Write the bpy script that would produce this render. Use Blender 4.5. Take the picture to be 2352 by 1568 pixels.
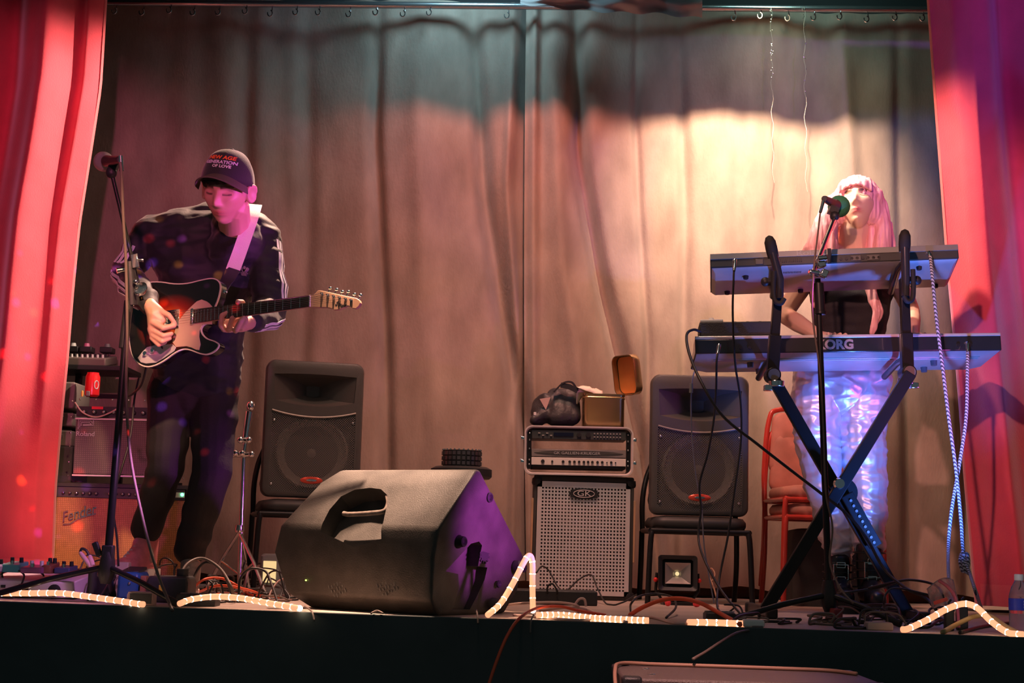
import bpy, bmesh, math, random
from mathutils import Vector, Matrix, Euler, noise
R = math.radians
random.seed(7)
SC = bpy.context.scene
COL = SC.collection
for _o in list(bpy.data.objects): bpy.data.objects.remove(_o)

# ---------------------------------------------------------------- camera
CAM_LOC = Vector((0, 0, 0.25))
FPX = 3500.0
CAM_ROT = (Matrix.Rotation(R(90 + 7.47), 3, 'X') @ Matrix.Rotation(R(1.6), 3, 'Z'))
cd = bpy.data.cameras.new('camera'); cam = bpy.data.objects.new('camera', cd); COL.objects.link(cam)
cd.sensor_width = 36; cd.lens = FPX / 2352 * 36; cd.clip_end = 60; cd.clip_start = 0.05
cam.matrix_world = Matrix.Translation(CAM_LOC) @ CAM_ROT.to_4x4()
SC.camera = cam

def ray(px, py):
    return CAM_ROT @ Vector(((px - 1176) / FPX, (784 - py) / FPX, -1))
def P(px, py, Y):
    d = ray(px, py); return CAM_LOC + d * (Y / d.y)
def F(px, py, z=0.0):
    d = ray(px, py); return CAM_LOC + d * ((z - CAM_LOC.z) / d.z)
def PL(px, py, o, n):
    d = ray(px, py); return CAM_LOC + d * ((o - CAM_LOC).dot(n) / d.dot(n))
def V(*a): return Vector(a)

# ---------------------------------------------------------------- world, exposure
W = bpy.data.worlds.new('world'); SC.world = W; W.use_nodes = True
W.node_tree.nodes['Background'].inputs[0].default_value = (0.32, 0.46, 0.47, 1)
W.node_tree.nodes['Background'].inputs[1].default_value = 0.100
vs = SC.view_settings; vs.view_transform = 'Standard'; vs.look = 'None'; vs.gamma = 1; vs.exposure = 0.45
vs.use_curve_mapping = False

# ---------------------------------------------------------------- lights
def aim(o, target):
    o.rotation_euler = (Vector(target) - o.location).to_track_quat('-Z', 'Y').to_euler()
def spot(name, loc, tgt, col, power, size, blend=0.5, rad=0.05):
    d = bpy.data.lights.new(name, 'SPOT'); o = bpy.data.objects.new(name, d); COL.objects.link(o)
    d.color = col; d.energy = power; d.spot_size = R(size); d.spot_blend = blend; d.shadow_soft_size = rad
    o.location = loc; aim(o, tgt); return o
def area(name, loc, tgt, col, power, sx, sy):
    d = bpy.data.lights.new(name, 'AREA'); o = bpy.data.objects.new(name, d); COL.objects.link(o)
    d.color = col; d.energy = power; d.shape = 'RECTANGLE'; d.size = sx; d.size_y = sy
    o.location = loc; aim(o, tgt); return o

spot('down_warm', (1.08, 6.30, 3.18), P(1730, 400, 7.6), (1.0, 0.69, 0.47), 500, 58, 1.0, 0.04)
spot('hair_key', (0.72, 6.05, 3.15), P(1960, 500, 6.32), (1.0, 0.80, 0.66), 150, 17, 0.8, 0.03)
spot('arch_warm', (1.35, 6.98, 3.10), P(1790, 420, 7.6), (1.0, 0.80, 0.48), 9, 100, 1.0, 0.06)
spot('down_red', (0.10, 6.25, 3.19), P(1290, 600, 7.6), (1.0, 0.28, 0.21), 120, 100, 1.0, 0.05)
spot('down_centre', (0.25, 5.62, 3.3), P(1330, 1050, 6.9), (1.0, 0.58, 0.42), 150, 76, 1.0, 0.2)
spot('down_left', (-0.95, 6.20, 3.2), P(640, 900, 7.6), (1.0, 0.46, 0.34), 10, 125, 1.0, 0.3)
spot('rim_left', (-0.70, 6.82, 2.95), (-1.12, 5.9, 1.2), (1.0, 0.58, 0.42), 480, 44, 0.8, 0.04)
spot('front_fill', (-0.3, 4.1, 3.6), P(1180, 1120, 6.6), (1.0, 0.58, 0.44), 34, 66, 1.0, 0.15)
spot('wedge_warm', (-0.66, 5.42, 3.1), P(915, 1120, 5.35), (1.0, 0.60, 0.42), 1700, 18, 0.9, 0.04)
spot('amp_warm', (-0.75, 3.4, 2.2), P(215, 1180, 6.7), (1.0, 0.54, 0.30), 380, 14, 0.9, 0.05)
spot('teal_spot', (-0.25, 7.0, 3.35), P(1080, 130, 7.6), (0.36, 0.68, 0.82), 36, 140, 1.0, 0.15)  # teal lamp added on the curtain to stand in for stage haze
spot('teal_right', (1.3, 7.0, 3.35), P(1850, 60, 7.6), (0.36, 0.72, 0.66), 12, 130, 1.0, 0.15)  # second added teal lamp, standing in for the haze at right
spot('curtain_left_spot', (-0.75, 1.0, 2.0), P(0, 640, 6.5), (1.0, 0.18, 0.38), 330, 27, 0.5, 0.06)
spot('curtain_right_spot', (0.2, 2.6, 2.3), P(2300, 820, 6.5), (1.0, 0.42, 0.36), 330, 30, 0.7, 0.04)
spot('purple_right_spot', (2.35, 3.6, 2.7), P(2290, 200, 6.5), (0.40, 0.10, 1.0), 110, 46, 0.8, 0.05)
spot('magenta_spot', (2.15, 5.05, 0.95), P(545, 470, 5.7), (1.0, 0.13, 0.92), 330, 11, 0.9, 0.03)
spot('magenta_low_spot', (1.20, 4.50, 0.12), P(560, 760, 5.7), (0.80, 0.16, 1.0), 60, 22, 0.9, 0.03)
spot('violet_low_spot', (0.95, 4.72, 0.40), P(1120, 1200, 5.3), (0.85, 0.10, 0.95), 110, 26, 0.8, 0.04)
spot('blue_floor_spot', (1.56, 5.36, 0.07), P(2005, 800, 6.05), (0.08, 0.22, 1.0), 125, 78, 0.7, 0.03)
spot('edge_left_spot', (0.20, 6.34, 2.75), P(180, 430, 6.56), (1.0, 0.72, 0.54), 650, 40, 0.7, 0.04)
spot('edge_right_spot', (0.55, 6.2, 2.7), P(2190, 560, 6.55), (1.0, 0.66, 0.46), 260, 50, 0.8, 0.04)
spot('magenta_side_spot', (2.3, 5.0, 0.5), P(1960, 860, 6.0), (1.0, 0.12, 0.85), 22, 34, 0.8, 0.04)
spot('subwoofer_spot', (0.1, 3.0, 2.2), (0.55, 4.2, -0.1), (1.0, 0.50, 0.44), 320, 20, 0.9, 0.05)  # added lamp that brightens the top of the subwoofer
spot('top_wash', (0.5, 3.4, 0.9), P(1420, -40, 7.4), (0.85, 0.85, 1.0), 12, 16, 0.9, 0.05)
spot('pedal_pink', (-1.10, 5.16, 0.55), P(70, 1335, 5.55), (0.95, 0.32, 0.95), 8, 80, 0.8, 0.03)
spot('bottle_spot', (1.2, 4.0, 0.6), P(2325, 1390, 5.0), (0.9, 0.75, 0.9), 8, 22, 0.8, 0.03)
# mirror-ball style projector that throws coloured dots over the left curtain and the amplifiers
_dots = spot('dot_projector', (-0.35, 3.2, 1.3), P(140, 900, 6.5), (1, 1, 1), 800, 26, 0.4, 0.004)
_dots.data.use_nodes = True
_nt = _dots.data.node_tree; _em = _nt.nodes['Emission']
_tc = _nt.nodes.new('ShaderNodeTexCoord'); _vo = _nt.nodes.new('ShaderNodeTexVoronoi'); _vo.inputs['Scale'].default_value = 38; _vo.inputs['Randomness'].default_value = .9
_nt.links.new(_tc.outputs['Normal'], _vo.inputs['Vector'])
_mr = _nt.nodes.new('ShaderNodeMapRange'); _mr.inputs[1].default_value = .30; _mr.inputs[2].default_value = .14; _nt.links.new(_vo.outputs['Distance'], _mr.inputs[0])
_sp = _nt.nodes.new('ShaderNodeSeparateColor'); _nt.links.new(_vo.outputs['Color'], _sp.inputs[0])
_cr = _nt.nodes.new('ShaderNodeValToRGB'); _cr.color_ramp.interpolation = 'CONSTANT'
_e = _cr.color_ramp.elements; _e[0].color = (0, 0, 0, 1); _e[1].position = .22; _e[1].color = (1, .03, .03, 1)
_k = _e.new(.58); _k.color = (.35, .08, 1, 1); _k = _e.new(.74); _k.color = (1, .30, .03, 1); _k = _e.new(.90); _k.color = (.8, .1, .7, 1)
_nt.links.new(_sp.outputs[0], _cr.inputs[0]); _mx = _nt.nodes.new('ShaderNodeMixRGB'); _mx.blend_type = 'MULTIPLY'; _mx.inputs[0].default_value = 1
_nt.links.new(_cr.outputs[0], _mx.inputs[1]); _nt.links.new(_mr.outputs[0], _mx.inputs[2]); _nt.links.new(_mx.outputs[0], _em.inputs['Color'])

# ---------------------------------------------------------------- materials
MATS = {}
def mat(name, col, rough=0.6, metal=0.0, noise_amt=0.0, noise_scale=20.0, bump=0.0, bump_scale=120.0, spec=0.5,
        emit=None, estr=0.0, trans=0.0, alpha=1.0, coat=0.0, sheen=0.0, stretch=None, ior=1.45, aniso=None):
    if name in MATS: return MATS[name]
    m = bpy.data.materials.new(name); m.use_nodes = True; nt = m.node_tree; b = nt.nodes['Principled BSDF']
    c = tuple(col) + (1,)
    b.inputs['Base Color'].default_value = c; b.inputs['Roughness'].default_value = rough
    b.inputs['Metallic'].default_value = metal; b.inputs['Specular IOR Level'].default_value = spec
    b.inputs['Transmission Weight'].default_value = trans; b.inputs['Alpha'].default_value = alpha
    b.inputs['Coat Weight'].default_value = coat; b.inputs['Sheen Weight'].default_value = sheen
    b.inputs['IOR'].default_value = ior
    if emit: b.inputs['Emission Color'].default_value = tuple(emit) + (1,); b.inputs['Emission Strength'].default_value = estr
    tc = nt.nodes.new('ShaderNodeTexCoord'); src = tc.outputs['Object']
    if stretch:
        mp = nt.nodes.new('ShaderNodeMapping'); mp.inputs['Scale'].default_value = stretch
        nt.links.new(src, mp.inputs[0]); src = mp.outputs[0]
    n = nt.nodes.new('ShaderNodeTexNoise'); n.inputs['Scale'].default_value = noise_scale; n.inputs['Detail'].default_value = 6
    nt.links.new(src, n.inputs['Vector'])
    r = nt.nodes.new('ShaderNodeValToRGB')
    a = max(noise_amt, 0.04)
    r.color_ramp.elements[0].position = 0.3; r.color_ramp.elements[1].position = 0.72
    r.color_ramp.elements[0].color = tuple(x * (1 - a) for x in col) + (1,)
    r.color_ramp.elements[1].color = tuple(min(1, x * (1 + a)) for x in col) + (1,)
    nt.links.new(n.outputs['Fac'], r.inputs[0]); nt.links.new(r.outputs[0], b.inputs['Base Color'])
    if bump > 0:
        n2 = nt.nodes.new('ShaderNodeTexNoise'); n2.inputs['Scale'].default_value = bump_scale; n2.inputs['Detail'].default_value = 3
        nt.links.new(src, n2.inputs['Vector'])
        bp = nt.nodes.new('ShaderNodeBump'); bp.inputs['Strength'].default_value = bump; bp.inputs['Distance'].default_value = 0.004
        nt.links.new(n2.outputs['Fac'], bp.inputs['Height']); nt.links.new(bp.outputs[0], b.inputs['Normal'])
    MATS[name] = m
    return m

M_black = mat('black_plastic', (0.022, 0.022, 0.024), 0.45, bump=0.2, bump_scale=400)
M_tolex = mat('black_tolex', (0.045, 0.043, 0.041), 0.6, bump=0.6, bump_scale=500)
M_blackmetal = mat('black_metal', (0.012, 0.012, 0.013), 0.36, spec=0.35)
M_chrome = mat('chrome', (0.75, 0.75, 0.75), 0.16, 1.0)
M_rubber = mat('black_rubber', (0.018, 0.018, 0.018), 0.75)
M_grey = mat('grey_plastic', (0.20, 0.20, 0.20), 0.5)
M_white = mat('white_plastic', (0.75, 0.73, 0.70), 0.45)
M_cable = mat('black_cable', (0.025, 0.023, 0.024), 0.42)
M_silver = mat('silver_paint', (0.50, 0.50, 0.50), 0.42, 0.55, bump=0.05, bump_scale=300)

# ---------------------------------------------------------------- mesh builder
class MB:
    def __init__(s): s.v = []; s.f = []; s.mi = []; s.k = 0; s.M = Matrix.Identity(4)
    def add(s, vs_, fs_, M=None):
        T = s.M @ M if M is not None else s.M
        n = len(s.v); s.v += [T @ Vector(v) for v in vs_]
        s.f += [tuple(i + n for i in f) for f in fs_]; s.mi += [s.k] * len(fs_)
        return s
    def box(s, c, d, M=None, rot=None):
        x, y, z = d[0] / 2, d[1] / 2, d[2] / 2
        v = [Vector((a * x, b * y, e * z)) for a in (-1, 1) for b in (-1, 1) for e in (-1, 1)]
        T = Matrix.Translation(c)
        if rot is not None: T = T @ Euler(rot).to_matrix().to_4x4()
        return s.add([T @ q for q in v], [(0, 1, 3, 2), (4, 6, 7, 5), (0, 4, 5, 1), (2, 3, 7, 6), (0, 2, 6, 4), (1, 5, 7, 3)], M)
    def prism(s, poly, t0, t1, M=None):
        """poly of (x,y) extruded along z from t0 to t1"""
        n = len(poly)
        v = [(p[0], p[1], t0) for p in poly] + [(p[0], p[1], t1) for p in poly]
        f = [tuple(range(n - 1, -1, -1)), tuple(range(n, 2 * n))] + [(i, (i + 1) % n, n + (i + 1) % n, n + i) for i in range(n)]
        return s.add(v, f, M)
    def loft(s, rings, cap=True, closed=True, M=None):
        n = len(rings[0]); v = [p for r in rings for p in r]; f = []
        for j in range(len(rings) - 1):
            for i in range(n if closed else n - 1):
                a = j * n + i; b = j * n + (i + 1) % n
                f.append((a, b, b + n, a + n))
        if cap: f.append(tuple(range(n - 1, -1, -1))); f.append(tuple(range((len(rings) - 1) * n, len(rings) * n)))
        return s.add(v, f, M)
    def tube(s, pts, r, seg=8, M=None, cap=True, flat=1.0):
        pts = [Vector(p) for p in pts]; m = len(pts)
        rr = r if isinstance(r, (list, tuple)) else [r] * m
        rings = []; up = None
        for i in range(m):
            t = (pts[min(i + 1, m - 1)] - pts[max(i - 1, 0)])
            t = t.normalized() if t.length > 1e-9 else Vector((0, 0, 1))
            if up is None:
                up = Vector((0, 0, 1)) if abs(t.z) < 0.9 else Vector((1, 0, 0))
            a = (up - t * up.dot(t)); a = a.normalized() if a.length > 1e-6 else t.orthogonal().normalized()
            b = t.cross(a); up = a
            rings.append([pts[i] + a * (math.cos(2 * math.pi * k / seg) * rr[i] * flat) + b * (math.sin(2 * math.pi * k / seg) * rr[i]) for k in range(seg)])
        return s.loft(rings, cap, True, M)
    def cyl(s, p0, p1, r0, r1=None, seg=16, M=None):
        return s.tube([p0, p1], [r0, r0 if r1 is None else r1], seg, M)
    def lathe(s, prof, seg=24, M=None, sx=1, sy=1):
        """prof of (radius, z)"""
        rings = [[Vector((max(r, 1e-5) * math.cos(2 * math.pi * k / seg) * sx, max(r, 1e-5) * math.sin(2 * math.pi * k / seg) * sy, z)) for k in range(seg)] for r, z in prof]
        return s.loft(rings, True, True, M)
    def ball(s, c, r, seg=16, rings=10, M=None):
        rr = (r, r, r) if not isinstance(r, (tuple, list)) else r
        T = Matrix.Translation(c) @ Matrix.Diagonal((rr[0], rr[1], rr[2], 1))
        if M is not None: T = M @ T
        return s.lathe([(math.sin(math.pi * j / rings), -math.cos(math.pi * j / rings)) for j in range(rings + 1)], seg, T)
    def ribbon(s, pts, wdir, w, t):
        """flat strap along pts; wdir = list of width vectors, w half width, t thickness"""
        pts = [Vector(p) for p in pts]; m = len(pts); rings = []
        for i in range(m):
            tg = (pts[min(i + 1, m - 1)] - pts[max(i - 1, 0)]).normalized()
            wd = Vector(wdir[i] if isinstance(wdir, list) else wdir); wd = (wd - tg * wd.dot(tg)).normalized()
            n = tg.cross(wd); ww = w[i] if isinstance(w, list) else w
            rings.append([pts[i] + wd * ww + n * t / 2, pts[i] - wd * ww + n * t / 2, pts[i] - wd * ww - n * t / 2, pts[i] + wd * ww - n * t / 2])
        return s.loft(rings)

def spline(pts, n=8):
    pts = [Vector(p) for p in pts]
    if len(pts) < 3: return pts
    q = [pts[0] * 2 - pts[1]] + pts + [pts[-1] * 2 - pts[-2]]; out = []
    for i in range(1, len(q) - 2):
        for k in range(n):
            t = k / n; a, b, c, d = q[i - 1], q[i], q[i + 1], q[i + 2]
            out.append(0.5 * ((2 * b) + (c - a) * t + (2 * a - 5 * b + 4 * c - d) * t * t + (3 * b - a - 3 * c + d) * t ** 3))
    out.append(pts[-1]); return out

def rrect(w, h, r, seg=5):
    out = []
    for cx, cy, a0 in ((w / 2 - r, h / 2 - r, 0), (-w / 2 + r, h / 2 - r, 90), (-w / 2 + r, -h / 2 + r, 180), (w / 2 - r, -h / 2 + r, 270)):
        for k in range(seg + 1):
            a = R(a0 + 90 * k / seg); out.append((cx + r * math.cos(a), cy + r * math.sin(a)))
    return out

def obj(name, mb, m, parent=None, bevel=0.0, bseg=2, smooth=True, angle=40, world=False, sub=0, **props):
    me = bpy.data.meshes.new(name)
    vv = mb.v
    if world and parent is not None:
        iw = wm(parent).inverted(); vv = [iw @ v for v in vv]
    me.from_pydata([tuple(v) for v in vv], [], mb.f)
    ms = m if isinstance(m, (list, tuple)) else [m]
    for q in ms: me.materials.append(q)
    if len(ms) > 1:
        for p, i in zip(me.polygons, mb.mi): p.material_index = i
    if smooth:
        me.polygons.foreach_set('use_smooth', [True] * len(me.polygons))
        if angle < 179: me.set_sharp_from_angle(angle=R(angle))
    me.update()
    bm = bmesh.new(); bm.from_mesh(me); bmesh.ops.recalc_face_normals(bm, faces=bm.faces); bm.to_mesh(me); bm.free()
    o = bpy.data.objects.new(name, me); COL.objects.link(o)
    if parent is not None: o.parent = parent
    if bevel > 0:
        b = o.modifiers.new('bevel', 'BEVEL'); b.width = bevel; b.segments = bseg; b.limit_method = 'ANGLE'; b.angle_limit = R(35)
        b.harden_normals = False
    if sub:
        b = o.modifiers.new('sub', 'SUBSURF'); b.levels = sub; b.render_levels = sub
    for k, v in props.items(): o[k] = v
    return o
_WM = {}
def wm(o):
    M = o.matrix_basis.copy(); p = o.parent
    while p is not None: M = p.matrix_basis @ M; p = p.parent
    return M
def thing(name, label, cat, loc=(0, 0, 0), rot=(0, 0, 0), group=None, M=None):
    o = bpy.data.objects.new(name, None); COL.objects.link(o); o.empty_display_size = 0.1
    if M is not None: o.matrix_basis = M
    else: o.location = loc; o.rotation_euler = rot
    o['label'] = label; o['category'] = cat
    if group: o['group'] = group
    return o
def tag(o, label, cat, group=None, kind=None):
    o['label'] = label; o['category'] = cat
    if group: o['group'] = group
    if kind: o['kind'] = kind
    return o
def struct(name, mb, m, **k): return obj(name, mb, m, kind='structure', **k)
def frame(o, x, z=None, y=None):
    """matrix with origin o, x axis along x, z axis near z"""
    x = Vector(x).normalized(); z = Vector(z); z = (z - x * z.dot(x)).normalized(); y = z.cross(x)
    M = Matrix((x, y, z)).transposed().to_4x4(); M.translation = Vector(o); return M
def text(name, body, parent, M, size, depth, m, align='CENTER', sx=1.0, shear=0.0, bold=0.0):
    """solid lettering; M local matrix (text lies in its xy plane)"""
    c = bpy.data.curves.new(name, 'FONT'); c.body = body; c.size = size; c.extrude = depth; c.align_x = align; c.align_y = 'CENTER'; c.resolution_u = 3
    c.shear = shear; c.offset = bold
    t = bpy.data.objects.new('tmp_text', c); COL.objects.link(t)
    dg = bpy.context.evaluated_depsgraph_get(); me = bpy.data.meshes.new_from_object(t.evaluated_get(dg)); bpy.data.objects.remove(t)
    me.name = name; me.transform(Matrix.Diagonal((sx, 1, 1, 1))); me.transform(M); me.materials.clear(); me.materials.append(m)
    o = bpy.data.objects.new(name, me); COL.objects.link(o); o.parent = parent
    return o
def boolcut(o, mb, op='DIFFERENCE'):
    c = obj('tmp_cut', mb, M_black, smooth=False); c.parent = o.parent; c.matrix_basis = o.matrix_basis.copy()
    b = o.modifiers.new('cut', 'BOOLEAN'); b.operation = op; b.object = c; b.solver = 'EXACT'
    dg = bpy.context.evaluated_depsgraph_get(); dg.update()
    me = bpy.data.meshes.new_from_object(o.evaluated_get(dg)); o.modifiers.clear(); o.data = me
    bpy.data.objects.remove(c)
    me.polygons.foreach_set('use_smooth', [True] * len(me.polygons)); me.set_sharp_from_angle(angle=R(35))
    return o
def sphere_pts(c, r, n=10):
    out = []; c = Vector(c); rr = r if isinstance(r, (tuple, list)) else (r, r, r)
    for j in range(n + 1):
        a = math.pi * j / n
        for k in range(2 * n if 0 < j < n else 1):
            b = math.pi * k / n
            out.append(c + Vector((rr[0] * math.sin(a) * math.cos(b), rr[1] * math.sin(a) * math.sin(b), rr[2] * math.cos(a))))
    return out
def hull_into(bm, pts):
    vs_ = [bm.verts.new(p) for p in pts]
    r = bmesh.ops.convex_hull(bm, input=vs_)
    dead = set(g for g in r['geom_interior'] + r['geom_unused'] if isinstance(g, bmesh.types.BMVert))
    for v in dead:
        if v.is_valid: bm.verts.remove(v)
def blob(name, items, voxel, m, parent, smooth=3, disp=None, color=None, extra=None, n=8):
    """one continuous skin grown over rounded limbs: items are lists of (point, radius) hulled together"""
    bm = bmesh.new()
    for it in items:
        b2 = bmesh.new(); pts = []
        for p, r in it: pts += sphere_pts(p, r, n)
        hull_into(b2, pts); me = bpy.data.meshes.new('t'); b2.to_mesh(me); b2.free(); bm.from_mesh(me); bpy.data.meshes.remove(me)
    if extra:
        for e in extra: bm.from_mesh(e)
    me = bpy.data.meshes.new(name); bm.to_mesh(me); bm.free()
    o = bpy.data.objects.new(name, me); COL.objects.link(o)
    r = o.modifiers.new('r', 'REMESH'); r.mode = 'VOXEL'; r.voxel_size = voxel; r.use_smooth_shade = True
    if smooth: s = o.modifiers.new('s', 'SMOOTH'); s.factor = 0.5; s.iterations = smooth
    dg = bpy.context.evaluated_depsgraph_get(); dg.update()
    me = bpy.data.meshes.new_from_object(o.evaluated_get(dg)); o.modifiers.clear()
    if disp:
        cs = [(v.co.copy(), v.normal.copy()) for v in me.vertices]; buf = []
        for c_, n_ in cs: buf += (c_ + disp(c_, n_))[:]
        me.vertices.foreach_set('co', buf); me.update()
    if parent is not None: me.transform(wm(parent).inverted())
    me.polygons.foreach_set('use_smooth', [True] * len(me.polygons))
    me.materials.clear(); ms = m if isinstance(m, (list, tuple)) else [m]
    for q in ms: me.materials.append(q)
    o.data = me; o.name = name; o.parent = parent
    return o
# ================================================================ the setting
ZG = -1.15
def edgeY(x): return 4.98 - 0.145 * x
M_floor = mat('stage_paint', (0.46, 0.36, 0.30), 0.5, noise_amt=0.25, noise_scale=3.0, bump=0.15, bump_scale=60)
M_fascia = mat('black_fascia', (0.075, 0.088, 0.088), 0.9, noise_amt=0.15, noise_scale=4)
M_wall = mat('dark_wall', (0.05, 0.05, 0.055), 0.9)
M_skirt = mat('timber_skirting', (0.45, 0.22, 0.12), 0.6, noise_amt=0.3, noise_scale=6, stretch=(0.3, 1, 3))

mb = MB(); mb.prism([(-3.4, edgeY(-3.4)), (3.4, edgeY(3.4)), (3.4, 7.9), (-3.4, 7.9)], -0.06, 0.0)
struct('floor', mb, M_floor)
mb = MB(); mb.prism([(-3.4, edgeY(-3.4) + .03), (3.4, edgeY(3.4) + .03), (3.4, edgeY(3.4) + .10), (-3.4, edgeY(-3.4) + .10)], ZG, -0.06)
struct('wall_front', mb, M_fascia)
# dark lip strip along the edge
mb = MB(); mb.prism([(-3.4, edgeY(-3.4) - .012), (3.4, edgeY(3.4) - .012), (3.4, edgeY(3.4) + 0.0), (-3.4, edgeY(-3.4) + 0.0)], ZG, 0.003)
struct('trim_1', mb, M_fascia, bevel=0.003)
mb = MB(); mb.box((0, 1.5, ZG - .05), (12, 13, .1)); struct('floor_hall', mb, M_wall)
mb = MB(); mb.box((0, 7.95, 1.1), (6.8, .1, 4.5)); struct('wall_back', mb, M_wall)
mb = MB(); mb.box((-3.45, 6.4, 1.1), (.1, 3.2, 4.5)); struct('wall_left', mb, M_wall)
mb = MB(); mb.box((3.45, 6.4, 1.1), (.1, 3.2, 4.5)); struct('wall_right', mb, M_wall)
mb = MB(); mb.box((0, 6.4, 3.55), (6.8, 3.2, .1)); struct('ceiling', mb, M_wall)
mb = MB(); mb.box((0, 7.885, .045), (6.7, .03, .09)); struct('baseboard_back', mb, M_skirt, bevel=.004)

# ---------------------------------------------------------------- curtains
def curtain_surf(x0, x1, z0f, z1, nx, nz, depth, thick=0.004):
    mb = MB(); v = []; f = []
    for j in range(nz + 1):
        w = j / nz
        for i in range(nx + 1):
            u = i / nx
            X0 = x0(w) if callable(x0) else x0; X1 = x1(w) if callable(x1) else x1
            x = X0 + (X1 - X0) * u
            z0 = z0f(x) if callable(z0f) else z0f
            z = z0 + (z1 - z0) * w
            v.append((x, depth(u, x, w, z), z))
    for j in range(nz):
        for i in range(nx):
            a = j * (nx + 1) + i; f.append((a, a + 1, a + nx + 2, a + nx + 1))
    return mb.add(v, f)
M_back = mat('grey_brown_velour', (0.330, 0.262, 0.215), 0.92, noise_amt=0.22, noise_scale=7, bump=0.5, bump_scale=90, sheen=0.25, spec=0.15, stretch=(1, 1, 0.45))
FOLDS = []
def px_fold(pts, w, d):   # a fold that follows points seen on the cloth
    q = [P(a, b, 7.62) for a, b in pts]; FOLDS.append((sorted([(p.z, p.x) for p in q]), w, d))
px_fold([(1325, 40), (1330, 350), (1375, 620), (1440, 880), (1500, 1150), (1520, 1340)], .040, .13)
px_fold([(1090, 40), (1110, 420), (1150, 700), (1200, 950), (1225, 1100)], .045, .11)
px_fold([(1180, 100), (1165, 430), (1190, 800)], .025, -.05)
px_fold([(700, 60), (705, 500), (690, 900)], .05, .035)
px_fold([(860, 300), (885, 800), (890, 1150)], .035, .060)
px_fold([(560, 300), (575, 800)], .05, .03)
px_fold([(1460, 250), (1470, 500), (1490, 800)], .02, .03)
px_fold([(1930, 100), (1960, 500), (1975, 1000), (1960, 1350)], .05, -.05)
px_fold([(2060, 80), (2070, 500), (2085, 1000)], .035, .045)
px_fold([(1560, 80), (1575, 500), (1570, 900)], .03, .035)
px_fold([(2190, 300), (2215, 1000)], .035, .06)
px_fold([(1700, 80), (1690, 500)], .05, .02)
px_fold([(1270, 200), (1290, 600), (1350, 1000)], .05, -.05)
px_fold([(960, 300), (1000, 1000)], .06, -.03)
def fold_d(x, z):
    s = 0
    for pts, w, d in FOLDS:
        if z <= pts[0][0]: c = pts[0][1]
        elif z >= pts[-1][0]: c = pts[-1][1]
        else:
            for (za, xa), (zb, xb) in zip(pts, pts[1:]):
                if za <= z <= zb: c = xa + (xb - xa) * (z - za) / (zb - za); break
        if abs(x - c) < 4 * w: s += d * math.exp(-((x - c) / w) ** 2)
    return s * min(1, .3 + max(0, 2.95 - z) / .9)
def back_depth(off):
    def g(u, x, w, z):
        n = noise.noise(Vector((x * 1.3 + off, z * .35, 3.1)))
        y = 7.62 + .016 * math.sin(x * 9.3 + 1.6 * math.sin(x * 2.1) + n * 2.5) * (0.5 + .5 * w) + .006 * math.sin(x * 25 + n * 7) + n * .05
        y += .006 * noise.noise(Vector((x * 6, z * 5, 9)))
        return min(y + fold_d(x, z), 7.86)
    return g
xs = P(1213, 600, 7.62).x
hem = lambda x: .045 + .012 * math.sin(x * 7) + .006 * math.sin(x * 23)
def seamL(w): return xs + .015 - .03 * w + .05 * (1 - w) ** 2
def seamR(w): return xs - .015 - .03 * w + .05 * (1 - w) ** 2
gL = back_depth(0); gR = back_depth(5)
def dL(u, x, w, z):
    e = max(0, 1 - (1 - u) / .035)
    return gL(u, x, w, z) + .07 * e * e
def dR(u, x, w, z):
    e = max(0, 1 - u / .02)
    return gR(u, x, w, z) - .05 * math.exp(-(((u - .015) / .008) ** 2)) - .02
o = obj('backdrop_curtain', curtain_surf(-3.2, seamL, hem, 3.01, 420, 60, dL), M_back, angle=180)
tag(o, 'grey-brown backdrop curtain panel hanging behind the guitarist, from far left to the dark seam', 'curtain', 'backdrop curtain panels')
o = obj('backdrop_curtain', curtain_surf(seamR, 3.2, hem, 3.01, 420, 60, dR), M_back, angle=180)
tag(o, 'grey-brown backdrop curtain panel hanging behind the keyboard player, lit warm at upper right', 'curtain', 'backdrop curtain panels')
# seam piping that runs down the overlap
# rail with hooks
rail = thing('curtain_rail', 'grey metal pipe along the top of the backdrop with a row of small hooks', 'rail', P(1180, 14, 7.5))
mb = MB(); mb.cyl(P(-60, 3, 7.5) , P(2500, 26, 7.5), .018, seg=12)
obj('pipe', mb, mat('galvanised_pipe', (0.55, 0.55, 0.57), .25, .9), rail, world=True)
hx = [262, 325, 388, 442, 500, 562, 620, 678, 730, 800, 862, 925, 1685, 1745, 1808, 1868, 1928, 1990, 2055, 2118, 1164, 985]
for i, x in enumerate(hx):
    p = P(x, 22 + (x / 2352) * 22 + 3 * math.sin(i * 2.3), 7.48)
    mb = MB(); mb.tube([p + Vector((.012 * math.cos(a), 0, .016 * math.sin(a))) for a in [R(-200 + 20 * k) for k in range(15)]], .0035, 6)
    mb.cyl(p + V(.010, 0, .012), V(p.x + .008, 7.5, p.z + .05), .003, seg=6)
    obj('curtain_hook', mb, M_chrome, rail, world=True)

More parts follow.
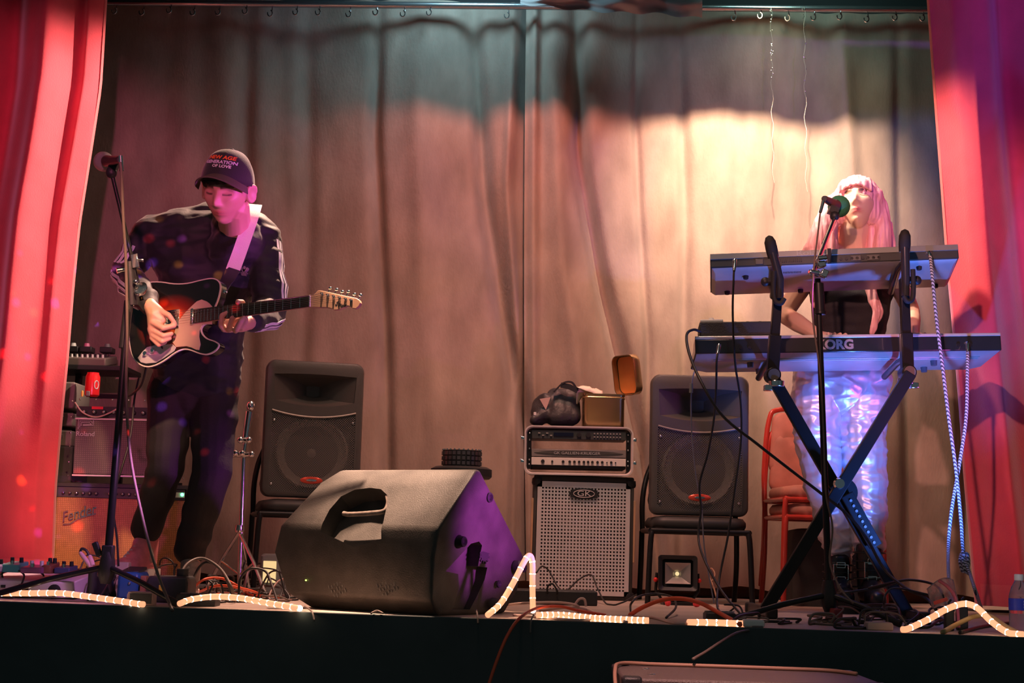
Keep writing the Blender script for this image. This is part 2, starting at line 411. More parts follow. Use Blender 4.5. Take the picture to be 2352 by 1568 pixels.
# red stage curtains: fabric hangs from a track and is drawn outward
M_red = mat('red_velour', (0.60, 0.065, 0.095), 0.85, noise_amt=0.10, noise_scale=8, bump=0.3, bump_scale=120, sheen=0.5, spec=0.2)
M_redhem = mat('red_velour_hem', (0.64, 0.09, 0.11), 0.8, bump=0.2, bump_scale=160, sheen=0.5)
YC = 6.5
def red_curtain(sign, label, group, edge_px, nf, zbot, phase):
    zt = 2.80
    pts = sorted([(P(a, b, YC).z, P(a, b, YC).x) for a, b in edge_px])
    def edge(z):
        if z <= pts[0][0]:
            (za, xa), (zb, xb) = pts[0], pts[1]
        elif z >= pts[-1][0]: (za, xa), (zb, xb) = pts[-2], pts[-1]
        else:
            for k in range(len(pts) - 1):
                if pts[k][0] <= z <= pts[k + 1][0]: (za, xa), (zb, xb) = pts[k], pts[k + 1]; break
        return xa + (xb - xa) * (z - za) / (zb - za)
    r = thing('stage_curtain', label, 'curtain', (edge(1.2), YC, zbot), group=group)
    def surf(t0, t1, nx, z0, z1, nz, off):
        v = []; f = []
        for j in range(nz + 1):
            z = z0 + (z1 - z0) * j / nz; e = edge(z)
            for i in range(nx + 1):
                t = t0 + (t1 - t0) * i / nx     # metres outward from the free edge
                x = e + sign * t
                amp = .095 * min(1, t / .12)
                y = YC - off + amp * math.sin(t * nf + phase + .5 * math.sin(z * 1.2)) + .02 * math.sin(t * nf * 2.3 + 1 + z) * min(1, t / .1)
                y += .015 * noise.noise(Vector((t * 4, z * 1.5, sign)))
                if t < .06: y += (.06 - t) * 1.7
                v.append((x, y, z))
        for j in range(nz):
            for i in range(nx):
                a = j * (nx + 1) + i; f.append((a, a + 1, a + nx + 2, a + nx + 1))
        return MB().add(v, f)
    obj('drape', surf(0, 1.6, 220, zbot, zt, 50, 0), M_red, r, world=True, angle=180)
    obj('hem', surf(0.012, 1.6, 200, zbot + .0, zbot + .09, 3, .006), M_redhem, r, world=True, angle=180)
    # folded-back lining along the free edge, facing the stage
    v = []; f = []; nz = 40
    for j in range(nz + 1):
        z = zbot + (zt - zbot) * j / nz; e = edge(z)
        for k, (dx, dy) in enumerate(((.0, .102), (-.004, .12), (.0, .14), (.02, .19), (.04, .24))):
            v.append((e + sign * dx, YC + dy, z))
    for j in range(nz):
        for k in range(4):
            a = j * 5 + k; f.append((a, a + 1, a + 6, a + 5))
    obj('turned_edge', MB().add(v, f), M_redhem, r, world=True, angle=180)
    return r
red_curtain(-1, 'deep red velvet stage curtain drawn to the left side of the stage', None,
            [(228, -30), (215, 180), (192, 330), (165, 500), (150, 650), (138, 800), (122, 960), (108, 1120), (100, 1340)], 19, .03, .4)
red_curtain(1, 'coral red velvet stage curtain with purple-lit folds on the right side of the stage', None,
            [(2148, -30), (2163, 180), (2180, 400), (2195, 600), (2210, 760), (2222, 900), (2236, 1100), (2250, 1250), (2262, 1390)], 15, .036, 2.6)
# border that hides the lights above the stage
mb = MB(); v = []; f = []
for j in range(9):
    for i in range(241):
        x = -3.2 + 6.4 * i / 240; v.append((x, 6.88 + .012 * math.sin(x * 14), 2.835 + .65 * j / 8))
for j in range(8):
    for i in range(240):
        a = j * 241 + i; f.append((a, a + 1, a + 242, a + 241))
o = obj('border_curtain', mb.add(v, f), mat('black_cloth', (0.02, 0.02, 0.022), .95, bump=.3), angle=180)
tag(o, 'black border curtain hanging above the stage opening, over the players', 'curtain')
# crumpled grey cloth caught on the rail
v = []; f = []
for j in range(15):
    for i in range(61):
        u = i / 60; w = j / 14
        px = 1195 + 418 * u; pt = -22
        pb = 8 + 22 * math.sin(min(1, u * 1.5) * 1.5) + 12 * (u > .72) * (u - .72) / .28 + 3 * math.sin(u * 31)
        q = P(px, pt + (pb - pt) * w, 7.30 + .03 * math.sin(u * 17 + w * 3) + .05 * noise.noise(Vector((u * 6, w * 3, 0))))
        v.append(q)
for j in range(14):
    for i in range(60):
        a = j * 61 + i; f.append((a, a + 1, a + 62, a + 61))
o = obj('draped_cloth', MB().add(v, f), mat('grey_voile', (0.34, 0.30, 0.30), .8, bump=.3, bump_scale=40), angle=180)
tag(o, 'crumpled pale grey cloth draped over the pipe at the top of the backdrop', 'cloth')
# tinsel threads
for px, y0, y1, lab in ((1773, 55, 420, 'shorter glinting tinsel thread, the left one of two hanging before the backdrop'), (1849, 38, 440, 'longer glinting tinsel thread, the right one of two hanging before the backdrop')):
    mb = MB(); a = P(px - 2, 14, 7.475); b = P(px + 3, y1, 7.45)
    pts = [a + (b - a) * (k / 30) + V(.006 * math.sin(k * 1.3), .004 * math.cos(k), 0) for k in range(31)]
    mb.tube(pts, .0012, 5); mb.k = 1
    for k in range(26):
        q = a + (b - a) * (random.random() ** 1.5 * .5) + V(random.uniform(-.006, .006), 0, 0)
        mb.ball(q, random.uniform(.0015, .0042), 6, 4)
    tag(obj('tinsel_thread', mb, [mat('thread', (.5, .48, .4), .4), mat('foil', (.9, .88, .8), .15, 1.0)]), lab, 'tinsel', 'tinsel threads')
# ================================================================ backline
def face_frame(pl, pr, Y, Y2=None, up=(0, 0, 1), centre=True):
    """frame on the front face: x along the face, y into the depth, z up; returns matrix, width"""
    a = P(pl[0], pl[1], Y); b = P(pr[0], pr[1], Y2 if Y2 else Y)
    x = b - a; w = x.length; x.normalize(); z = Vector(up); z = (z - x * z.dot(x)).normalized(); y = z.cross(x)
    M = Matrix((x, y, z)).transposed().to_4x4(); M.translation = (a + b) / 2 if centre else a
    return M, w
M_perf = None
def perf_mat(name, col, scale, hole=0.42, alpha=True, rough=.4, metal=.4, stag=True):
    m = bpy.data.materials.new(name); m.use_nodes = True; nt = m.node_tree; L = nt.links; b = nt.nodes['Principled BSDF']
    b.inputs['Base Color'].default_value = tuple(col) + (1,); b.inputs['Roughness'].default_value = rough; b.inputs['Metallic'].default_value = metal
    tc = nt.nodes.new('ShaderNodeTexCoord'); mp = nt.nodes.new('ShaderNodeMapping'); mp.inputs['Scale'].default_value = (scale, 0, scale)
    if stag: mp.inputs['Rotation'].default_value = (0, R(45), 0)
    vo = nt.nodes.new('ShaderNodeTexVoronoi'); vo.inputs['Randomness'].default_value = 0; vo.inputs['Scale'].default_value = 1
    L.new(tc.outputs['Object'], mp.inputs[0]); L.new(mp.outputs[0], vo.inputs[0])
    mt = nt.nodes.new('ShaderNodeMath'); mt.operation = 'GREATER_THAN'; mt.inputs[1].default_value = hole
    L.new(vo.outputs['Distance'], mt.inputs[0]); L.new(mt.outputs[0], b.inputs['Alpha'])
    return m
M_speakergrille = perf_mat('perforated_black_steel', (0.20, 0.185, 0.17), 135, .40)
M_cone = mat('paper_cone', (0.20, 0.19, 0.17), .7)
M_box = mat('moulded_black_box', (0.080, 0.078, 0.074), 0.42, bump=.25, bump_scale=300)
M_badge = mat('red_badge', (0.75, 0.10, 0.06), .25, .3)

def pa_speaker(M, w, h, label, group):
    r = thing('loudspeaker', label, 'loudspeaker', M=M, group=group)
    d = .36
    def ring(y, s, hs=1.0, arch=.022):
        pts = []
        for x, z in rrect(w * s, h * hs, .035 * s, 5):
            u = x / (w * s / 2); pts.append(Vector((x, y, z + h / 2 + (arch * (1 - u * u) if z > 0 else -arch * .3 * (1 - u * u)))))
        return pts
    mb = MB(); mb.loft([ring(.0, .93, .965), ring(.004, .97, .985), ring(.02, 1, 1), ring(.06, 1.0, 1), ring(.16, .93, .97), ring(d, .60, .9)])
    body = obj('cabinet', mb, M_box, r, angle=50)
    # horn mouth
    hz = h * .80
    def mouth(y, sx, sz):
        p = []
        for k in range(13):
            u = -1 + 2 * k / 12; p.append(Vector((u * .178 * sx, y, hz - (.055 + .022 * (1 - u * u)) * sz)))
        for k in range(13):
            u = 1 - 2 * k / 12; p.append(Vector((u * .185 * sx, y, hz + (.062 + .006 * (1 - u * u)) * sz)))
        return p
    c = MB(); c.loft([mouth(-.02, 1, 1), mouth(.004, 1, 1), mouth(.05, .55, .8), mouth(.11, .16, .35)]); boolcut(body, c)
    def gr(y, s=1.0):
        p = []
        for k in range(17):
            u = -1 + 2 * k / 16; p.append(Vector((u * w * .425 * s, y, h * .635 - .026 * (1 - u * u))))
        for x, z in ((w * .425, h * .07), (w * .40, h * .045), (w * .2, h * .035), (0, h * .032), (-w * .2, h * .035), (-w * .40, h * .045), (-w * .425, h * .07)):
            p.append(Vector((x * s, y, z)))
        return p
    c = MB(); c.loft([gr(-.02), gr(.045)]); boolcut(body, c)
    mb = MB(); mb.add(gr(.002), [tuple(range(len(gr(0))))]); obj('grille', mb, M_speakergrille, r, smooth=False)
    mb = MB(); p = gr(-.001); mb.tube(p[:17], .0042, 8); obj('grille_edge', mb, mat('lit_grille_edge', (.35, .32, .29), .35, .3), r)  # light caught on the grille's top rim, put into a paler colour
    T = Matrix.Translation((0, .045, h * .33)) @ Matrix.Rotation(R(90), 4, 'X')
    mb = MB(); mb.lathe([(.165, -.001), (.165, .012), (.155, .018), (.147, .010), (.135, .006), (.05, -.03), (.045, -.012), (.02, .0), (0, .003)], 40, T)
    obj('woofer', mb, M_cone, r, angle=60)
    T = Matrix.Translation((0, -.006, h * .125)) @ Matrix.Rotation(R(90), 4, 'X')
    mb = MB(); mb.lathe([(0, -.004), (1, -.004), (1, .003), (.85, .006), (0, .007)], 24, T @ Matrix.Diagonal((.05, .016, 1, 1))); obj('badge', mb, M_badge, r)
    mb = MB(); mb.lathe([(0, .006), (1, .006), (.9, .009), (0, .010)], 20, T @ Matrix.Diagonal((.026, .006, 1, 1))); obj('badge_plate', mb, M_chrome, r)
    for x, z in ((-.40, .56), (.40, .56), (-.40, .09), (.40, .09)):
        mb = MB(); mb.ball((x * w, 0, z * h), (.006, .004, .006), 8, 6); obj('screw', mb, M_chrome, r)
    return r
def stack_chair(M, label, metal, cloth, seat_h=.43, w=.43, d=.42, group=None, back_h=.42, backtilt=.06, extra=None):
    r = thing('stacking_chair', label, 'chair', M=M, group=group)
    mb = MB()
    pts = [(-w / 2, 0, seat_h), (w / 2, 0, seat_h), (w / 2, d, seat_h), (-w / 2, d, seat_h)]
    for a, b in zip(pts, pts[1:] + pts[:1]): mb.cyl(a, b, .012, seg=10)
    obj('seat_frame', mb, metal, r)
    T = Matrix.Translation((0, d / 2, seat_h + .012))
    mb = MB(); q = rrect(w - .01, d - .01, .06); Ls = [[Vector((x * s, y * s, z)) for x, y in q] for s, z in ((.97, 0), (1, .012), (1, .03), (.94, .048), (.7, .056))]
    mb.loft(Ls, M=T); obj('seat', mb, cloth, r, angle=60)
    for sx in (-1, 1):
        mb = MB(); mb.tube(spline([(sx * (w / 2 - .02), .015, seat_h), (sx * (w / 2), -.005, seat_h - .03), (sx * (w / 2 + .012), -.02, 0.012), (sx * (w / 2 + .012), -.021, 0.0)], 5), .0125, 10); obj('leg', mb, metal, r)
        mb = MB(); mb.tube(spline([(sx * (w / 2 + .004), d - .02, seat_h), (sx * (w / 2 + .006), d - .01, seat_h * .5), (sx * (w / 2 + .006), d + .05, 0)], 6), .0125, 10); obj('leg', mb, metal, r)
    zt = seat_h + back_h
    mb = MB(); q = [(-w / 2, d, seat_h), (-w / 2, d + .02, seat_h + .15), (-w / 2 + .03, d + backtilt, zt - .06), (-w / 2 + .09, d + backtilt + .01, zt), (w / 2 - .09, d + backtilt + .01, zt), (w / 2 - .03, d + backtilt, zt - .06), (w / 2, d + .02, seat_h + .15), (w / 2, d, seat_h)]
    mb.tube(spline(q, 5), .0125, 10); obj('back_frame', mb, metal, r)
    T = Matrix.Translation((0, d + backtilt * .7, seat_h + back_h * .62)) @ Matrix.Rotation(R(84), 4, 'X')
    mb = MB(); q = [(x * (1 - .10 * (y > 0)), y) for x, y in rrect(w - .05, back_h * .68, .05)]
    mb.loft([[Vector((x * s, y * s, z)) for x, y in q] for s, z in ((.9, -.02), (1, -.01), (1, .012), (.93, .022), (.7, .026))], M=T); obj('backrest', mb, cloth, r, angle=60)
    return r
M_seatblack = mat('black_vinyl', (.03, .03, .03), .5)
# right PA on its chair
M, w = face_frame((1492, 1180), (1720, 1186), 6.75); pa = pa_speaker(M, w, .615, 'black PA loudspeaker with red oval badge standing on a chair behind the keyboard player', 'PA loudspeakers')
zc = M.translation.z
def chair_under(M, dz, **k):
    t = M.translation.copy(); C = Matrix.Translation((t.x, t.y - .03, 0)) @ M.to_3x3().to_4x4()
    x = C.to_3x3().col[0]; a = math.atan2(x.y, x.x)
    return Matrix.Translation((t.x, t.y - .04, 0)) @ Matrix.Rotation(a, 4, 'Z')
stack_chair(chair_under(M, 0), 'black metal stacking chair carrying the loudspeaker beside the bass cabinet', M_blackmetal, M_seatblack, seat_h=zc - .072, group='chairs under loudspeakers', back_h=.34)
M, w = face_frame((598, 1138), (826, 1146), 6.78, 6.88)
pa_speaker(M, w, .605, 'black PA loudspeaker on a chair between the guitarist and the floor monitor', 'PA loudspeakers')
stack_chair(chair_under(M, 0), 'black metal stacking chair under the loudspeaker next to the guitarist', M_blackmetal, M_seatblack, seat_h=M.translation.z - .078, group='chairs under loudspeakers', back_h=.34)

# red chairs, stacked
M_redmetal = mat('red_enamel', (.55, .05, .035), .25, coat=.4)
M_pinkcloth = mat('faded_red_vinyl', (.60, .24, .18), .55, noise_amt=.15, noise_scale=12)
c = F(1874, 1388)
for k, lab in enumerate(('red metal chair with faded red pads, lower of the two stacked behind the keyboard player', 'red metal chair with faded red pads, upper of the two stacked behind the keyboard player')):
    stack_chair(Matrix.Translation((c.x, 6.75 + .012 * k, .078 * k)) @ Matrix.Rotation(R(3), 4, 'Z'), lab, M_redmetal, M_pinkcloth, seat_h=.39, w=.43, d=.40, group='stacked red chairs', back_h=.44 if k else .42)
cs = thing('equipment_case', 'large black soft case lying under the stacked red chairs', 'case', (c.x + .02, 6.98, 0))
mb = MB(); mb.loft([[Vector((x, y, z)) for x, y in rrect(.36 * s, .26 * s, .05)] for s, z in ((.96, 0), (1, .03), (1, .28), (.93, .335), (.7, .345))]); obj('case_body', mb, M_tolex, cs, angle=60)
mb = MB(); mb.tube(spline([(-.08, -.02, .34), (-.05, -.02, .36), (.05, -.02, .36), (.08, -.02, .34)], 5), .008, 8); obj('handle', mb, M_rubber, cs)

# ---------------------------------------------------------------- bass cabinet
M, w = face_frame((1219, 1379), (1452, 1386), 6.9); h = .552
sh = M.translation.z; M.translation.z = 0.0; h = h + sh if sh > 0 else h
cab = thing('bass_cabinet', 'black bass speaker cabinet with square-holed silver grille and oval badge', 'speaker cabinet', M=M)
mb = MB(); mb.box((0, .18, h / 2), (w, .34, h)); body = obj('cabinet', mb, M_tolex, cab, bevel=.008)
mb = MB(); mb.box((0, .02, h / 2 - .004), (w - .028, .05, h - .042)); boolcut(body, mb)
g0, g1 = -(w / 2 - .017), (w / 2 - .017); z0, z1 = .020, h - .028
M_gsil = mat('silver_grille_steel', (.78, .74, .75), .45, .35)
mb = MB(); nx, nz = 26, 30; ix0, ix1, iz0, iz1 = g0 + .017, g1 - .017, z0 + .017, z1 - .022
px_, pz_ = (ix1 - ix0) / nx, (iz1 - iz0) / nz
for i in range(1, nx): mb.box((ix0 + px_ * i, .007, (iz0 + iz1) / 2), (px_ * .48, .002, iz1 - iz0))
for j in range(1, nz): mb.box(((ix0 + ix1) / 2, .0068, iz0 + pz_ * j), (ix1 - ix0, .0022, pz_ * .48))
for a, b, e, f in ((g0, ix0 + px_ * .24, z0, z1), (ix1 - px_ * .24, g1, z0, z1), (g0, g1, z0, iz0 + pz_ * .24), (g0, g1, iz1 - pz_ * .24, z1)):
    mb.box(((a + b) / 2, .0072, (e + f) / 2), (b - a, .005, f - e))
obj('grille', mb, M_gsil, cab, smooth=False)
mb = MB(); mb.box((0, .038, h / 2), (w - .03, .004, h - .045)); obj('baffle', mb, M_black, cab)
for zc_ in (.15, .40):
    T = Matrix.Translation((0, .034, zc_ * h / .552)) @ Matrix.Rotation(R(90), 4, 'X')
    mb = MB(); mb.lathe([(.125, 0), (.125, .008), (.112, .008), (.04, -.004), (.0, .006)], 32, T); obj('driver', mb, M_cone, cab)
T = Matrix.Translation((0, -.001, h - .080)) @ Matrix.Rotation(R(90), 4, 'X')
mb = MB(); pl = [(-.095, 0), (-.083, .010), (-.085, .020), (-.06, .022), (-.05, .027), (.05, .027), (.06, .022), (.085, .020), (.083, .010), (.095, 0), (.083, -.010), (.085, -.020), (.06, -.022), (.05, -.027), (-.05, -.027), (-.06, -.022), (-.085, -.020), (-.083, -.010)]
mb.prism([(x * .72, y * .85) for x, y in pl], -.006, .001, T); bd = obj('badge', mb, M_black, cab)
mb = MB(); mb.tube([T @ Vector((.047 * math.cos(a), .0165 * math.sin(a), .003)) for a in [2 * math.pi * k / 40 for k in range(41)]], .0016, 6); obj('badge_ring', mb, M_gsil, bd)
text('lettering', 'GK', bd, Matrix.Translation((0, -.0045, h - .080)) @ Matrix.Rotation(R(90), 4, 'X'), .034, .0008, M_gsil, sx=1.35)
for sx in (-1, 1):
    mb = MB(); mb.box((sx * (w / 2 + .004), .03, h * .56), (.010, .03, h * .50)); obj('side_rail', mb, mat('bare_wood', (.55, .33, .2), .6), cab, bevel=.002)
    for z in (.03, h - .03):
        mb = MB(); mb.lathe([(0, 0), (.024, 0), (.028, .01), (.026, .03), (.01, .038), (0, .04)], 16, Matrix.Translation((sx * (w / 2 - .018), .03, z - .02 + (.004 if z > .1 else -.006)))); obj('corner_cap', mb, M_black, cab)

# ---------------------------------------------------------------- rack with amplifier head
M, w = face_frame((1203, 1101), (1454, 1106), 6.88)
M.translation.z = h + .001 + .0; RH = .222
rack = thing('rack_case', 'open rack case with light grey rounded rim on top of the bass cabinet', 'rack case', M=M)
def rr3(w_, h_, r_, y, zc): return [Vector((x, y, z + zc)) for x, z in rrect(w_, h_, r_, 7)]
zc = RH / 2
mb = MB(); mb.loft([rr3(w - .022, RH - .022, .028, .012, zc), rr3(w - .012, RH - .012, .030, .0, zc), rr3(w, RH, .034, .0, zc), rr3(w, RH, .034, .02, zc), rr3(w - .016, RH - .016, .03, .022, zc)], cap=False)
obj('rim', mb, mat('light_grey_rim', (.62, .57, .56), .35), rack, angle=50)
mb = MB(); mb.loft([rr3(w - .016, RH - .016, .03, .02, zc), rr3(w - .016, RH - .016, .03, .26, zc), rr3(w - .026, RH - .026, .026, .26, zc), rr3(w - .026, RH - .026, .026, .02, zc), rr3(w - .016, RH - .016, .03, .02, zc)], cap=False)
obj('shell', mb, M_black, rack, angle=50)
for sx in (-1, 1):
    mb = MB(); mb.box((sx * (w / 2 - .022), .016, zc), (.020, .004, RH - .05)); rl = obj('rack_rail', mb, M_blackmetal, rack)
    for z in (.035, .055, .105, .145, .175):
        mb = MB(); mb.ball((sx * (w / 2 - .023), .012, z + .012), (.004, .003, .004), 8, 6); obj('screw', mb, M_chrome, rl)
    for z in (.06, .165):
        mb = MB(); mb.box((sx * (w / 2 + .006), .04, z), (.02, .03, .012)); mb.cyl((sx * (w / 2), .04, z + .006), (sx * (w / 2 + .018), .04, z + .008), .004, seg=8); obj('latch', mb, M_chrome, rack, bevel=.002)
iw = w - .066
tn = thing('rack_processor', 'slim dark rack effects unit with small display above the amplifier head', 'effects unit', M=M @ Matrix.Translation((0, .010, RH - .060)))
mb = MB(); mb.box((0, .08, .020), (iw, .16, .040)); obj('chassis', mb, mat('dark_grey_panel', (.055, .06, .058), .4), tn, bevel=.002)
mb = MB(); mb.box((-.07, -.002, .022), (.09, .004, .016)); obj('display', mb, mat('display_glass', (.01, .012, .03), .08), tn)
mb = MB(); mb.cyl((.0, -.014, .02), (.0, .0, .02), .010, seg=16); obj('dial', mb, M_black, tn)
mb = MB(); mb.cyl((.042, -.010, .021), (.042, .0, .021), .011, seg=16); obj('dial', mb, M_black, tn)
for i in range(9):
    for j in range(2):
        mb = MB(); mb.box((.070 + .0145 * i, -.003, .013 + .015 * j), (.007, .006, .006)); obj('button', mb, mat('button_grey', (.28, .28, .26), .4), tn)
for i in range(4):
    mb = MB(); mb.box((-.18 + .018 * i, -.003, .026 - .010 * (i % 2)), (.010, .005, .006)); obj('button', mb, MATS['button_grey'], tn)
hd = thing('amplifier_head', 'bass amplifier head with grey name plate over a cream knob panel in the rack', 'amplifier', M=M @ Matrix.Translation((0, .006, .040)))
AH = .078
mb = MB(); mb.box((0, .11, AH / 2 - .004), (iw, .20, AH + .008)); obj('chassis', mb, M_black, hd, bevel=.002)
mb = MB(); mb.box((0, .004, AH * .76), (iw, .006, AH * .42)); npl = obj('name_plate', mb, mat('grey_plate', (.30, .27, .255), .4, .3), hd, bevel=.001)
T = Matrix.Translation((0, .001, AH * .76)) @ Matrix.Rotation(R(90), 4, 'X')
mb = MB(); mb.lathe([(0, -.002), (1, -.002), (1, .0), (.97, .001), (0, .001)], 48, T @ Matrix.Diagonal((iw * .475, .0125, 1, 1))); obj('plate_oval', mb, mat('dark_oval', (.07, .07, .065), .35), npl)
text('lettering', 'GK GALLIEN-KRUEGER', npl, Matrix.Translation((-.008, -.0015, AH * .76)) @ Matrix.Rotation(R(90), 4, 'X'), .0175, .0006, mat('letter_silver', (.62, .62, .60), .35, .3), sx=1.18)
mb = MB(); mb.box((0, .003, AH * .28), (iw, .006, AH * .44)); kp = obj('knob_panel', mb, mat('cream_panel', (.80, .76, .70), .35), hd, bevel=.001)
for u, rr in ((.12, .0085), (.22, .005), (.335, .0065), (.405, .0062), (.455, .0062), (.505, .0062), (.555, .0062), (.60, .0062), (.645, .0062), (.70, .0062), (.75, .0062), (.80, .003), (.845, .006), (.89, .003)):
    mb = MB(); mb.cyl((-iw / 2 + iw * u, -.009, AH * .27), (-iw / 2 + iw * u, 0, AH * .27), rr * .85, rr, seg=14); obj('knob', mb, M_black, kp)

# ---------------------------------------------------------------- bag and tin on the rack
Rz = h + .001 + RH
def lump(pts, r0): return [(P(a, b, Y), r) for a, b, Y, r in pts]
def foldn(s, a, sc=14, st=(1, 1, .4)):
    def g(c, n): return n * (a * noise.noise(Vector((c.x * sc * st[0] + s, c.y * sc * st[1], c.z * sc * st[2]))) + a * .5 * noise.noise(Vector((c.x * sc * 2.3, c.y * sc * 2.3 + s, c.z * sc * 1.4))))
    return g
cb = P(1270, 940, 7.0); bag = thing('gig_bag', 'slumped black nylon bag on the left of the rack case', 'bag', (cb.x, 7.0, Rz))
bx0, bx1 = P(1216, 940, 7.0).x, P(1330, 940, 7.0).x
items = [[(V(bx0 + .045, 6.98, Rz + .035), .035), (V(bx0 + .05, 7.03, Rz + .10), .040), (V(bx0 + .08, 7.0, Rz + .13), .03)],
         [(V(bx0 + .11, 6.97, Rz + .04), .04), (V(bx1 - .035, 6.98, Rz + .045), .038), (V(bx1 - .04, 7.03, Rz + .155), .035), (V(bx0 + .12, 7.03, Rz + .15), .04)],
         [(V(bx0 + .03, 6.96, Rz + .03), .028), (V(bx0 + .10, 7.0, Rz + .07), .05)]]
o = blob('bag_body', items, .006, mat('black_nylon', (.035, .033, .035), .5, bump=.4, bump_scale=80), bag, 2, foldn(2, .012))
zb = min(v.co.z for v in o.data.vertices)
for v in o.data.vertices: v.co.z = v.co.z if v.co.z > 0.0 else max(v.co.z, 0.0)
mb = MB(); mb.ribbon(spline([(bx0 + .11, 6.96, Rz + .16), (bx0 + .15, 6.95, Rz + .200), (bx0 + .19, 6.95, Rz + .205), (bx1 - .01, 6.96, Rz + .17)], 6), (0, 1, 0), .016, .006); obj('flap', mb, MATS['black_nylon'], bag, world=True)
mb = MB(); mb.box((bx0 + .025, 6.945, Rz + .055), (.012, .01, .016)); obj('zip_pull', mb, M_white, bag, world=True, bevel=.002)
mb = MB(); mb.prism([(0, 0), (.05, .01), (.03, -.05)], 0, .004, Matrix.Translation((bx0 + .045, 6.955, Rz + .125)) @ Matrix.Rotation(R(90), 4, 'X')); obj('tag', mb, mat('faded_tag', (.55, .38, .33), .7), bag, world=True)
tx0, tx1 = P(1338, 950, 6.95).x, P(1434, 950, 6.95).x; tw = tx1 - tx0
tin = thing('metal_tin', 'square golden tin box with its lid swung open, on the right of the rack', 'tin', ((tx0 + tx1) / 2, 7.0, Rz))
M_tin = mat('gold_tin', (.50, .33, .16), .25, .8)
def tub(z0, z1, sx, sy, r): return [[Vector((x, y, z)) for x, y in rrect(sx * s, sy * s, r)] for z, s in ((z0, .94), (z0 + .006, 1.0), (z1, 1.0))]
q0 = [Vector((x, y, 0)) for x, y in rrect(tw, .14, .025)]
mb = MB(); hh = .155
rs = [[Vector((x * s, y * s, z)) for x, y in rrect(tw, .14, .025)] for s, z in ((.95, 0), (1, .008), (1, hh - .025), (1.03, hh - .022), (1.03, hh - .016), (1.0, hh - .013), (1.03, hh - .008), (1.03, hh), (.97, hh), (.97, .01))]
mb.loft(rs); obj('tin_body', mb, M_tin, tin, angle=50)
T = Matrix.Translation((tw / 2 + .004, 0, hh + .002)) @ Matrix.Rotation(R(-97), 4, 'Y') @ Matrix.Translation((tw * .5 + .012, 0, 0))
mb = MB(); rs = [[Vector((x * s, y * s, z)) for x, y in rrect(tw * .98, .15, .035)] for s, z in ((.93, -.045), (1, -.038), (1.0, .0), (.96, 0), (.94, -.034))]
T = Matrix.Translation((tw / 2 + .004, 0, hh - .004)) @ Matrix.Rotation(R(38), 4, 'Z') @ Matrix.Rotation(R(80), 4, 'Y') @ Matrix.Translation((-tw * .49 - .004, 0, .010)) @ Matrix.Diagonal((1, 1, -1, 1))
mb.loft([[Vector((p.x, p.y, p.z)) for p in r_] for r_ in rs], M=T); obj('lid', mb, M_tin, tin, angle=50)
mb = MB(); mb.add([Vector((x * .90, y * .90, -.030)) for x, y in rrect(tw * .98, .15, .035)], [tuple(range(24))], T); obj('lid_lining', mb, mat('orange_lining', (.85, .30, .08), .5), tin)
bo = thing('paper_roll', 'crumpled cream paper lying between the bag and the tin', 'paper', (tx0 - .01, 6.98, Rz))
v = []; f = []
for j in range(7):
    for i in range(13):
        u, w_ = i / 12, j / 6
        q = Vector((tx0 - .03 + .12 * u, 6.93 + .05 * w_, Rz + .185 - .045 * u + .03 * math.sin(w_ * 3) - .09 * (1 - u) ** 3 * w_)) + Vector((0, 0, .012 * noise.noise(Vector((u * 7, w_ * 5, 1)))))
        v.append(q)
for j in range(6):
    for i in range(12): a = j * 13 + i; f.append((a, a + 1, a + 14, a + 13))
o = obj('paper_sheet', MB().add(v, f), mat('cream_paper', (.85, .78, .60), .7), bo, world=True, angle=180); s_ = o.modifiers.new('s', 'SOLIDIFY'); s_.thickness = .002
mb = MB(); mb.ribbon([P(1288, 884, 6.94), P(1308, 888, 6.94), P(1327, 897, 6.94)], (0, 0, 1), .012, .006); obj('paper_clip_band', mb, M_black, bo, world=True)

# flat black case in front of the cabinet
M, w = face_frame((1163, 1386), (1372, 1392), 6.25); M.translation.z = 0
fc = thing('flat_case', 'low flat black case on the floor in front of the bass cabinet', 'case', M=M)
mb = MB(); mb.box((0, .10, .029), (w, .2, .058)); obj('case_body', mb, M_black, fc, bevel=.006)
mb = MB(); mb.tube(spline([(-.02, -.004, .045), (-.018, -.02, .075), (.0, -.025, .085), (.018, -.02, .06), (.02, -.004, .045)], 5), .004, 8); obj('handle', mb, M_rubber, fc)

# ---------------------------------------------------------------- work light under right PA chair
q = P(1557, 1316, 6.62); fl = thing('flood_light', 'small square black floodlight standing under the right loudspeaker chair', 'lamp', (q.x, 6.62, 0))
T = Matrix.Translation((0, 0, q.z)) @ Matrix.Rotation(R(-6), 4, 'X')
mb = MB(); s_ = .083
mb.loft([[Vector((x * k, y, z * k * .9)) for x, z in rrect(2 * s_, 2 * s_, .015)] for k, y in ((.74, .035), (.80, -.0), (1.0, -.012), (1.03, .0), (.9, .05), (.55, .075))], M=T); obj('housing', mb, M_black, fl, angle=40)
mb = MB(); v = [Vector((x, .0, z)) for x, z in ((-.055, -.045), (.055, -.045), (.055, .045), (-.055, .045))] + [Vector((x, .03, z)) for x, z in ((-.012, -.010), (.012, -.010), (.012, .010), (-.012, .010))]
mb.add(v, [(0, 1, 5, 4), (1, 2, 6, 5), (2, 3, 7, 6), (3, 0, 4, 7), (4, 5, 6, 7)], T); obj('reflector', mb, mat('lamp_reflector', (.45, .40, .38), .3, .5), fl, smooth=False)
mb = MB(); mb.ball((0, .026, 0), (.009, .004, .009), 10, 6, T); obj('emitter', mb, mat('yellow_emitter', (.9, .75, .35), .4, emit=(1, .8, .4), estr=.6), fl)
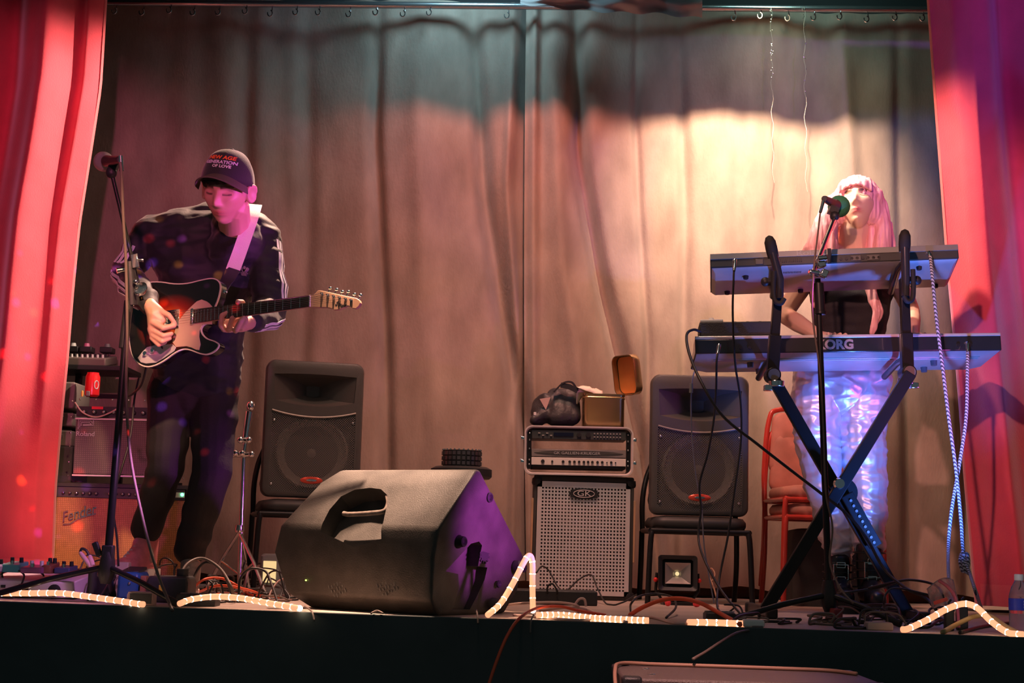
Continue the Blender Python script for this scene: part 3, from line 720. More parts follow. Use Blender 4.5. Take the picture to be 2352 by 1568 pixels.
mb = MB(); mb.tube([(-.088, .02, q.z), (-.092, .02, .06), (-.06, .02, .012), (.06, .02, .012), (.092, .02, .06), (.088, .02, q.z)], .007, 8); mb.box((0, .03, .006), (.13, .16, .012)); obj('bracket', mb, M_blackmetal, fl)
for sx in (-1, 1):
    mb = MB(); mb.ball((sx * .094, .015, q.z - .03), .010, 10, 6); obj('knob', mb, mat('red_knob', (.8, .03, .03), .3), fl)
b2 = P(1534, 1386, 6.45); mb = MB(); mb.ball((b2.x, 6.45, .014), .0135, 12, 8)
tag(obj('red_ball', mb, mat('red_knob2', (.85, .05, .06), .4)), 'tiny red bead on the floor in front of the floodlight, left one', 'bead', 'red beads on the floor')
b2 = P(1600, 1388, 6.45); mb = MB(); mb.ball((b2.x, 6.45, .012), (.016, .012, .012), 12, 8)
tag(obj('red_ball', mb, MATS['red_knob2']), 'tiny red bead on the floor in front of the floodlight, right one', 'bead', 'red beads on the floor')

# studded basket on a stool behind the monitor
q = P(1060, 1072, 6.5)
st = thing('round_stool', 'low round black stool hidden mostly behind the floor monitor', 'stool', (q.x, 6.5, 0))
mb = MB(); mb.lathe([(0, q.z - .05), (.12, q.z - .05), (.13, q.z - .04), (.13, q.z - .01), (.11, q.z), (0, q.z)], 28); obj('seat', mb, M_seatblack, st)
for k in range(3):
    a = R(90 + 120 * k); mb = MB(); mb.cyl((.05 * math.cos(a), .05 * math.sin(a), q.z - .05), (.16 * math.cos(a), .16 * math.sin(a), 0), .011, seg=8); obj('leg', mb, M_blackmetal, st)
bk = thing('studded_basket', 'small round dark basket with rows of square studs behind the floor monitor', 'basket', (q.x, 6.5, q.z + .001))
mb = MB(); mb.lathe([(0, 0), (.080, 0), (.082, .068), (.076, .068), (.074, .006), (0, .006)], 32); obj('basket_body', mb, M_black, bk)
M_stud = mat('dull_stud', (.16, .14, .15), .3, .6)
for j in range(3):
    for k in range(26):
        a = 2 * math.pi * k / 26; mb = MB(); mb.box((0, 0, 0), (.013, .006, .015), Matrix.Translation((.083 * math.cos(a), .083 * math.sin(a), .013 + .021 * j)) @ Matrix.Rotation(a + math.pi / 2, 4, 'Z'))
        obj('stud', mb, M_stud, bk, smooth=False)
for k in range(26):
    a = 2 * math.pi * k / 26; mb = MB(); mb.ball((.081 * math.cos(a), .081 * math.sin(a), .070), .004, 6, 4); obj('rim_bead', mb, M_chrome, bk)

# ---------------------------------------------------------------- guitar amplifiers
def knob(mb_, x, z, r=.009, y=-.012): mb_.cyl((x, y, z), (x, .0, z), r * .8, r, seg=12)
M, w = face_frame((103, 1352), (425, 1361), 6.74); M.translation.z = 0; H = .455
fa = thing('combo_amplifier', 'large combo amplifier with tan woven grille cloth and script name badge, under the smaller one', 'amplifier', M=M, group='guitar combo amplifiers')
mb = MB(); mb.box((0, .13, H / 2), (w, .25, H)); body = obj('cabinet', mb, M_tolex, fa, bevel=.012)
mb = MB(); mb.box((0, .0, H * .44), (w - .04, .05, H * .84)); mb.box((0, .0, H * .91), (w - .04, .05, H * .10)); boolcut(body, mb)
mb = MB(); mb.box((0, .012, H * .905), (w - .05, .02, H * .095)); pn = obj('control_panel', mb, mat('amp_panel', (.10, .085, .08), .35, .4), fa)
for i in range(17):
    x = -w / 2 + .055 + i * (w - .12) / 17
    if i in (6,): continue
    mb = MB(); knob(mb, x, H * .905 - .004, .008 if i % 7 > 1 else .006); k = obj('knob', mb, M_black, pn)
    mb = MB(); mb.ball((x, -.013, H * .905 - .003), (.0045, .002, .0045), 8, 5); obj('knob_cap', mb, M_chrome, k) if False else obj('knob_cap', mb, M_chrome, pn)
mb = MB(); mb.box((w / 2 - .055, -.001, H * .905), (.06, .008, .022)); obj('panel_label', mb, mat('pale_label', (.6, .55, .5), .5), pn)
mb = MB(); mb.ball((w / 2 - .035, -.006, H * .905 + .002), .007, 12, 8); obj('pilot_light', mb, mat('green_pilot', (.1, .9, .4), .3, emit=(.1, 1, .45), estr=5), pn)
M_tan = mat('tan_grille_cloth', (.58, .27, .10), .75, noise_amt=.1, noise_scale=30)
def weave(m, sc, amt=.5):
    nt = m.node_tree; L = nt.links; b = nt.nodes['Principled BSDF']; tc = nt.nodes.new('ShaderNodeTexCoord')
    wv = []
    for ax in ('X', 'Z'):
        n = nt.nodes.new('ShaderNodeTexWave'); n.bands_direction = ax; n.inputs['Scale'].default_value = sc; L.new(tc.outputs['Object'], n.inputs[0]); wv.append(n)
    mx = nt.nodes.new('ShaderNodeMath'); mx.operation = 'MULTIPLY'; L.new(wv[0].outputs['Fac'], mx.inputs[0]); L.new(wv[1].outputs['Fac'], mx.inputs[1])
    bp = nt.nodes.new('ShaderNodeBump'); bp.inputs['Strength'].default_value = amt; bp.inputs['Distance'].default_value = .003; L.new(mx.outputs[0], bp.inputs['Height']); L.new(bp.outputs[0], b.inputs['Normal'])
    old = b.inputs['Base Color'].links[0].from_socket; mm = nt.nodes.new('ShaderNodeMixRGB'); mm.blend_type = 'MULTIPLY'; mm.inputs[0].default_value = .6
    L.new(old, mm.inputs[1]); L.new(mx.outputs[0], mm.inputs[2]); mp = nt.nodes.new('ShaderNodeMapRange'); mp.inputs[3].default_value = .35; L.new(mx.outputs[0], mp.inputs[0])
    L.new(mp.outputs[0], mm.inputs[2]); L.new(mm.outputs[0], b.inputs['Base Color'])
weave(M_tan, 38)
mb = MB(); mb.box((0, .010, H * .44), (w - .045, .014, H * .83)); obj('grille_cloth', mb, M_tan, fa, bevel=.004)
M_purplechrome = mat('badge_chrome', (.6, .58, .62), .2, .9)
T = Matrix.Translation((-w / 2 + .125, -.003, H * .70)) @ Matrix.Rotation(R(90), 4, 'X') @ Matrix.Rotation(R(16), 4, 'Z')
sc = text('script_badge', 'Fender', fa, T, .064, .003, M_purplechrome, sx=.85, shear=.35)
mb = MB(); mb.tube(spline([T @ Vector(p) for p in ((-.075, -.030, 0), (-.04, -.034, 0), (0, -.022, 0), (.075, -.020, 0))], 6), .0028, 6); obj('badge_underline', mb, M_purplechrome, fa)
for sx in (-1, 1):
    mb = MB(); mb.box((sx * (w / 2 - .002), -.0, H * .5), (.012, .012, H * .9)); obj('edge_strip', mb, M_black, fa, bevel=.003)

M2, w2 = face_frame((146, 1114), (428, 1120), 6.77); M2.translation.z = H + .001; H2 = .385
ra = thing('combo_amplifier', 'smaller black combo amplifier with grey grille, white trim lines and a can on top', 'amplifier', M=M2, group='guitar combo amplifiers')
mb = MB(); mb.box((0, .12, H2 / 2 + .008), (w2, .23, H2 - .016)); body = obj('cabinet', mb, M_tolex, ra, bevel=.010)
mb = MB(); mb.box((0, .0, H2 * .40 + .01), (w2 - .07, .05, H2 * .66)); mb.box((0, .0, H2 * .82), (w2 - .07, .05, H2 * .13)); boolcut(body, mb)
for x in (-1, 1):
    mb = MB(); mb.cyl((x * (w2 / 2 - .05), .06, 0), (x * (w2 / 2 - .05), .06, .01), .018, seg=12); obj('foot', mb, M_rubber, ra)
mb = MB(); mb.box((0, .012, H2 * .82), (w2 - .075, .02, H2 * .12)); pn = obj('control_panel', mb, M_black, ra)
for i, cidx in enumerate((0, 0, 1, 2, 1, 1, 1, 1, 1, 1)):
    x = -w2 / 2 + .075 + i * (w2 - .15) / 9; mb = MB(); knob(mb, x, H2 * .815, .011, -.014); obj('knob', mb, M_black, pn)
    mb = MB(); mb.ball((x, -.015, H2 * .815), (.006, .003, .006), 8, 5); obj('knob_cap', mb, M_chrome, pn)
mb = MB(); mb.box((-w2 / 2 + .13, .0015, H2 * .865), (.05, .003, .012)); obj('red_label', mb, mat('red_label', (.8, .03, .05), .5), pn)
M_ggr = mat('grey_grille_cloth', (.22, .18, .155), .8); weave(M_ggr, 34, .4)
mb = MB(); mb.box((0, .012, H2 * .40 + .01), (w2 - .075, .014, H2 * .64)); obj('grille_cloth', mb, M_ggr, ra)
for z in (H2 * .735, H2 * .085):
    mb = MB(); mb.box((0, .0, z), (w2 - .07, .012, .0075)); obj('trim_line', mb, mat('white_trim', (.8, .72, .70), .4), ra, bevel=.002)
text('lettering', 'Roland', ra, Matrix.Translation((-w2 / 2 + .082, .003, H2 * .56)) @ Matrix.Rotation(R(90), 4, 'X'), .030, .001, MATS['letter_silver'], sx=1.0)
lg = MB(); x0, z0_ = -w2 / 2 + .05, H2 * .615
for k in range(3):
    a, b = .006 * k, .0075 * k
    lg.tube([(x0 + a, 0, z0_ + b), (x0 + a, 0, z0_ + .044 - b), (x0 + .062 - a, 0, z0_ + .044 - b), (x0 + .066 - a, 0, z0_ + .038 - b), (x0 + .066 - a, 0, z0_ + .018 + b * .5), (x0 + .02, 0, z0_ + .016 + b * .5)][:6 - (k == 2)], .0016, 6)
obj('logo', lg, MATS['letter_silver'], ra)
for sx in (-1, 1):
    for z in (.03, .09, .16, .22, .29, .36):
        mb = MB(); mb.ball((sx * (w2 / 2 - .016), .002, z), .0045, 8, 5); obj('stud', mb, M_chrome, ra)
for k in range(7):
    mb = MB(); mb.ball((-w2 / 2 + .05 + k * .072, .002, H2 - .015), .005, 8, 5); obj('stud', mb, M_chrome, ra)
mb = MB(); mb.tube(spline([(-w2 / 2 + .03, -.004, H2 - .03), (-w2 / 2 + .07, -.016, H2 - .075), (-w2 / 2 + .13, -.022, H2 - .095), (-w2 / 2 + .19, -.018, H2 - .075), (-w2 / 2 + .24, -.004, H2 - .04)], 6), .0035, 8)
o = obj('hanging_cable', mb, mat('beige_cable', (.5, .36, .30), .5)); o.matrix_basis = M2.copy(); tag(o, 'beige braided lead drooping across the knobs of the upper combo amplifier', 'cable')
HT = H + H2 + .001
# drinks can and small items on the amp
q = P(211, 905, 6.85)
can = thing('drinks_can', 'red soft drink can standing on the upper combo amplifier', 'can', (q.x, 6.85, HT))
mb = MB(); mb.lathe([(0, .002), (.024, .001), (.033, .010), (.033, .092), (.026, .108), (.027, .112), (.025, .112), (.023, .108), (0, .108)], 28); obj('can_body', mb, mat('can_red', (.80, .02, .025), .25, coat=.5), can)
mb = MB(); mb.tube([(.033 * math.sin(a), -.0335 * math.cos(a), .055 + z) for a, z in [(R(48 + 18 * math.cos(t)), .018 * math.sin(t)) for t in [2 * math.pi * k / 20 for k in range(21)]]], .0028, 6); obj('can_emblem', mb, M_white, can)
q2 = P(189, 905, 6.82); mb = MB(); mb.lathe([(0, 0), (.0045, 0), (.006, .012), (.005, .025), (0, .028)], 12, Matrix.Translation((q2.x, 6.82, HT)))
tag(obj('yellow_lighter', mb, mat('yellow_plastic', (.85, .55, .12), .4)), 'tiny yellow lighter beside the red can', 'lighter')
q2 = P(202, 905, 6.80); mb = MB(); mb.box((q2.x, 6.80, HT + .012), (.018, .01, .024))
tag(obj('grey_tab', mb, M_grey, bevel=.004), 'small grey plastic block in front of the red can', 'block')
# drawers behind
q = P(140, 1050, 7.0)
for k, (zz, hh_, lab) in enumerate(((.62, .07, 'bottom'), (.71, .06, 'middle'), (.79, .12, 'top'))):
    t = thing('storage_case', 'grey hard case in the stack left of the combo amplifiers, %s one' % lab, 'case', (q.x - .10, 7.0, zz), group='stacked grey cases')
    mb = MB(); mb.box((0, 0, hh_ / 2), (.36, .26, hh_)); obj('case_body', mb, mat('grey_case', (.22, .19, .17), .6), t, bevel=.006)
    mb = MB(); mb.box((.13, -.134, hh_ * .6), (.02, .01, .02)); obj('latch', mb, M_chrome, t, bevel=.002)
t = thing('black_trunk', 'tall black trunk that carries the stacked grey cases by the left curtain', 'trunk', (q.x - .10, 7.0, 0))
mb = MB(); mb.box((0, 0, .31), (.38, .28, .62)); obj('trunk_body', mb, M_tolex, t, bevel=.01)
# mixer on a folding table frame
ta, tb = P(60, 838, 7.25), P(300, 838, 7.25)
tf = thing('keyboard_table', 'black folding table frame holding a mixer behind the combo amplifiers', 'table', ((ta.x + tb.x) / 2, 7.36, 0))
wt = tb.x - ta.x; zt = ta.z
mb = MB(); mb.box((0, -.04, zt - .012), (wt, .30, .024)); obj('table_top', mb, M_black, tf, bevel=.004)
for x in (-.42, -.05, .40):
    mb = MB(); mb.box((x * wt, -.0, (zt - .024) / 2), (.028, .028, zt - .024)); obj('leg', mb, M_blackmetal, tf)
mb = MB(); mb.box((0, .0, zt - .13), (wt * .85, .02, .02)); obj('brace', mb, M_blackmetal, tf)
mx = thing('mixing_console', 'small mixer with rows of knobs on the table behind the amplifiers', 'mixer', (P(185, 830, 7.25).x, 7.32, zt + .006))
T = Matrix.Rotation(R(9), 4, 'X')
mb = MB(); mb.box((0, 0, .03), (.26, .22, .04), T); mp = obj('console', mb, mat('brown_grey', (.22, .17, .15), .5), mx, bevel=.006)
for i in range(10):
    for j in range(3):
        mb = MB(); mb.cyl((-.11 + i * .0245, -.085 + j * .06, .05), (-.11 + i * .0245, -.085 + j * .06, .065), .006, .005, 8, T); obj('knob', mb, (M_white, M_black, M_stud)[j], mp)
for i, x in enumerate((-.06, .0, .09)):
    t = thing('small_pedal', ('round pale-topped gadget', 'dark gadget with pink knob', 'rightmost small dark gadget')[i] + ' resting on the small mixer', 'gadget', (P(185, 830, 7.25).x + x * 1.1, 7.35, zt + .078), group='gadgets on the mixer')
    mb = MB(); mb.box((0, 0, .014), (.06, .07, .028)); obj('casing', mb, M_black, t, bevel=.004)
    mb = MB(); mb.cyl((0, -.01, .028), (0, -.01, .045), .016, .012, 12); obj('knob', mb, (M_white, mat('pink_plastic', (.6, .15, .3), .4), M_grey)[i], t)

# ---------------------------------------------------------------- chrome percussion stand between guitarist and PA
q = P(552, 1300, 6.45); bs = V(q.x, 6.45, 0); r = thing('hardware_stand', 'bare chrome percussion stand with tripod feet beside the guitarist\'s leg', 'stand', bs)
top = P(570, 1000, 6.45); mid = P(560, 1040, 6.45)
mb = MB(); mb.cyl(bs + V(0, 0, .03), mid, .010, seg=12); obj('tube', mb, M_chrome, r, world=True)
mb = MB(); mb.cyl(mid, P(573, 950, 6.45), .0085, seg=12); obj('rod', mb, M_chrome, r, world=True)
mb = MB(); mb.cyl(P(563, 1012, 6.45), P(573, 945, 6.45), .014, .016, 12); mb.ball(P(576, 932, 6.45), (.019, .019, .022), 14, 10); obj('holder', mb, M_chrome, r, world=True)
for a, b, n, rr in (((512, 1044), (582, 1043), 'cross_arm', .011), ((531, 1042), (537, 985), 'side_arm', .009), ((548, 1008), (575, 1012), 'clamp', .012)):
    mb = MB(); mb.cyl(P(a[0], a[1], 6.42), P(b[0], b[1], 6.42), rr, seg=10); obj(n, mb, M_chrome, r, world=True)
for a in ((520, 1044), (541, 1040), (556, 1040), (578, 1043), (552, 1010), (572, 1010)):
    mb = MB(); mb.ball(P(a[0], a[1], 6.41), .014, 10, 8); obj('wing_nut', mb, M_chrome, r, world=True)
hb = P(550, 1222, 6.45)
mb = MB(); mb.lathe([(0, 0), (.018, 0), (.02, .012), (.018, .03), (0, .03)], 14, Matrix.Translation(hb)); obj('collar', mb, M_chrome, r, world=True)
for ex in ((478, 1270, 6.65), (612, 1335, 6.22), (575, 1296, 6.7)):
    e = F(ex[0], ex[1]); e = V(P(ex[0], ex[1], ex[2]).x, ex[2], .012)
    mb = MB(); md = hb.lerp(e, .55) + V(0, 0, .012); mb.tube([hb, md, e], .007, 8); mb.tube([hb + V(0, .012, 0), md + V(0, .012, 0), e], .006, 8); mb.cyl(md, bs + V(0, 0, .08), .0045, seg=6); leg = obj('leg', mb, M_chrome, r, world=True)
    mb = MB(); mb.ball(e, .012, 8, 6); obj('rubber_foot', mb, M_rubber, leg, world=True)
q = P(618, 1300, 6.55); t = thing('lamp_box', 'small grey box with a glowing yellow window under the left loudspeaker chair', 'lamp', (q.x + .02, 6.55, 0))
mb = MB(); mb.loft([[Vector((x, y, z)) for x, y in rrect(.11 * s, .09 * s, .02)] for s, z in ((1.3, 0), (1.3, .02), (1, .04), (.95, .16), (.8, .17))]); obj('box_body', mb, M_grey, t, angle=40)
mb = MB(); mb.box((-.01, -.047, .095), (.055, .006, .09)); obj('window', mb, mat('yellow_window', (.8, .65, .3), .5, emit=(1, .75, .35), estr=.55), t, bevel=.002)

# ================================================================ floor monitor wedge
wl = F(682, 1396); YW0, YW1 = 5.50, 5.16
A = V(P(668, 1400, YW0).x, YW0, 0); B = V(P(1015, 1412, YW1 - .02).x, YW1 - .02, 0)
xw = (B - A).normalized(); Lw = (B - A).length
yaw = math.atan2(xw.y, xw.x) - R(16)
B = P(1003, 1412, 5.06); B.z = 0
ang = -R(35); ux = V(math.cos(ang), math.sin(ang), 0); uy = V(-math.sin(ang), math.cos(ang), 0)
Lw = .60; O = B - ux * Lw
Mw = Matrix((ux, uy, V(0, 0, 1))).transposed().to_4x4(); Mw.translation = O
wd = thing('floor_monitor', 'large black wedge monitor loudspeaker lying on the stage edge beside the bright rope light peak', 'loudspeaker', M=Mw)
sec = [(.03, 0.0, .02, .585), (-.03, .05, -.045, .60), (-.045, .19, -.10, .612), (-.045, .285, -.075, .628), (.066, .440, .005, .668), (.125, .487, .045, .655), (.150, .487, .055, .650), (.50, .20, .00, .60), (.47, .08, .01, .60), (.41, 0, .03, .585)]
mb = MB(); mb.loft([[V(s[2], s[0], s[1]) for s in sec], [V(s[3] - .03, s[0], s[1]) for s in sec],
                    [V(s[3], s[0] + (.0 if s[1] else 0), s[1]) for s in sec]])
M_wedge = mat('scuffed_black_moulding', (0.062, 0.057, 0.050), 0.5, noise_amt=.3, noise_scale=14, bump=.3, bump_scale=260)
wb = obj('cabinet', mb, M_wedge, wd, bevel=.014, bseg=3)
dg = bpy.context.evaluated_depsgraph_get(); dg.update(); me = bpy.data.meshes.new_from_object(wb.evaluated_get(dg)); wb.modifiers.clear(); wb.data = me
iMw = Mw.inverted()
def wplane(pts, p0, n, off=0.0):
    o_ = Mw @ Vector(p0); nn = (Mw.to_3x3() @ Vector(n)).normalized()
    return [iMw @ (PL(a, b, o_, nn)) + Vector(n).normalized() * off for a, b in pts]
nT = Vector((0, -(.452 - .285), (.075 + .045))).normalized()
cutp = [(733, 1216), (757, 1170), (783, 1140), (815, 1124), (850, 1120), (875, 1123), (889, 1136), (889, 1160), (880, 1200), (868, 1228), (800, 1240)]
a_ = wplane(cutp, (.2, -.045, .285), nT, .05); b_ = wplane(cutp, (.2, -.045, .285), nT, -.07)
boolcut(wb, MB().loft([a_, b_]))
hb_ = wplane([(785, 1174), (800, 1176), (850, 1173), (879, 1168), (888, 1150), (886, 1135)], (.2, -.045, .285), nT, -.012)
mb = MB(); mb.tube(spline(hb_, 5), .0085, 10); obj('carrying_handle', mb, mat('mottled_handle', (.16, .13, .11), .4, noise_amt=.4, noise_scale=50), wd)  # lighter, blotchier tone than the cabinet around it
# end face parts
nE = Vector((1, 0, 0)); pE = (.612, .2, .2)
slot = [(1026, 1312), (1052, 1278), (1078, 1248), (1094, 1242), (1103, 1250), (1102, 1290), (1124, 1296), (1121, 1330), (1104, 1372), (1088, 1408), (1040, 1406), (1060, 1370), (1050, 1330)]
slot = [(1026, 1312), (1078, 1248), (1096, 1243), (1104, 1252), (1100, 1300), (1122, 1303), (1119, 1330), (1104, 1372), (1092, 1400), (1052, 1400), (1062, 1350), (1056, 1318)]
boolcut(wb, MB().loft([wplane(slot, pE, nE, .03), wplane(slot, pE, nE, -.05)]))
wb.data.materials.clear(); wb.data.materials.append(M_wedge)
g = wplane([(1112, 1274)], pE, nE, 0)[0]
mb = MB(); T = Matrix.Translation(g) @ Matrix.Rotation(R(90), 4, 'Y')
gear = []
for k in range(24):
    rr_ = .030 if k % 2 else .022; gear += [(rr_ * math.cos(2 * math.pi * (k - .4) / 24), rr_ * math.sin(2 * math.pi * (k - .4) / 24)), (rr_ * math.cos(2 * math.pi * (k + .4) / 24), rr_ * math.sin(2 * math.pi * (k + .4) / 24))]
mb.prism(gear, -.002, .003, T); obj('pole_socket', mb, M_rubber, wd, smooth=False)
for k, (a, b) in enumerate(((1108, 1142), (1048, 1243), (1186, 1302), (1132, 1388))):
    g = wplane([(a, b)], pE, nE, 0)[0]; T = Matrix.Translation(g) @ Matrix.Rotation(R(90), 4, 'Y')
    mb = MB(); mb.lathe([(0, -.002), (.024, -.002), (.023, .012), (.019, .018), (.017, .034), (.011, .037), (.005, .030), (0, .030)], 20, T); obj('rubber_foot', mb, M_rubber, wd)
for a, b in ((1075, 1198), (1146, 1341)):
    g = wplane([(a, b)], pE, nE, 0)[0]; T = Matrix.Translation(g) @ Matrix.Rotation(R(90), 4, 'Y')
    mb = MB(); mb.lathe([(0, -.002), (.013, -.002), (.012, .003), (.006, .002), (0, .0)], 14, T); obj('screw', mb, M_black, wd)
nD = Vector((0, -1, -.09)).normalized()
for k, (x, y, n, ln) in enumerate(((775, 1350, 5, 26), (890, 1345, 6, 36))):
    T0 = wplane([(x, y)], (.2, -.045, .285), (0, -1, -.06), .002)[0]
    mb = MB()
    for j in range(n):
        u0 = (j - n / 2) * .013
        for q in range(3):
            mb.box((u0 + .010 * q * .6, 0, .016 - q * .018 - .003 * (j % 2)), (.004, .0012, .014 - .003 * ((j + q) % 3)), Matrix.Translation(T0) @ Matrix.Rotation(R(-24), 4, 'Y'))
    obj('printed_label', mb, mat('label_grey', (.15, .15, .14), .6), wd, smooth=False)
T0 = wplane([(704, 1332)], (.2, -.045, .285), (0, -1, -.06), .003)[0]
mb = MB(); mb.ball(T0, .0028, 8, 6); obj('power_light', mb, mat('green_led', (.5, .9, .1), .3, emit=(.6, 1, .1), estr=4), wd)
mb = MB(); v = [V(.09, .170, .474), V(.62, .170, .474), V(.585, .475, .222), V(.035, .475, .222)]
nG = (v[1] - v[0]).cross(v[3] - v[0]).normalized(); nG = nG if nG.z > 0 else -nG
mb.loft([[q + nG * .001 for q in v], [q + nG * .012 for q in v]]); obj('front_grille', mb, M_black, wd, bevel=.004)

# ================================================================ guitar
GO = P(450, 727, 5.62); GN = P(714, 692, 5.43)
G = frame(GO, GN - GO, (-.38, -1, .10))
gx, gy, gz = G.to_3x3().col; iG = G.inverted()
def gp(px, py, off=0.0):     # a photograph point carried onto the guitar's face
    q = iG @ PL(px, py, GO + gz * off, gz); return (q.x, q.y)
M_sun = bpy.data.materials.new('sunburst_lacquer'); M_sun.use_nodes = True
def sunburst():
    nt = M_sun.node_tree; b = nt.nodes['Principled BSDF']; L = nt.links
    b.inputs['Roughness'].default_value = .22; b.inputs['Coat Weight'].default_value = .5
    tc = nt.nodes.new('ShaderNodeTexCoord'); mp = nt.nodes.new('ShaderNodeMapping'); mp.vector_type = 'POINT'
    mp.inputs['Location'].default_value = (.115, .015, 0)
    mp.inputs['Scale'].default_value = (1, 1.35, 0)
    ln = nt.nodes.new('ShaderNodeVectorMath'); ln.operation = 'LENGTH'; r = nt.nodes.new('ShaderNodeValToRGB')
    mu = nt.nodes.new('ShaderNodeMath'); mu.operation = 'MULTIPLY'; mu.inputs[1].default_value = 4.2
    L.new(tc.outputs['Object'], mp.inputs[0]); L.new(mp.outputs[0], ln.inputs[0]); L.new(ln.outputs['Value'], mu.inputs[0]); L.new(mu.outputs[0], r.inputs[0])
    e = r.color_ramp.elements; e[0].position = .12; e[0].color = (.50, .10, .02, 1); e[1].position = .64; e[1].color = (.012, .010, .010, 1)
    k = e.new(.40); k.color = (.22, .012, .008, 1)
    L.new(r.outputs[0], b.inputs['Base Color'])
sunburst()
gt = thing('electric_guitar', 'sunburst electric guitar with cream pickguard and maple neck played by the man', 'guitar', M=G)
out = [(494, 704), (499, 692), (503, 680), (506, 665), (506, 653), (502, 645), (494, 640), (482, 639), (460, 643), (430, 650), (400, 651), (370, 647), (341, 648), (320, 660), (305, 682), (298, 710), (296, 745), (297, 785), (303, 815), (316, 833), (335, 842), (356, 839), (377, 828), (398, 813), (412, 805), (426, 802), (440, 805), (459, 812), (475, 814), (490, 808), (500, 799), (502, 790), (493, 783), (476, 777), (466, 768), (462, 757), (466, 748), (474, 743), (484, 741)]
body = [gp(a, b) for a, b in out]
body = [(p.x, p.y) for p in spline([Vector((x, y, 0)) for x, y in body], 3)]
def shrink(poly, d):
    n = len(poly); o_ = []
    ar = sum(poly[i][0] * poly[(i + 1) % n][1] - poly[(i + 1) % n][0] * poly[i][1] for i in range(n))
    sg = 1 if ar > 0 else -1
    for i in range(n):
        a = Vector(poly[i - 1]); c = Vector(poly[(i + 1) % n]); t = (c - a).normalized() if (c - a).length > 1e-7 else Vector((1, 0)); o_.append((poly[i][0] - sg * t.y * d, poly[i][1] + sg * t.x * d))
    return o_
in1 = shrink(body, .0028)
mb = MB(); mb.loft([[V(x, y, -.045) for x, y in in1], [V(x, y, -.042) for x, y in body], [V(x, y, -.004) for x, y in body]]); mb.k = 0
mb.loft([[V(x, y, -.004) for x, y in in1], [V(x, y, 0) for x, y in in1]])
obj('body', mb, M_sun, gt, angle=40)
mb = MB(); ci = shrink(body, .0032); co_ = shrink(body, -.0012)
for z0_, z1_ in ((-.006, .0005),):
    n = len(body); v = [V(x, y, z1_) for x, y in ci] + [V(x, y, z1_) for x, y in co_] + [V(x, y, z0_) for x, y in co_]
    f = [(i, (i + 1) % n, n + (i + 1) % n, n + i) for i in range(n)] + [(n + i, n + (i + 1) % n, 2 * n + (i + 1) % n, 2 * n + i) for i in range(n)]
    mb.add(v, f)
obj('edge_binding', mb, mat('cream_binding', (.75, .66, .60), .4), gt, angle=60)
pg = [(458, 804), (461, 791), (458, 773), (459, 759), (465, 745), (488, 745), (488, 704), (482, 697), (475, 692), (464, 688), (453, 692), (440, 704), (426, 718), (412, 735), (404, 755), (399, 773), (397, 786), (405, 797), (419, 796), (429, 795), (440, 798), (451, 803)]
mb = MB(); mb.prism([gp(a, b) for a, b in pg], .0004, .003); obj('pickguard', mb, mat('parchment_plastic', (.60, .42, .34), .45), gt, bevel=.0006)
cp = [(317, 822), (324, 832), (336, 835), (359, 833), (379, 821), (401, 806), (405, 798), (397, 790), (375, 792), (356, 793), (339, 797), (328, 808)]
cpm = obj('control_plate', MB().prism([gp(a, b) for a, b in cp], .0006, .0032), mat('brushed_plate', (.75, .72, .75), .45, .45), gt, bevel=.001)
for a, b in ((338, 813), (356, 806)):
    x, y = gp(a, b); mb = MB(); mb.lathe([(0, .003), (.0085, .003), (.0085, .016), (.0075, .018), (0, .018)], 16, Matrix.Translation((x, y, 0))); obj('knob', mb, M_chrome, cpm)
x, y = gp(374, 800); mb = MB(); mb.cyl((x, y, .003), (x + .006, y + .002, .016), .003, .004); obj('switch', mb, M_black, cpm)
# neck, fretboard
nutx = (iG @ GN).x; hw0, hw1 = .0275, .0215
def hw(x): return hw0 + (hw1 - hw0) * x / nutx
mb = MB(); rings = []
for x in [nutx * k / 12 for k in range(13)]:
    h_ = hw(x); rings.append([V(x, h_, .006), V(x, h_ * .98, -.002), V(x, h_ * .6, -.017), V(x, 0, -.021), V(x, -h_ * .6, -.017), V(x, -h_ * .98, -.002), V(x, -h_, .006)])
mb.loft(rings); M_maple = mat('maple', (.50, .28, .18), .35, coat=.3, noise_amt=.15, noise_scale=8, stretch=(.2, 1, 1)); obj('neck', mb, M_maple, gt, angle=60)
mb = MB(); mb.prism([(-.004, -hw0 + .001), (nutx, -hw1 + .001), (nutx, hw1 - .001), (-.004, hw0 - .001)], .0061, .0105); fb = obj('fretboard', mb, mat('rosewood', (.055, .032, .024), .5, noise_amt=.3), gt)
sl = .648; x12 = nutx
for k in range(1, 22):
    x = nutx - sl * (1 - 2 ** (-k / 12)) * (nutx / .46)
    if x < 0.004: break
    mb = MB(); mb.box((x, 0, .0112), (.0018, 2 * hw(x) - .003, .0016)); obj('fret', mb, M_chrome, fb, smooth=False)
mb = MB(); mb.box((nutx + .001, 0, .009), (.004, 2 * hw1, .009)); obj('nut', mb, mat('bone', (.75, .65, .6), .5), gt, bevel=.0008)
# pickup and bridge
for a, b, w_ in ((447, 722, .012),):
    x, y = -.012, 0
    mb = MB(); mb.box((x, y, .0065), (.014, .062, .010)); obj('neck_pickup', mb, M_chrome, gt, bevel=.003)
bx = nutx - sl * .95
mb = MB(); mb.box((bx + .01, 0, .003), (.085, .075, .004)); bp_ = obj('bridge_plate', mb, M_chrome, gt, bevel=.001)
mb = MB(); mb.box((bx + .035, 0, .008), (.018, .065, .008), rot=(0, 0, R(12))); obj('bridge_pickup', mb, M_black, gt, bevel=.002)
for k in range(3):
    mb = MB(); mb.cyl((bx - .005, -.022 + .022 * k - .009, .010), (bx - .005, -.022 + .022 * k + .009, .010), .004, seg=10); obj('saddle', mb, M_chrome, bp_)
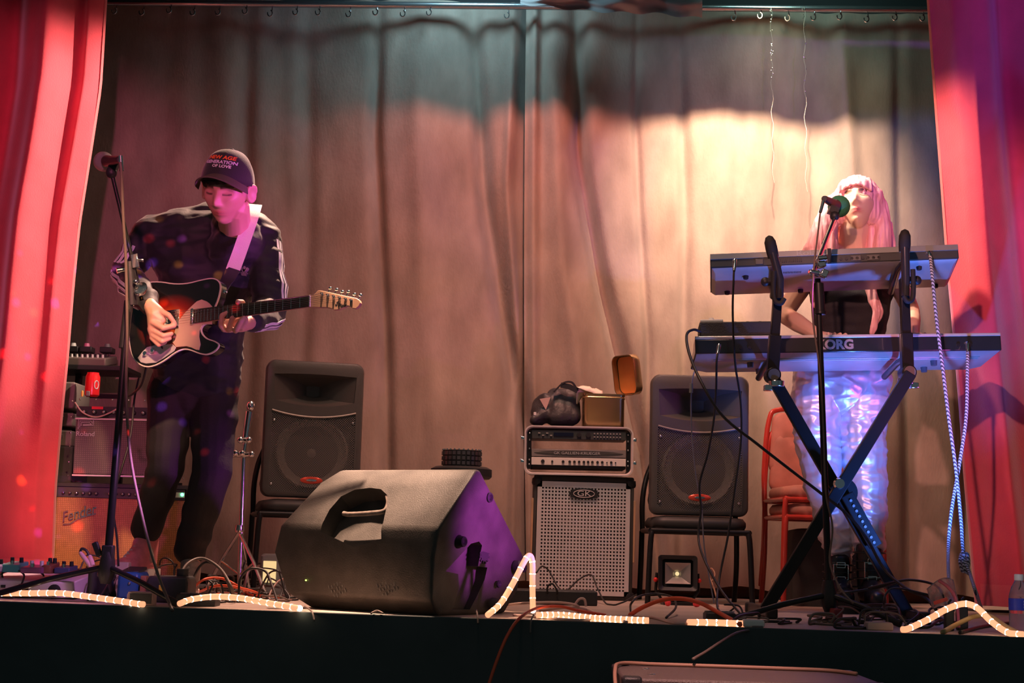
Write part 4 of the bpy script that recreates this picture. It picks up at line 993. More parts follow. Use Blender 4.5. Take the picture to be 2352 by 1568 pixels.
# headstock
hs = [(714, 678), (721, 677), (726, 673), (730, 668), (736, 667), (756, 671), (787, 678), (820, 685), (827, 690), (828.5, 696), (825, 703), (818, 709), (810, 708), (805, 704), (799, 702), (791, 706), (779, 711), (768, 712), (761, 708), (749, 706), (729, 706), (714, 706)]
hpl = [gp(a, b) for a, b in hs]
hsm = obj('headstock', MB().prism(hpl, -.012, .003), M_maple, gt, bevel=.0015)
posts = [(741, 675), (754.5, 678), (768, 681), (781, 684), (795, 687), (808, 690)]; keys = [(755, 660), (770, 663), (783, 668), (797, 668), (811, 674), (825, 676)]
for (a, b), (c_, d_) in zip(posts, keys):
    x, y = gp(a, b); mb = MB(); mb.lathe([(0, .003), (.0055, .003), (.0055, .005), (.003, .006), (.003, .013), (0, .014)], 12, Matrix.Translation((x, y, 0))); obj('tuning_post', mb, M_chrome, hsm)
    x2, y2 = gp(c_, d_); xa, ya = gp((a * .2 + c_ * .8) - 3, (b * .2 + d_ * .8) + 4)
    mb = MB(); mb.cyl((xa, ya - .012, -.010), (x2, y2 - .003, -.010), .0025, seg=8); mb.ball((x2, y2, -.010), (.0085, .006, .005), 10, 8); obj('tuning_key', mb, M_chrome, hsm)
for k in range(6):
    yb = .024 - .0096 * k; yn = .0165 - .0066 * k; px_, py_ = gp(*posts[k]) 
    mb = MB(); mb.tube([(bx, yb, .0145), (nutx + .001, yn, .0140), (px_, py_, .0115)], .0009 - .0001 * k, 5); obj('string', mb, M_chrome, gt)
T = Matrix.Translation((*gp(786, 700), .0031)) @ Matrix.Rotation(R(-19), 4, 'Z')
text('lettering', 'Squier', hsm, T, .020, .0004, M_black, sx=1.1, shear=.3)
x, y = gp(515, 669); mb = MB(); mb.lathe([(0, 0), (.007, 0), (.007, .004), (.004, .006), (.006, .012), (0, .013)], 12, Matrix.Translation((x, y, -.012))); obj('strap_button', mb, M_chrome, gt)
# strap
M_strap = mat('white_webbing', (.80, .72, .66), .7, bump=.3, bump_scale=400)
S1 = [P(534, 622, 5.765), P(548, 585, 5.77), P(562, 545, 5.765), P(575, 507, 5.765), P(583, 482, 5.82), P(586, 470, 5.96), P(575, 485, 6.10), P(520, 560, 6.17), P(430, 680, 6.17), P(350, 765, 6.02), P(312, 790, 5.80)]
sp = spline(S1, 5); wds = []
fN = (.25, -1, .15); NK = [fN, fN, fN, fN, (.1, -.8, .7), (0, 0, 1), (0, .7, .7), (0, 1, .1), (0, 1, 0), (-.5, .8, 0), (-1, .2, 0)]
for i, p in enumerate(sp):
    t = (sp[min(i + 1, len(sp) - 1)] - sp[max(i - 1, 0)]).normalized(); u = i / (len(sp) - 1) * (len(NK) - 1); k = min(int(u), len(NK) - 2)
    nrm = Vector(NK[k]).lerp(Vector(NK[k + 1]), u - k); wds.append(t.cross(nrm).normalized())
for i in range(1, len(wds)):
    if wds[i].dot(wds[i - 1]) < 0: wds[i] = -wds[i]
for _ in range(4): wds = [wds[0]] + [(wds[i - 1] + wds[i] * 2 + wds[i + 1]).normalized() for i in range(1, len(wds) - 1)] + [wds[-1]]
mb = MB(); mb.ribbon(sp, wds, .0265, .003); obj('strap', mb, M_strap, gt, world=True)
mb = MB(); S2 = spline([P(536, 617, 5.762), P(526, 640, 5.752), P(520, 655, 5.735), P(514, 672, 5.70)], 4); mb.ribbon(S2, (1, .1, .5), [.027 - .017 * (i / (len(S2) - 1)) ** 1.5 for i in range(len(S2))], .005); obj('strap_leather_end', mb, mat('dark_leather', (.04, .03, .05), .5), gt, world=True)

# ================================================================ people
def head_mesh(M, s=1.0, female=False):
    """face with brow, closed lids, nose, lips, chin and ears; y forward, z up"""
    me = bpy.data.meshes.new('h'); bm = bmesh.new(); nu, nv = 120, 90; vs_ = []
    g = lambda x, c, w: math.exp(-((x - c) / w) ** 2)
    sm = lambda x, a, b: max(0, min(1, (x - a) / (b - a))) ** 2 * (3 - 2 * max(0, min(1, (x - a) / (b - a))))
    for j in range(nv + 1):
        th = math.pi * j / nv
        for i in range(nu if 0 < j < nv else 1):
            ph = 2 * math.pi * i / nu; nx, ny, nz = math.sin(th) * math.cos(ph), math.sin(th) * math.sin(ph), math.cos(th)
            x, y, z = .075 * nx, .096 * ny, .116 * nz
            t = sm(-z, .005, .112)
            x *= 1 - (.35 if female else .34) * t
            if y < 0: y *= 1 - .55 * t
            else: y = y * (1 - .10 * t) + .012 * t
            if y < 0: z += .045 * t * sm(-y, -.02, .06)
            if ny > .05:
                f = sm(ny, .05, .45); ax = abs(x); d = 0
                nt_ = sm(-z, -.022, .028) * (1 - sm(-z, .032, .047)); d += f * .027 * nt_ * g(x, 0, .0105) * (.85 if female else 1) + f * .008 * g(ax, .013, .007) * g(z, -.036, .008)
                d -= f * .0160 * g(ax, .031, .016) * g(z, .010, .012); d += f * .0085 * g(ax, .032, .0115) * g(z, .006, .008)
                d += f * .0075 * g(ax, .030, .020) * g(z, .030, .008) * (.5 if female else 1)
                lp = g(x, 0, .019); d += f * .0062 * lp * (g(z, -.060, .0042) + g(z, -.0705, .005)) - f * .003 * lp * g(z, -.0655, .002)
                d += f * .008 * g(z, -.100, .013) * g(x, 0, .022); d += f * .005 * g(ax, .050, .018) * g(z, -.020, .018)
                d -= f * .004 * g(z, -.084, .006) * g(x, 0, .02)
                y += d
            vs_.append(bm.verts.new(M @ Vector((x * s, y * s, z * s))))
    idx = lambda j, i: 0 if j == 0 else (len(vs_) - 1 if j == nv else 1 + (j - 1) * nu + i % nu)
    for j in range(nv):
        for i in range(nu):
            q = [idx(j, i), idx(j + 1, i), idx(j + 1, i + 1), idx(j, i + 1)]; q2 = []
            for k in q:
                if k not in q2: q2.append(k)
            if len(q2) > 2: bm.faces.new([vs_[k] for k in q2])
    bmesh.ops.recalc_face_normals(bm, faces=bm.faces); bm.to_mesh(me); bm.free(); return me
def ear_mesh(M, s, side):
    me = bpy.data.meshes.new('e'); bm = bmesh.new(); rings = []
    for j in range(13):
        a = math.pi * j / 12
        for k in range(16):
            b = 2 * math.pi * k / 16; x, y, z = .0105 * math.sin(a) * math.cos(b), .019 * math.sin(a) * math.sin(b), .031 * math.cos(a)
            y *= 1 + .35 * (z > 0) * z / .031; rim = (y / .02) ** 2 + (z / .031) ** 2
            x = x * (.5 + rim * .9) + (-.55 * y + .005 * rim)
            rings.append(M @ (Vector(((.074 + x) * side, -.006 + y, -.004 + z)) * s))
    v = [bm.verts.new(p) for p in rings]
    for j in range(12):
        for k in range(16):
            a, b, c_, d = v[j * 16 + k], v[j * 16 + (k + 1) % 16], v[(j + 1) * 16 + (k + 1) % 16], v[(j + 1) * 16 + k]; bm.faces.new((a, b, c_, d))
    bmesh.ops.remove_doubles(bm, verts=bm.verts, dist=1e-6); bmesh.ops.recalc_face_normals(bm, faces=bm.faces); bm.to_mesh(me); bm.free(); return me
def skin_mat(name, base, lip, brow):
    m = bpy.data.materials.new(name); m.use_nodes = True; nt = m.node_tree; b = nt.nodes['Principled BSDF']; a = nt.nodes.new('ShaderNodeAttribute'); a.attribute_name = 'tint'
    nt.links.new(a.outputs['Color'], b.inputs['Base Color']); b.inputs['Roughness'].default_value = .48; b.inputs['Subsurface Weight'].default_value = .12; b.inputs['Subsurface Radius'].default_value = (.02, .008, .004); b.inputs['Subsurface Scale'].default_value = .3
    n = nt.nodes.new('ShaderNodeTexNoise'); n.inputs['Scale'].default_value = 180; bp = nt.nodes.new('ShaderNodeBump'); bp.inputs['Strength'].default_value = .12; bp.inputs['Distance'].default_value = .002
    nt.links.new(n.outputs['Fac'], bp.inputs['Height']); nt.links.new(bp.outputs[0], b.inputs['Normal']); m['c'] = 1
    return m
def tint(o, Mh, s, base, lip, brow, stubble):
    me = o.data; at = me.color_attributes.new('tint', 'FLOAT_COLOR', 'POINT'); W_ = wm(o.parent); iH = Mh.inverted(); T = iH @ W_
    g = lambda x, c, w: math.exp(-((x - c) / w) ** 2); buf = []
    base, lip, brow = Vector(base), Vector(lip), Vector(brow)
    for v in me.vertices:
        q = T @ v.co; x, y, z = q.x / s, q.y / s, q.z / s; c = base
        if abs(x) < .09 and abs(z) < .14 and y > .02:
            ax = abs(x)
            k = min(1, 1.2 * g(x, 0, .020) * (g(z, -.060, .0045) + g(z, -.0705, .0055))); c = c.lerp(lip, k)
            k = min(1, 1.5 * g(z, .029 - abs(ax - .033) * .12, .0050) * (1 if .012 < ax < .052 else 0)); c = c.lerp(brow, k * .92)
            k = min(1, 1.5 * g(z, .0005 + .10 * abs(ax - .032), .0024) * (1 if .018 < ax < .047 else 0)); c = c.lerp(brow * .6, k * .9)
            k = g(z, -.0655, .0013) * g(x, 0, .02); c = c.lerp(lip * .35, k * .8)
            if stubble: k = .25 * min(1, max(0, (-z - .045) / .02)) * (1 if y > .02 else 0); c = c.lerp(Vector(stubble), k)  # darker beard stubble tone low on the jaw
        buf += [c.x, c.y, c.z, 1]
    at.data.foreach_set('color', buf)
def J(px, py, Y): return P(px, py, Y)
def limb(*pr): return [[pr[i], pr[i + 1]] for i in range(len(pr) - 1)]
def finger(pts, r0, r1): return [[(pts[i], r0 + (r1 - r0) * i / (len(pts) - 1)), (pts[i + 1], r0 + (r1 - r0) * (i + 1) / (len(pts) - 1))] for i in range(len(pts) - 1)]

# ------------------------------------------------ the guitarist
man = thing('person', 'man in black cap, dark striped jacket and black trousers bowed over a sunburst guitar', 'person', (J(440, 1300, 6.08).x, 6.08, 0))
HS = 1.07
hc = J(521, 438, 5.62)
fwd = V(-.20, -1, -.42).normalized(); upv = V(.10, 0, 1); upv = (upv - fwd * upv.dot(fwd)).normalized(); rt = fwd.cross(upv)
MH = Matrix((rt, fwd, upv)).transposed().to_4x4(); MH.translation = hc
Lsh, Rsh = J(352, 535, 6.0), J(600, 548, 6.0); Lel, Rel = J(287, 625, 5.96), J(622, 715, 5.93); Lwr, Rwr = J(345, 702, 5.60), J(570, 741, 5.63)
core = [[(hc + V(.02, .04, -.05), .062), (J(540, 530, 5.85), .065)], [(Lsh, .045), (Rsh, .045), (J(475, 600, 6.0), .08)], [(J(430, 640, 5.98), .08), (J(515, 640, 5.98), .08), (J(445, 870, 6.1), .09)]]
core += limb((Lsh, .05), (Lel, .04), (Lwr, .027)) + limb((Rsh, .05), (Rel, .04), (Rwr, .028))
core += limb((J(405, 885, 6.12), .08), (J(377, 1075, 6.07), .055), (J(338, 1235, 6.18), .04), (J(333, 1285, 6.16), .035)) + limb((J(490, 890, 6.12), .08), (J(485, 1090, 6.04), .055), (J(440, 1262, 6.12), .04), (J(438, 1300, 6.10), .035))
# strumming hand
YH = 5.585
core += [[(Lwr, .026), (J(352, 722, YH), .025), (J(368, 716, YH), .018)], [(J(352, 722, YH), .025), (J(352, 760, YH + .01), .020), (J(370, 735, YH), .020)], [(J(350, 755, YH + .01), .020), (J(352, 772, YH + .01), .014), (J(366, 750, YH), .018)]]
core += finger([J(368, 714, YH - .005), J(388, 724, YH - .02), J(402, 743, YH - .01)], .0125, .0085)
core += finger([J(352, 740, YH - .01), J(374, 753, YH - .025), J(400, 748, YH - .012)], .0135, .0095)
core += finger([J(350, 757, YH), J(375, 771, YH - .015), J(394, 766, YH - .005)], .0115, .0085)
core += finger([J(350, 768, YH + .005), J(372, 784, YH - .01), J(390, 777, YH)], .0110, .008)
core += finger([J(348, 776, YH + .01), J(364, 792, YH), J(380, 786, YH + .008)], .0095, .0072)
# fretting hand
def gY(a): return PL(a, 730, GO, gz).y
y0_, y1_ = gY(510), gY(555)
core += [[(Rwr, .027), (J(556, 748, y1_ + .055), .024), (J(520, 752, y0_ + .045), .020)], [(J(556, 740, y1_ + .055), .022), (J(525, 742, y0_ + .05), .018), (J(515, 755, y0_ + .03), .014)]]
core += finger([J(562, 738, y1_ + .05), J(560, 712, y1_ + .045), J(556, 695, y1_ + .020), J(547, 694, y1_ + .0)], .014, .0115)
core += finger([J(514, 754, y0_ + .03), J(508, 748, y0_ - .012), J(510, 724, y0_ - .022), J(524, 717, y0_ - .012)], .0120, .0085)
core += finger([J(528, 757, y0_ + .025), J(527, 752, y0_ - .018), J(533, 731, y0_ - .028), J(543, 724, y0_ - .018)], .0120, .0085)
core += finger([J(541, 759, y1_ + .03), J(543, 755, y1_ - .012), J(552, 737, y1_ - .024), J(560, 729, y1_ - .014)], .0115, .0080)
core += finger([J(552, 756, y1_ + .03), J(556, 752, y1_ - .004), J(564, 740, y1_ - .014), J(566, 732, y1_ - .012)], .0100, .0075)
skM = skin_mat('skin_man', 0, 0, 0)
bodyo = blob('body', core, .0038, skM, man, 2, extra=[head_mesh(MH, HS), ear_mesh(MH, HS * 1.12, 1), ear_mesh(MH, HS * 1.12, -1)], n=6)
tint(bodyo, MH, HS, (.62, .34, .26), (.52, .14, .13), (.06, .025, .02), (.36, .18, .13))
# jacket
M_jacket = mat('navy_track_jacket', (.013, .013, .020), .65, noise_amt=.2, noise_scale=9, bump=.25, bump_scale=60, sheen=.15)
def wr(seed, a=.008, sc=11):
    def g(c, n):
        k = noise.noise(Vector((c.x * sc * .7 + seed, c.y * sc * .7, c.z * sc * 1.6))) + .6 * noise.noise(Vector((c.x * sc * 1.5, c.y * sc + seed, c.z * sc * 3.2)))
        return n * a * k
    return g
jk = [[(Lsh, .082), (J(420, 520, 5.98), .075), (J(430, 620, 5.96), .11)], [(Rsh, .082), (J(545, 520, 5.94), .075), (J(520, 620, 5.96), .11)],
      [(J(425, 530, 5.98), .08), (J(545, 525, 5.95), .07), (J(430, 640, 5.96), .105), (J(525, 640, 5.96), .105)],
      [(J(425, 630, 5.96), .105), (J(525, 630, 5.96), .105), (J(428, 780, 6.03), .12), (J(490, 780, 6.03), .12)],
      [(J(428, 770, 6.03), .12), (J(490, 770, 6.03), .12), (J(412, 850, 6.09), .105), (J(492, 865, 6.09), .108)],
      [(J(528, 522, 5.88), .072), (J(535, 500, 5.95), .075), (J(535, 545, 5.93), .085)], [(J(534, 534, 5.815), .054), (J(548, 516, 5.90), .066), (J(522, 575, 5.90), .085), (J(560, 560, 5.92), .085)], [(J(500, 492, 6.02), .055), (J(400, 512, 6.0), .06), (J(450, 560, 5.98), .09)], [(J(565, 500, 6.02), .055), (J(590, 535, 6.0), .07), (J(540, 570, 5.96), .09)], [(Lsh, .080), (Lsh.lerp(Lel, .5), .070), (Lel, .062)], [(Rsh, .080), (Rsh.lerp(Rel, .5), .076), (Rel, .066)]]
wl_, wr_ = Lel.lerp(Lwr, .95), Rel.lerp(Rwr, .86)
jk += [[(Lel, .062), (Lel.lerp(Lwr, .55), .054)], [(Lel.lerp(Lwr, .55), .054), (wl_, .037)], [(Rel, .066), (Rel.lerp(Rwr, .5), .056)], [(Rel.lerp(Rwr, .5), .056), (wr_, .043)]]
jko = blob('jacket', jk, .006, M_jacket, man, 3, wr(3, .012))
M_stripe = mat('white_stripe', (.80, .78, .82), .6)
def stripes(a, b, ra, rb, side, n=3, t0=.0, t1=1.0, gap=.022, par=None):
    ax = (b - a).normalized(); s_ = (Vector(side) - ax * Vector(side).dot(ax)).normalized(); o_ = ax.cross(s_)
    for k in range(n):
        pts = []
        for j in range(9):
            t = t0 + (t1 - t0) * j / 8; r_ = ra + (rb - ra) * t + .0; ang_ = (k - 1) * gap / max(r_, .03)
            d = s_ * math.cos(ang_) + o_ * math.sin(ang_); c_ = a.lerp(b, t)
            hit = None
            pts.append(c_ + d * r_)
        # settle each point on the cloth
        im = wm(jko).inverted(); q2 = []
        for j, p in enumerate(pts):
            t = t0 + (t1 - t0) * j / 8; c_ = a.lerp(b, t); d = (p - c_).normalized()
            ok, loc, nor, fi = jko.ray_cast(im @ (c_ + d * .16), im.to_3x3() @ (-d)); q2.append((wm(jko) @ loc) + d * .0018 if ok else p)
        nrm = [(p - a.lerp(b, t0 + (t1 - t0) * j / 8)).normalized() for j, p in enumerate(pts)]
        wd_ = [ax.cross(nn) for nn in nrm]
        mb = MB(); mb.ribbon(q2, wd_, .0062, .0022); obj('sleeve_stripe', mb, M_stripe, man, world=True)
wm_jk = wm(jko)
stripes(Lsh, Lel, .08, .062, (-.55, -1, .0), t0=.52, t1=.98)
stripes(Lel, Lwr, .062, .04, (-.55, -.6, -.4), t0=.03, t1=.88)
stripes(Rel, Rwr, .066, .045, (.1, -1, -.55), t0=.02, t1=.80)
stripes(Rsh, Rel, .08, .066, (1, -.25, 0), t0=.10, t1=.9)
T = Matrix.Translation(J(560, 624, 5.815)) @ Matrix.Rotation(R(90), 4, 'X') @ Matrix.Rotation(R(-4), 4, 'Z')
mb = MB()
for a in (-38, 0, 38):
    mb.prism([(.0055 * math.cos(t) , .012 + .011 * math.sin(t)) for t in [2 * math.pi * k / 14 for k in range(14)]], -.02, .001, T @ Matrix.Rotation(R(a), 4, 'Z'))
for k in range(3): mb.box((0, -.003 - .0045 * k, -.010), (.026 - .004 * k, .0025, .022), T)
obj('chest_emblem', mb, mat('dull_emblem', (.25, .20, .22), .6), man, world=True, smooth=False)
# trousers and shoes
M_trous = mat('black_denim', (.016, .016, .018), .75, bump=.25, bump_scale=120)
tr = [[(J(402, 880, 6.13), .10), (J(490, 885, 6.13), .105), (J(440, 920, 6.12), .10)]] + limb((J(395, 900, 6.12), .098), (J(380, 1075, 6.07), .074), (J(337, 1216, 6.17), .062)) + limb((J(492, 905, 6.12), .100), (J(487, 1085, 6.04), .080), (J(437, 1262, 6.12), .065))
def wrinkle_legs(c, n):
    f = .004 * math.sin(c.z * 55 + 5 * noise.noise(c * 4)) * max(0, noise.noise(Vector((c.x * 5, c.y * 5, c.z * 3))) + .35)
    return n * (f + .006 * noise.noise(c * 9))
blob('trousers', tr, .006, M_trous, man, 3, wrinkle_legs)
M_pinkshoe = mat('pink_sneaker', (.75, .22, .22), .6, noise_amt=.2, noise_scale=30)
M_rubberwhite = mat('white_rubber', (.70, .62, .56), .6)
M_canvas = mat('worn_canvas', (.30, .23, .20), .8, noise_amt=.3, noise_scale=40)
def shoe(name, ank, toe, z0, m, lab):
    d = V(toe.x - ank.x, toe.y - ank.y, 0); L_ = .27; d = d.normalized(); sd = V(-d.y, d.x, 0)
    heel = V(ank.x, ank.y, z0) - d * .065
    f = lambda a, b, c_: heel + d * a + sd * b + V(0, 0, c_)
    it = [[(f(.045, 0, .045), .036), (f(.05, 0, .150), .042), (f(.09, 0, .120), .038)], [(f(.045, 0, .045), .036), (f(.17, .012, .042), .034), (f(.10, 0, .095), .038)], [(f(.17, .012, .040), .036), (f(.235, .006, .032), .030), (f(.20, -.008, .034), .034)]]
    r_ = blob(name, it, .005, m, man, 2)
    mb = MB(); ol = [(0, -.03), (.05, -.036), (.12, -.038), (.19, -.047), (.25, -.035), (.272, 0), (.25, .038), (.19, .048), (.12, .038), (.05, .036), (0, .03), (-.012, 0)]
    ol = [(p.x, p.y) for p in spline([Vector((a, b, 0)) for a, b in ol] + [Vector((0, -.03, 0))], 3)[:-1]]
    mb.loft([[heel + d * a + sd * b + V(0, 0, z_) for a, b in ol] for z_ in (0.0, .012, .027)]); obj('sole', mb, M_rubberwhite, r_, world=True, angle=60)
    for k in range(6):
        mb = MB(); a = .115 + .018 * k; zz = .128 - .0135 * k; mb.tube([f(a, -.020, zz - .012), f(a, 0, zz), f(a, .020, zz - .012)], .0038, 6); obj('lace', mb, M_rubberwhite, r_, world=True)
    mb = MB(); mb.tube(spline([f(.225, -.040, .030), f(.262, -.02, .034), f(.268, .0, .036), f(.262, .02, .034), f(.225, .040, .030)], 4), .008, 8); obj('toe_cap', mb, M_rubberwhite, r_, world=True)
    return r_
a1 = J(334, 1262, 6.17); shoe('shoe', a1, a1 + V(-.12, -.25, 0), .075, M_pinkshoe, '')['label'] = 'pink and white high-top sneaker'
a2 = J(438, 1300, 6.12); shoe('shoe', a2, a2 + V(.02, -.25, 0), .0, M_canvas, '')['label'] = 'worn grey and white sneaker'
q = V(a1.x - .06, a1.y - .12, 0); t = thing('foot_rest', 'low black box under the guitarist\'s pink sneaker', 'box', q)
mb = MB(); mb.box((0, 0, .037), (.20, .34, .074)); obj('box_body', mb, M_black, t, bevel=.006)
# cap
M_cap = mat('black_cap_cloth', (.020, .021, .023), .8, bump=.3, bump_scale=200, sheen=.25)
MC = MH @ Matrix.Translation((0, -.004, .012)) @ Matrix.Scale(1.12, 4) @ Matrix.Rotation(R(17), 4, 'X')
def dome(x, z, a=.088, b=.110, c_=.098, zc_=.030):
    k = 1 - (x / a) ** 2 - ((z - zc_) / c_) ** 2; return b * math.sqrt(max(k, 0)) - .002
mb = MB(); rings = []
for j in range(15):
    w_ = j / 14; th = w_ * math.pi / 2 * .99; rings.append([Vector((.088 * math.cos(th) ** .85 * math.cos(p), .110 * math.cos(th) ** .85 * math.sin(p) - .002, .030 + .098 * math.sin(th) - .020 * (1 - w_) ** 3 - (.014 * (1 - w_) if math.sin(p) < 0 else 0))) for p in [2 * math.pi * k / 48 for k in range(48)]])
mb.loft(rings, M=MC); cap_o = obj('cap', mb, M_cap, man, world=True, angle=180)
mb = MB(); mb.ball((0, -.002, .129), (.009, .009, .004), 12, 6, MC); obj('cap_button', mb, M_cap, cap_o, world=True)
v = []; f = []
for layer in (0, 1):
    for j in range(9):
        for i in range(25):
            u = -1 + 2 * i / 24; w_ = j / 8; xx = .083 * u; yb = .110 * math.sqrt(max(0, 1 - (xx / .088) ** 2)) - .004
            yy = yb + w_ * .070 * math.sqrt(max(0, 1 - abs(u) ** 2.6)); zz = .032 - .032 * w_ * .75 - .028 * u * u - .004 * layer + .004 * w_
            v.append(MC @ Vector((xx * (1 + .05 * w_), yy, zz)))
for layer in (0, 1):
    for j in range(8):
        for i in range(24):
            a = layer * 225 + j * 25 + i; f.append((a, a + 1, a + 26, a + 25))
ed = [8 * 25 + i for i in range(25)]
for i in range(24): f.append((200 + i, 201 + i, 426 + i, 425 + i))
obj('cap_visor', MB().add(v, f), mat('visor_cloth', (.10, .078, .062), .75, bump=.2), cap_o, world=True, angle=60)
def wrap_text(s_, zc_, size, m, x0=0.0):
    t = text('cap_lettering', s_, cap_o, Matrix.Identity(4), size, .0004, m, sx=1.15, bold=size * .03)
    iw = wm(cap_o).inverted(); me = t.data; iR = iw.to_3x3()
    for vv in me.vertices:
        x, z, d = -(vv.co.x + x0), vv.co.y + zc_, vv.co.z
        ok, loc, nor, fi = cap_o.ray_cast(iw @ (MC @ Vector((x, .4, z))), iR @ (MC.to_3x3() @ Vector((0, -1, 0))))
        vv.co = loc + nor * (.0012 + d) if ok else iw @ (MC @ Vector((x, .11, z)))
    me.update(); return t
bpy.context.view_layer.update()
wrap_text('NEW AGE', .088, .0175, mat('orange_thread', (.95, .16, .04), .6)); wrap_text('GENERATION', .0715, .0150, mat('lilac_thread', (.72, .62, .80), .6)); wrap_text('OF LOVE', .0575, .0135, mat('white_thread', (.75, .75, .72), .6), .008)
# short hair below the cap
hr = []
for x in (-1, 1):
    hr.append([(MH @ (Vector((.066 * x, -.005, .025)) * HS), .014), (MH @ (Vector((.066 * x, -.045, .0)) * HS), .018), (MH @ (Vector((.070 * x, .012, .005)) * HS), .007)])
hr.append([(MH @ (Vector((.05, -.075, .02)) * HS), .024), (MH @ (Vector((-.05, -.075, .02)) * HS), .024), (MH @ (Vector((0, -.068, -.035)) * HS), .024)])
hr.append([(MH @ (Vector((.062, .045, .036)) * HS), .014), (MH @ (Vector((-.030, .088, .052)) * HS), .012), (MH @ (Vector((.03, .082, .040)) * HS), .014)])
hr.append([(MH @ (Vector((.066, .030, .026)) * HS), .012), (MH @ (Vector((.050, .068, .030)) * HS), .012)])
hr.append([(MH @ (Vector((-.02, .092, .050)) * HS), .009), (MH @ (Vector((-.030, .096, .040)) * HS), .005)])
blob('hair', hr, .004, mat('dark_hair', (.022, .014, .012), .6, bump=.6, bump_scale=500), man, 1, lambda c, n: n * .003 * noise.noise(c * 120))
# ================================================ the keyboard player
wom = thing('person', 'woman with long pink hair, black top and silver trousers singing behind two keyboards', 'person', (J(1955, 1390, 6.32).x, 6.32, 0))
WS = 1.0
whc = J(1970, 474, 6.32)
fwd = V(-.34, -1, .36).normalized(); upv = V(-.06, 0, 1); upv = (upv - fwd * upv.dot(fwd)).normalized(); rt = fwd.cross(upv)
MW = Matrix((rt, fwd, upv)).transposed().to_4x4(); MW.translation = whc
sl_, sr_ = J(1868, 612, 6.36), J(2045, 608, 6.36); el_, er_ = J(1800, 722, 6.36), J(2092, 712, 6.34); wl2, wr2 = J(1882, 772, 6.12), J(2098, 772, 6.10)
core = [[(whc + V(.0, .01, -.045), .060), (J(1960, 530, 6.33), .058), (J(1960, 575, 6.38), .066)], [(J(1958, 575, 6.39), .058), (sl_, .045), (sr_, .045)],
        [(J(1905, 620, 6.37), .08), (J(2005, 620, 6.37), .08), (J(1925, 760, 6.38), .085), (J(1975, 760, 6.38), .085)], [(J(1925, 760, 6.38), .085), (J(1975, 760, 6.38), .085), (J(1900, 880, 6.38), .09), (J(1985, 880, 6.38), .09)]]
core += limb((sl_, .050), (sl_.lerp(el_, .5), .044), (el_, .037)) + [[(el_, .037), (el_.lerp(wl2, .4), .038)], [(el_.lerp(wl2, .4), .038), (wl2, .024)]]
core += limb((sr_, .050), (sr_.lerp(er_, .5), .044), (er_, .037)) + [[(er_, .037), (er_.lerp(wr2, .4), .037)], [(er_.lerp(wr2, .4), .037), (wr2, .024)]]
core += limb((J(1892, 900, 6.38), .085), (J(1890, 1080, 6.34), .05), (J(1925, 1300, 6.38), .036), (J(1925, 1370, 6.36), .034)) + limb((J(1985, 900, 6.38), .085), (J(1990, 1080, 6.32), .05), (J(1995, 1290, 6.30), .036), (J(1995, 1370, 6.28), .034))
for wr_h, sgn in ((wl2, 1), (wr2, -1)):
    a = wr_h; pal = a + V(.045 * sgn if sgn > 0 else -.02, -.06, -.012)
    core += [[(a, .023), (pal, .017), (pal + V(.03, .01, 0), .015), (pal - V(.03, -.0, 0), .015)]]
    for k in range(4):
        b_ = pal + V(-.03 + .021 * k, -.012, .002); L1 = (.034, .040, .038, .030)[k]
        core += finger([b_, b_ + V(.002 * k, -L1, .006), b_ + V(.003 * k, -L1 - .022, -.012)], .0088, .0066)
    core += finger([pal + V(.035 * sgn, .02, 0), pal + V(.055 * sgn, -.012, -.004), pal + V(.052 * sgn, -.035, -.012)], .0105, .008)
skW = skin_mat('skin_woman', 0, 0, 0)
bw = blob('body', core, .004, skW, wom, 2, extra=[head_mesh(MW, WS, True), ear_mesh(MW, WS, 1), ear_mesh(MW, WS, -1)], n=6)
tint(bw, MW, WS, (.80, .52, .38), (.65, .18, .18), (.12, .05, .035), None)
tank = [[(J(1890, 640, 6.37), .075), (J(2020, 640, 6.37), .075), (J(1915, 690, 6.33), .095), (J(1995, 690, 6.33), .095)], [(J(1915, 690, 6.34), .095), (J(1995, 690, 6.34), .095), (J(1925, 775, 6.38), .098), (J(1978, 775, 6.38), .098)],
        [(J(1925, 775, 6.38), .096), (J(1978, 775, 6.38), .096), (J(1915, 850, 6.38), .102), (J(1980, 850, 6.38), .102)]]
blob('tank_top', tank, .006, mat('black_knit', (.022, .020, .024), .7, bump=.3, bump_scale=300), wom, 2, wr(8, .006))
for a in (1, -1):
    mb = MB(); mb.ribbon(spline([J(1955 + a * 50, 640, 6.27), J(1955 + a * 58, 590, 6.30), J(1955 + a * 55, 575, 6.38), J(1955 + a * 50, 600, 6.46)], 4), (1, 0, 0), .014, .004); obj('shoulder_strap', mb, MATS['black_knit'], wom, world=True)
M_foil = mat('silver_foil_cloth', (.78, .74, .80), .40, .60, noise_amt=.08, noise_scale=6, bump=.35, bump_scale=26, stretch=(1, 1, .5))
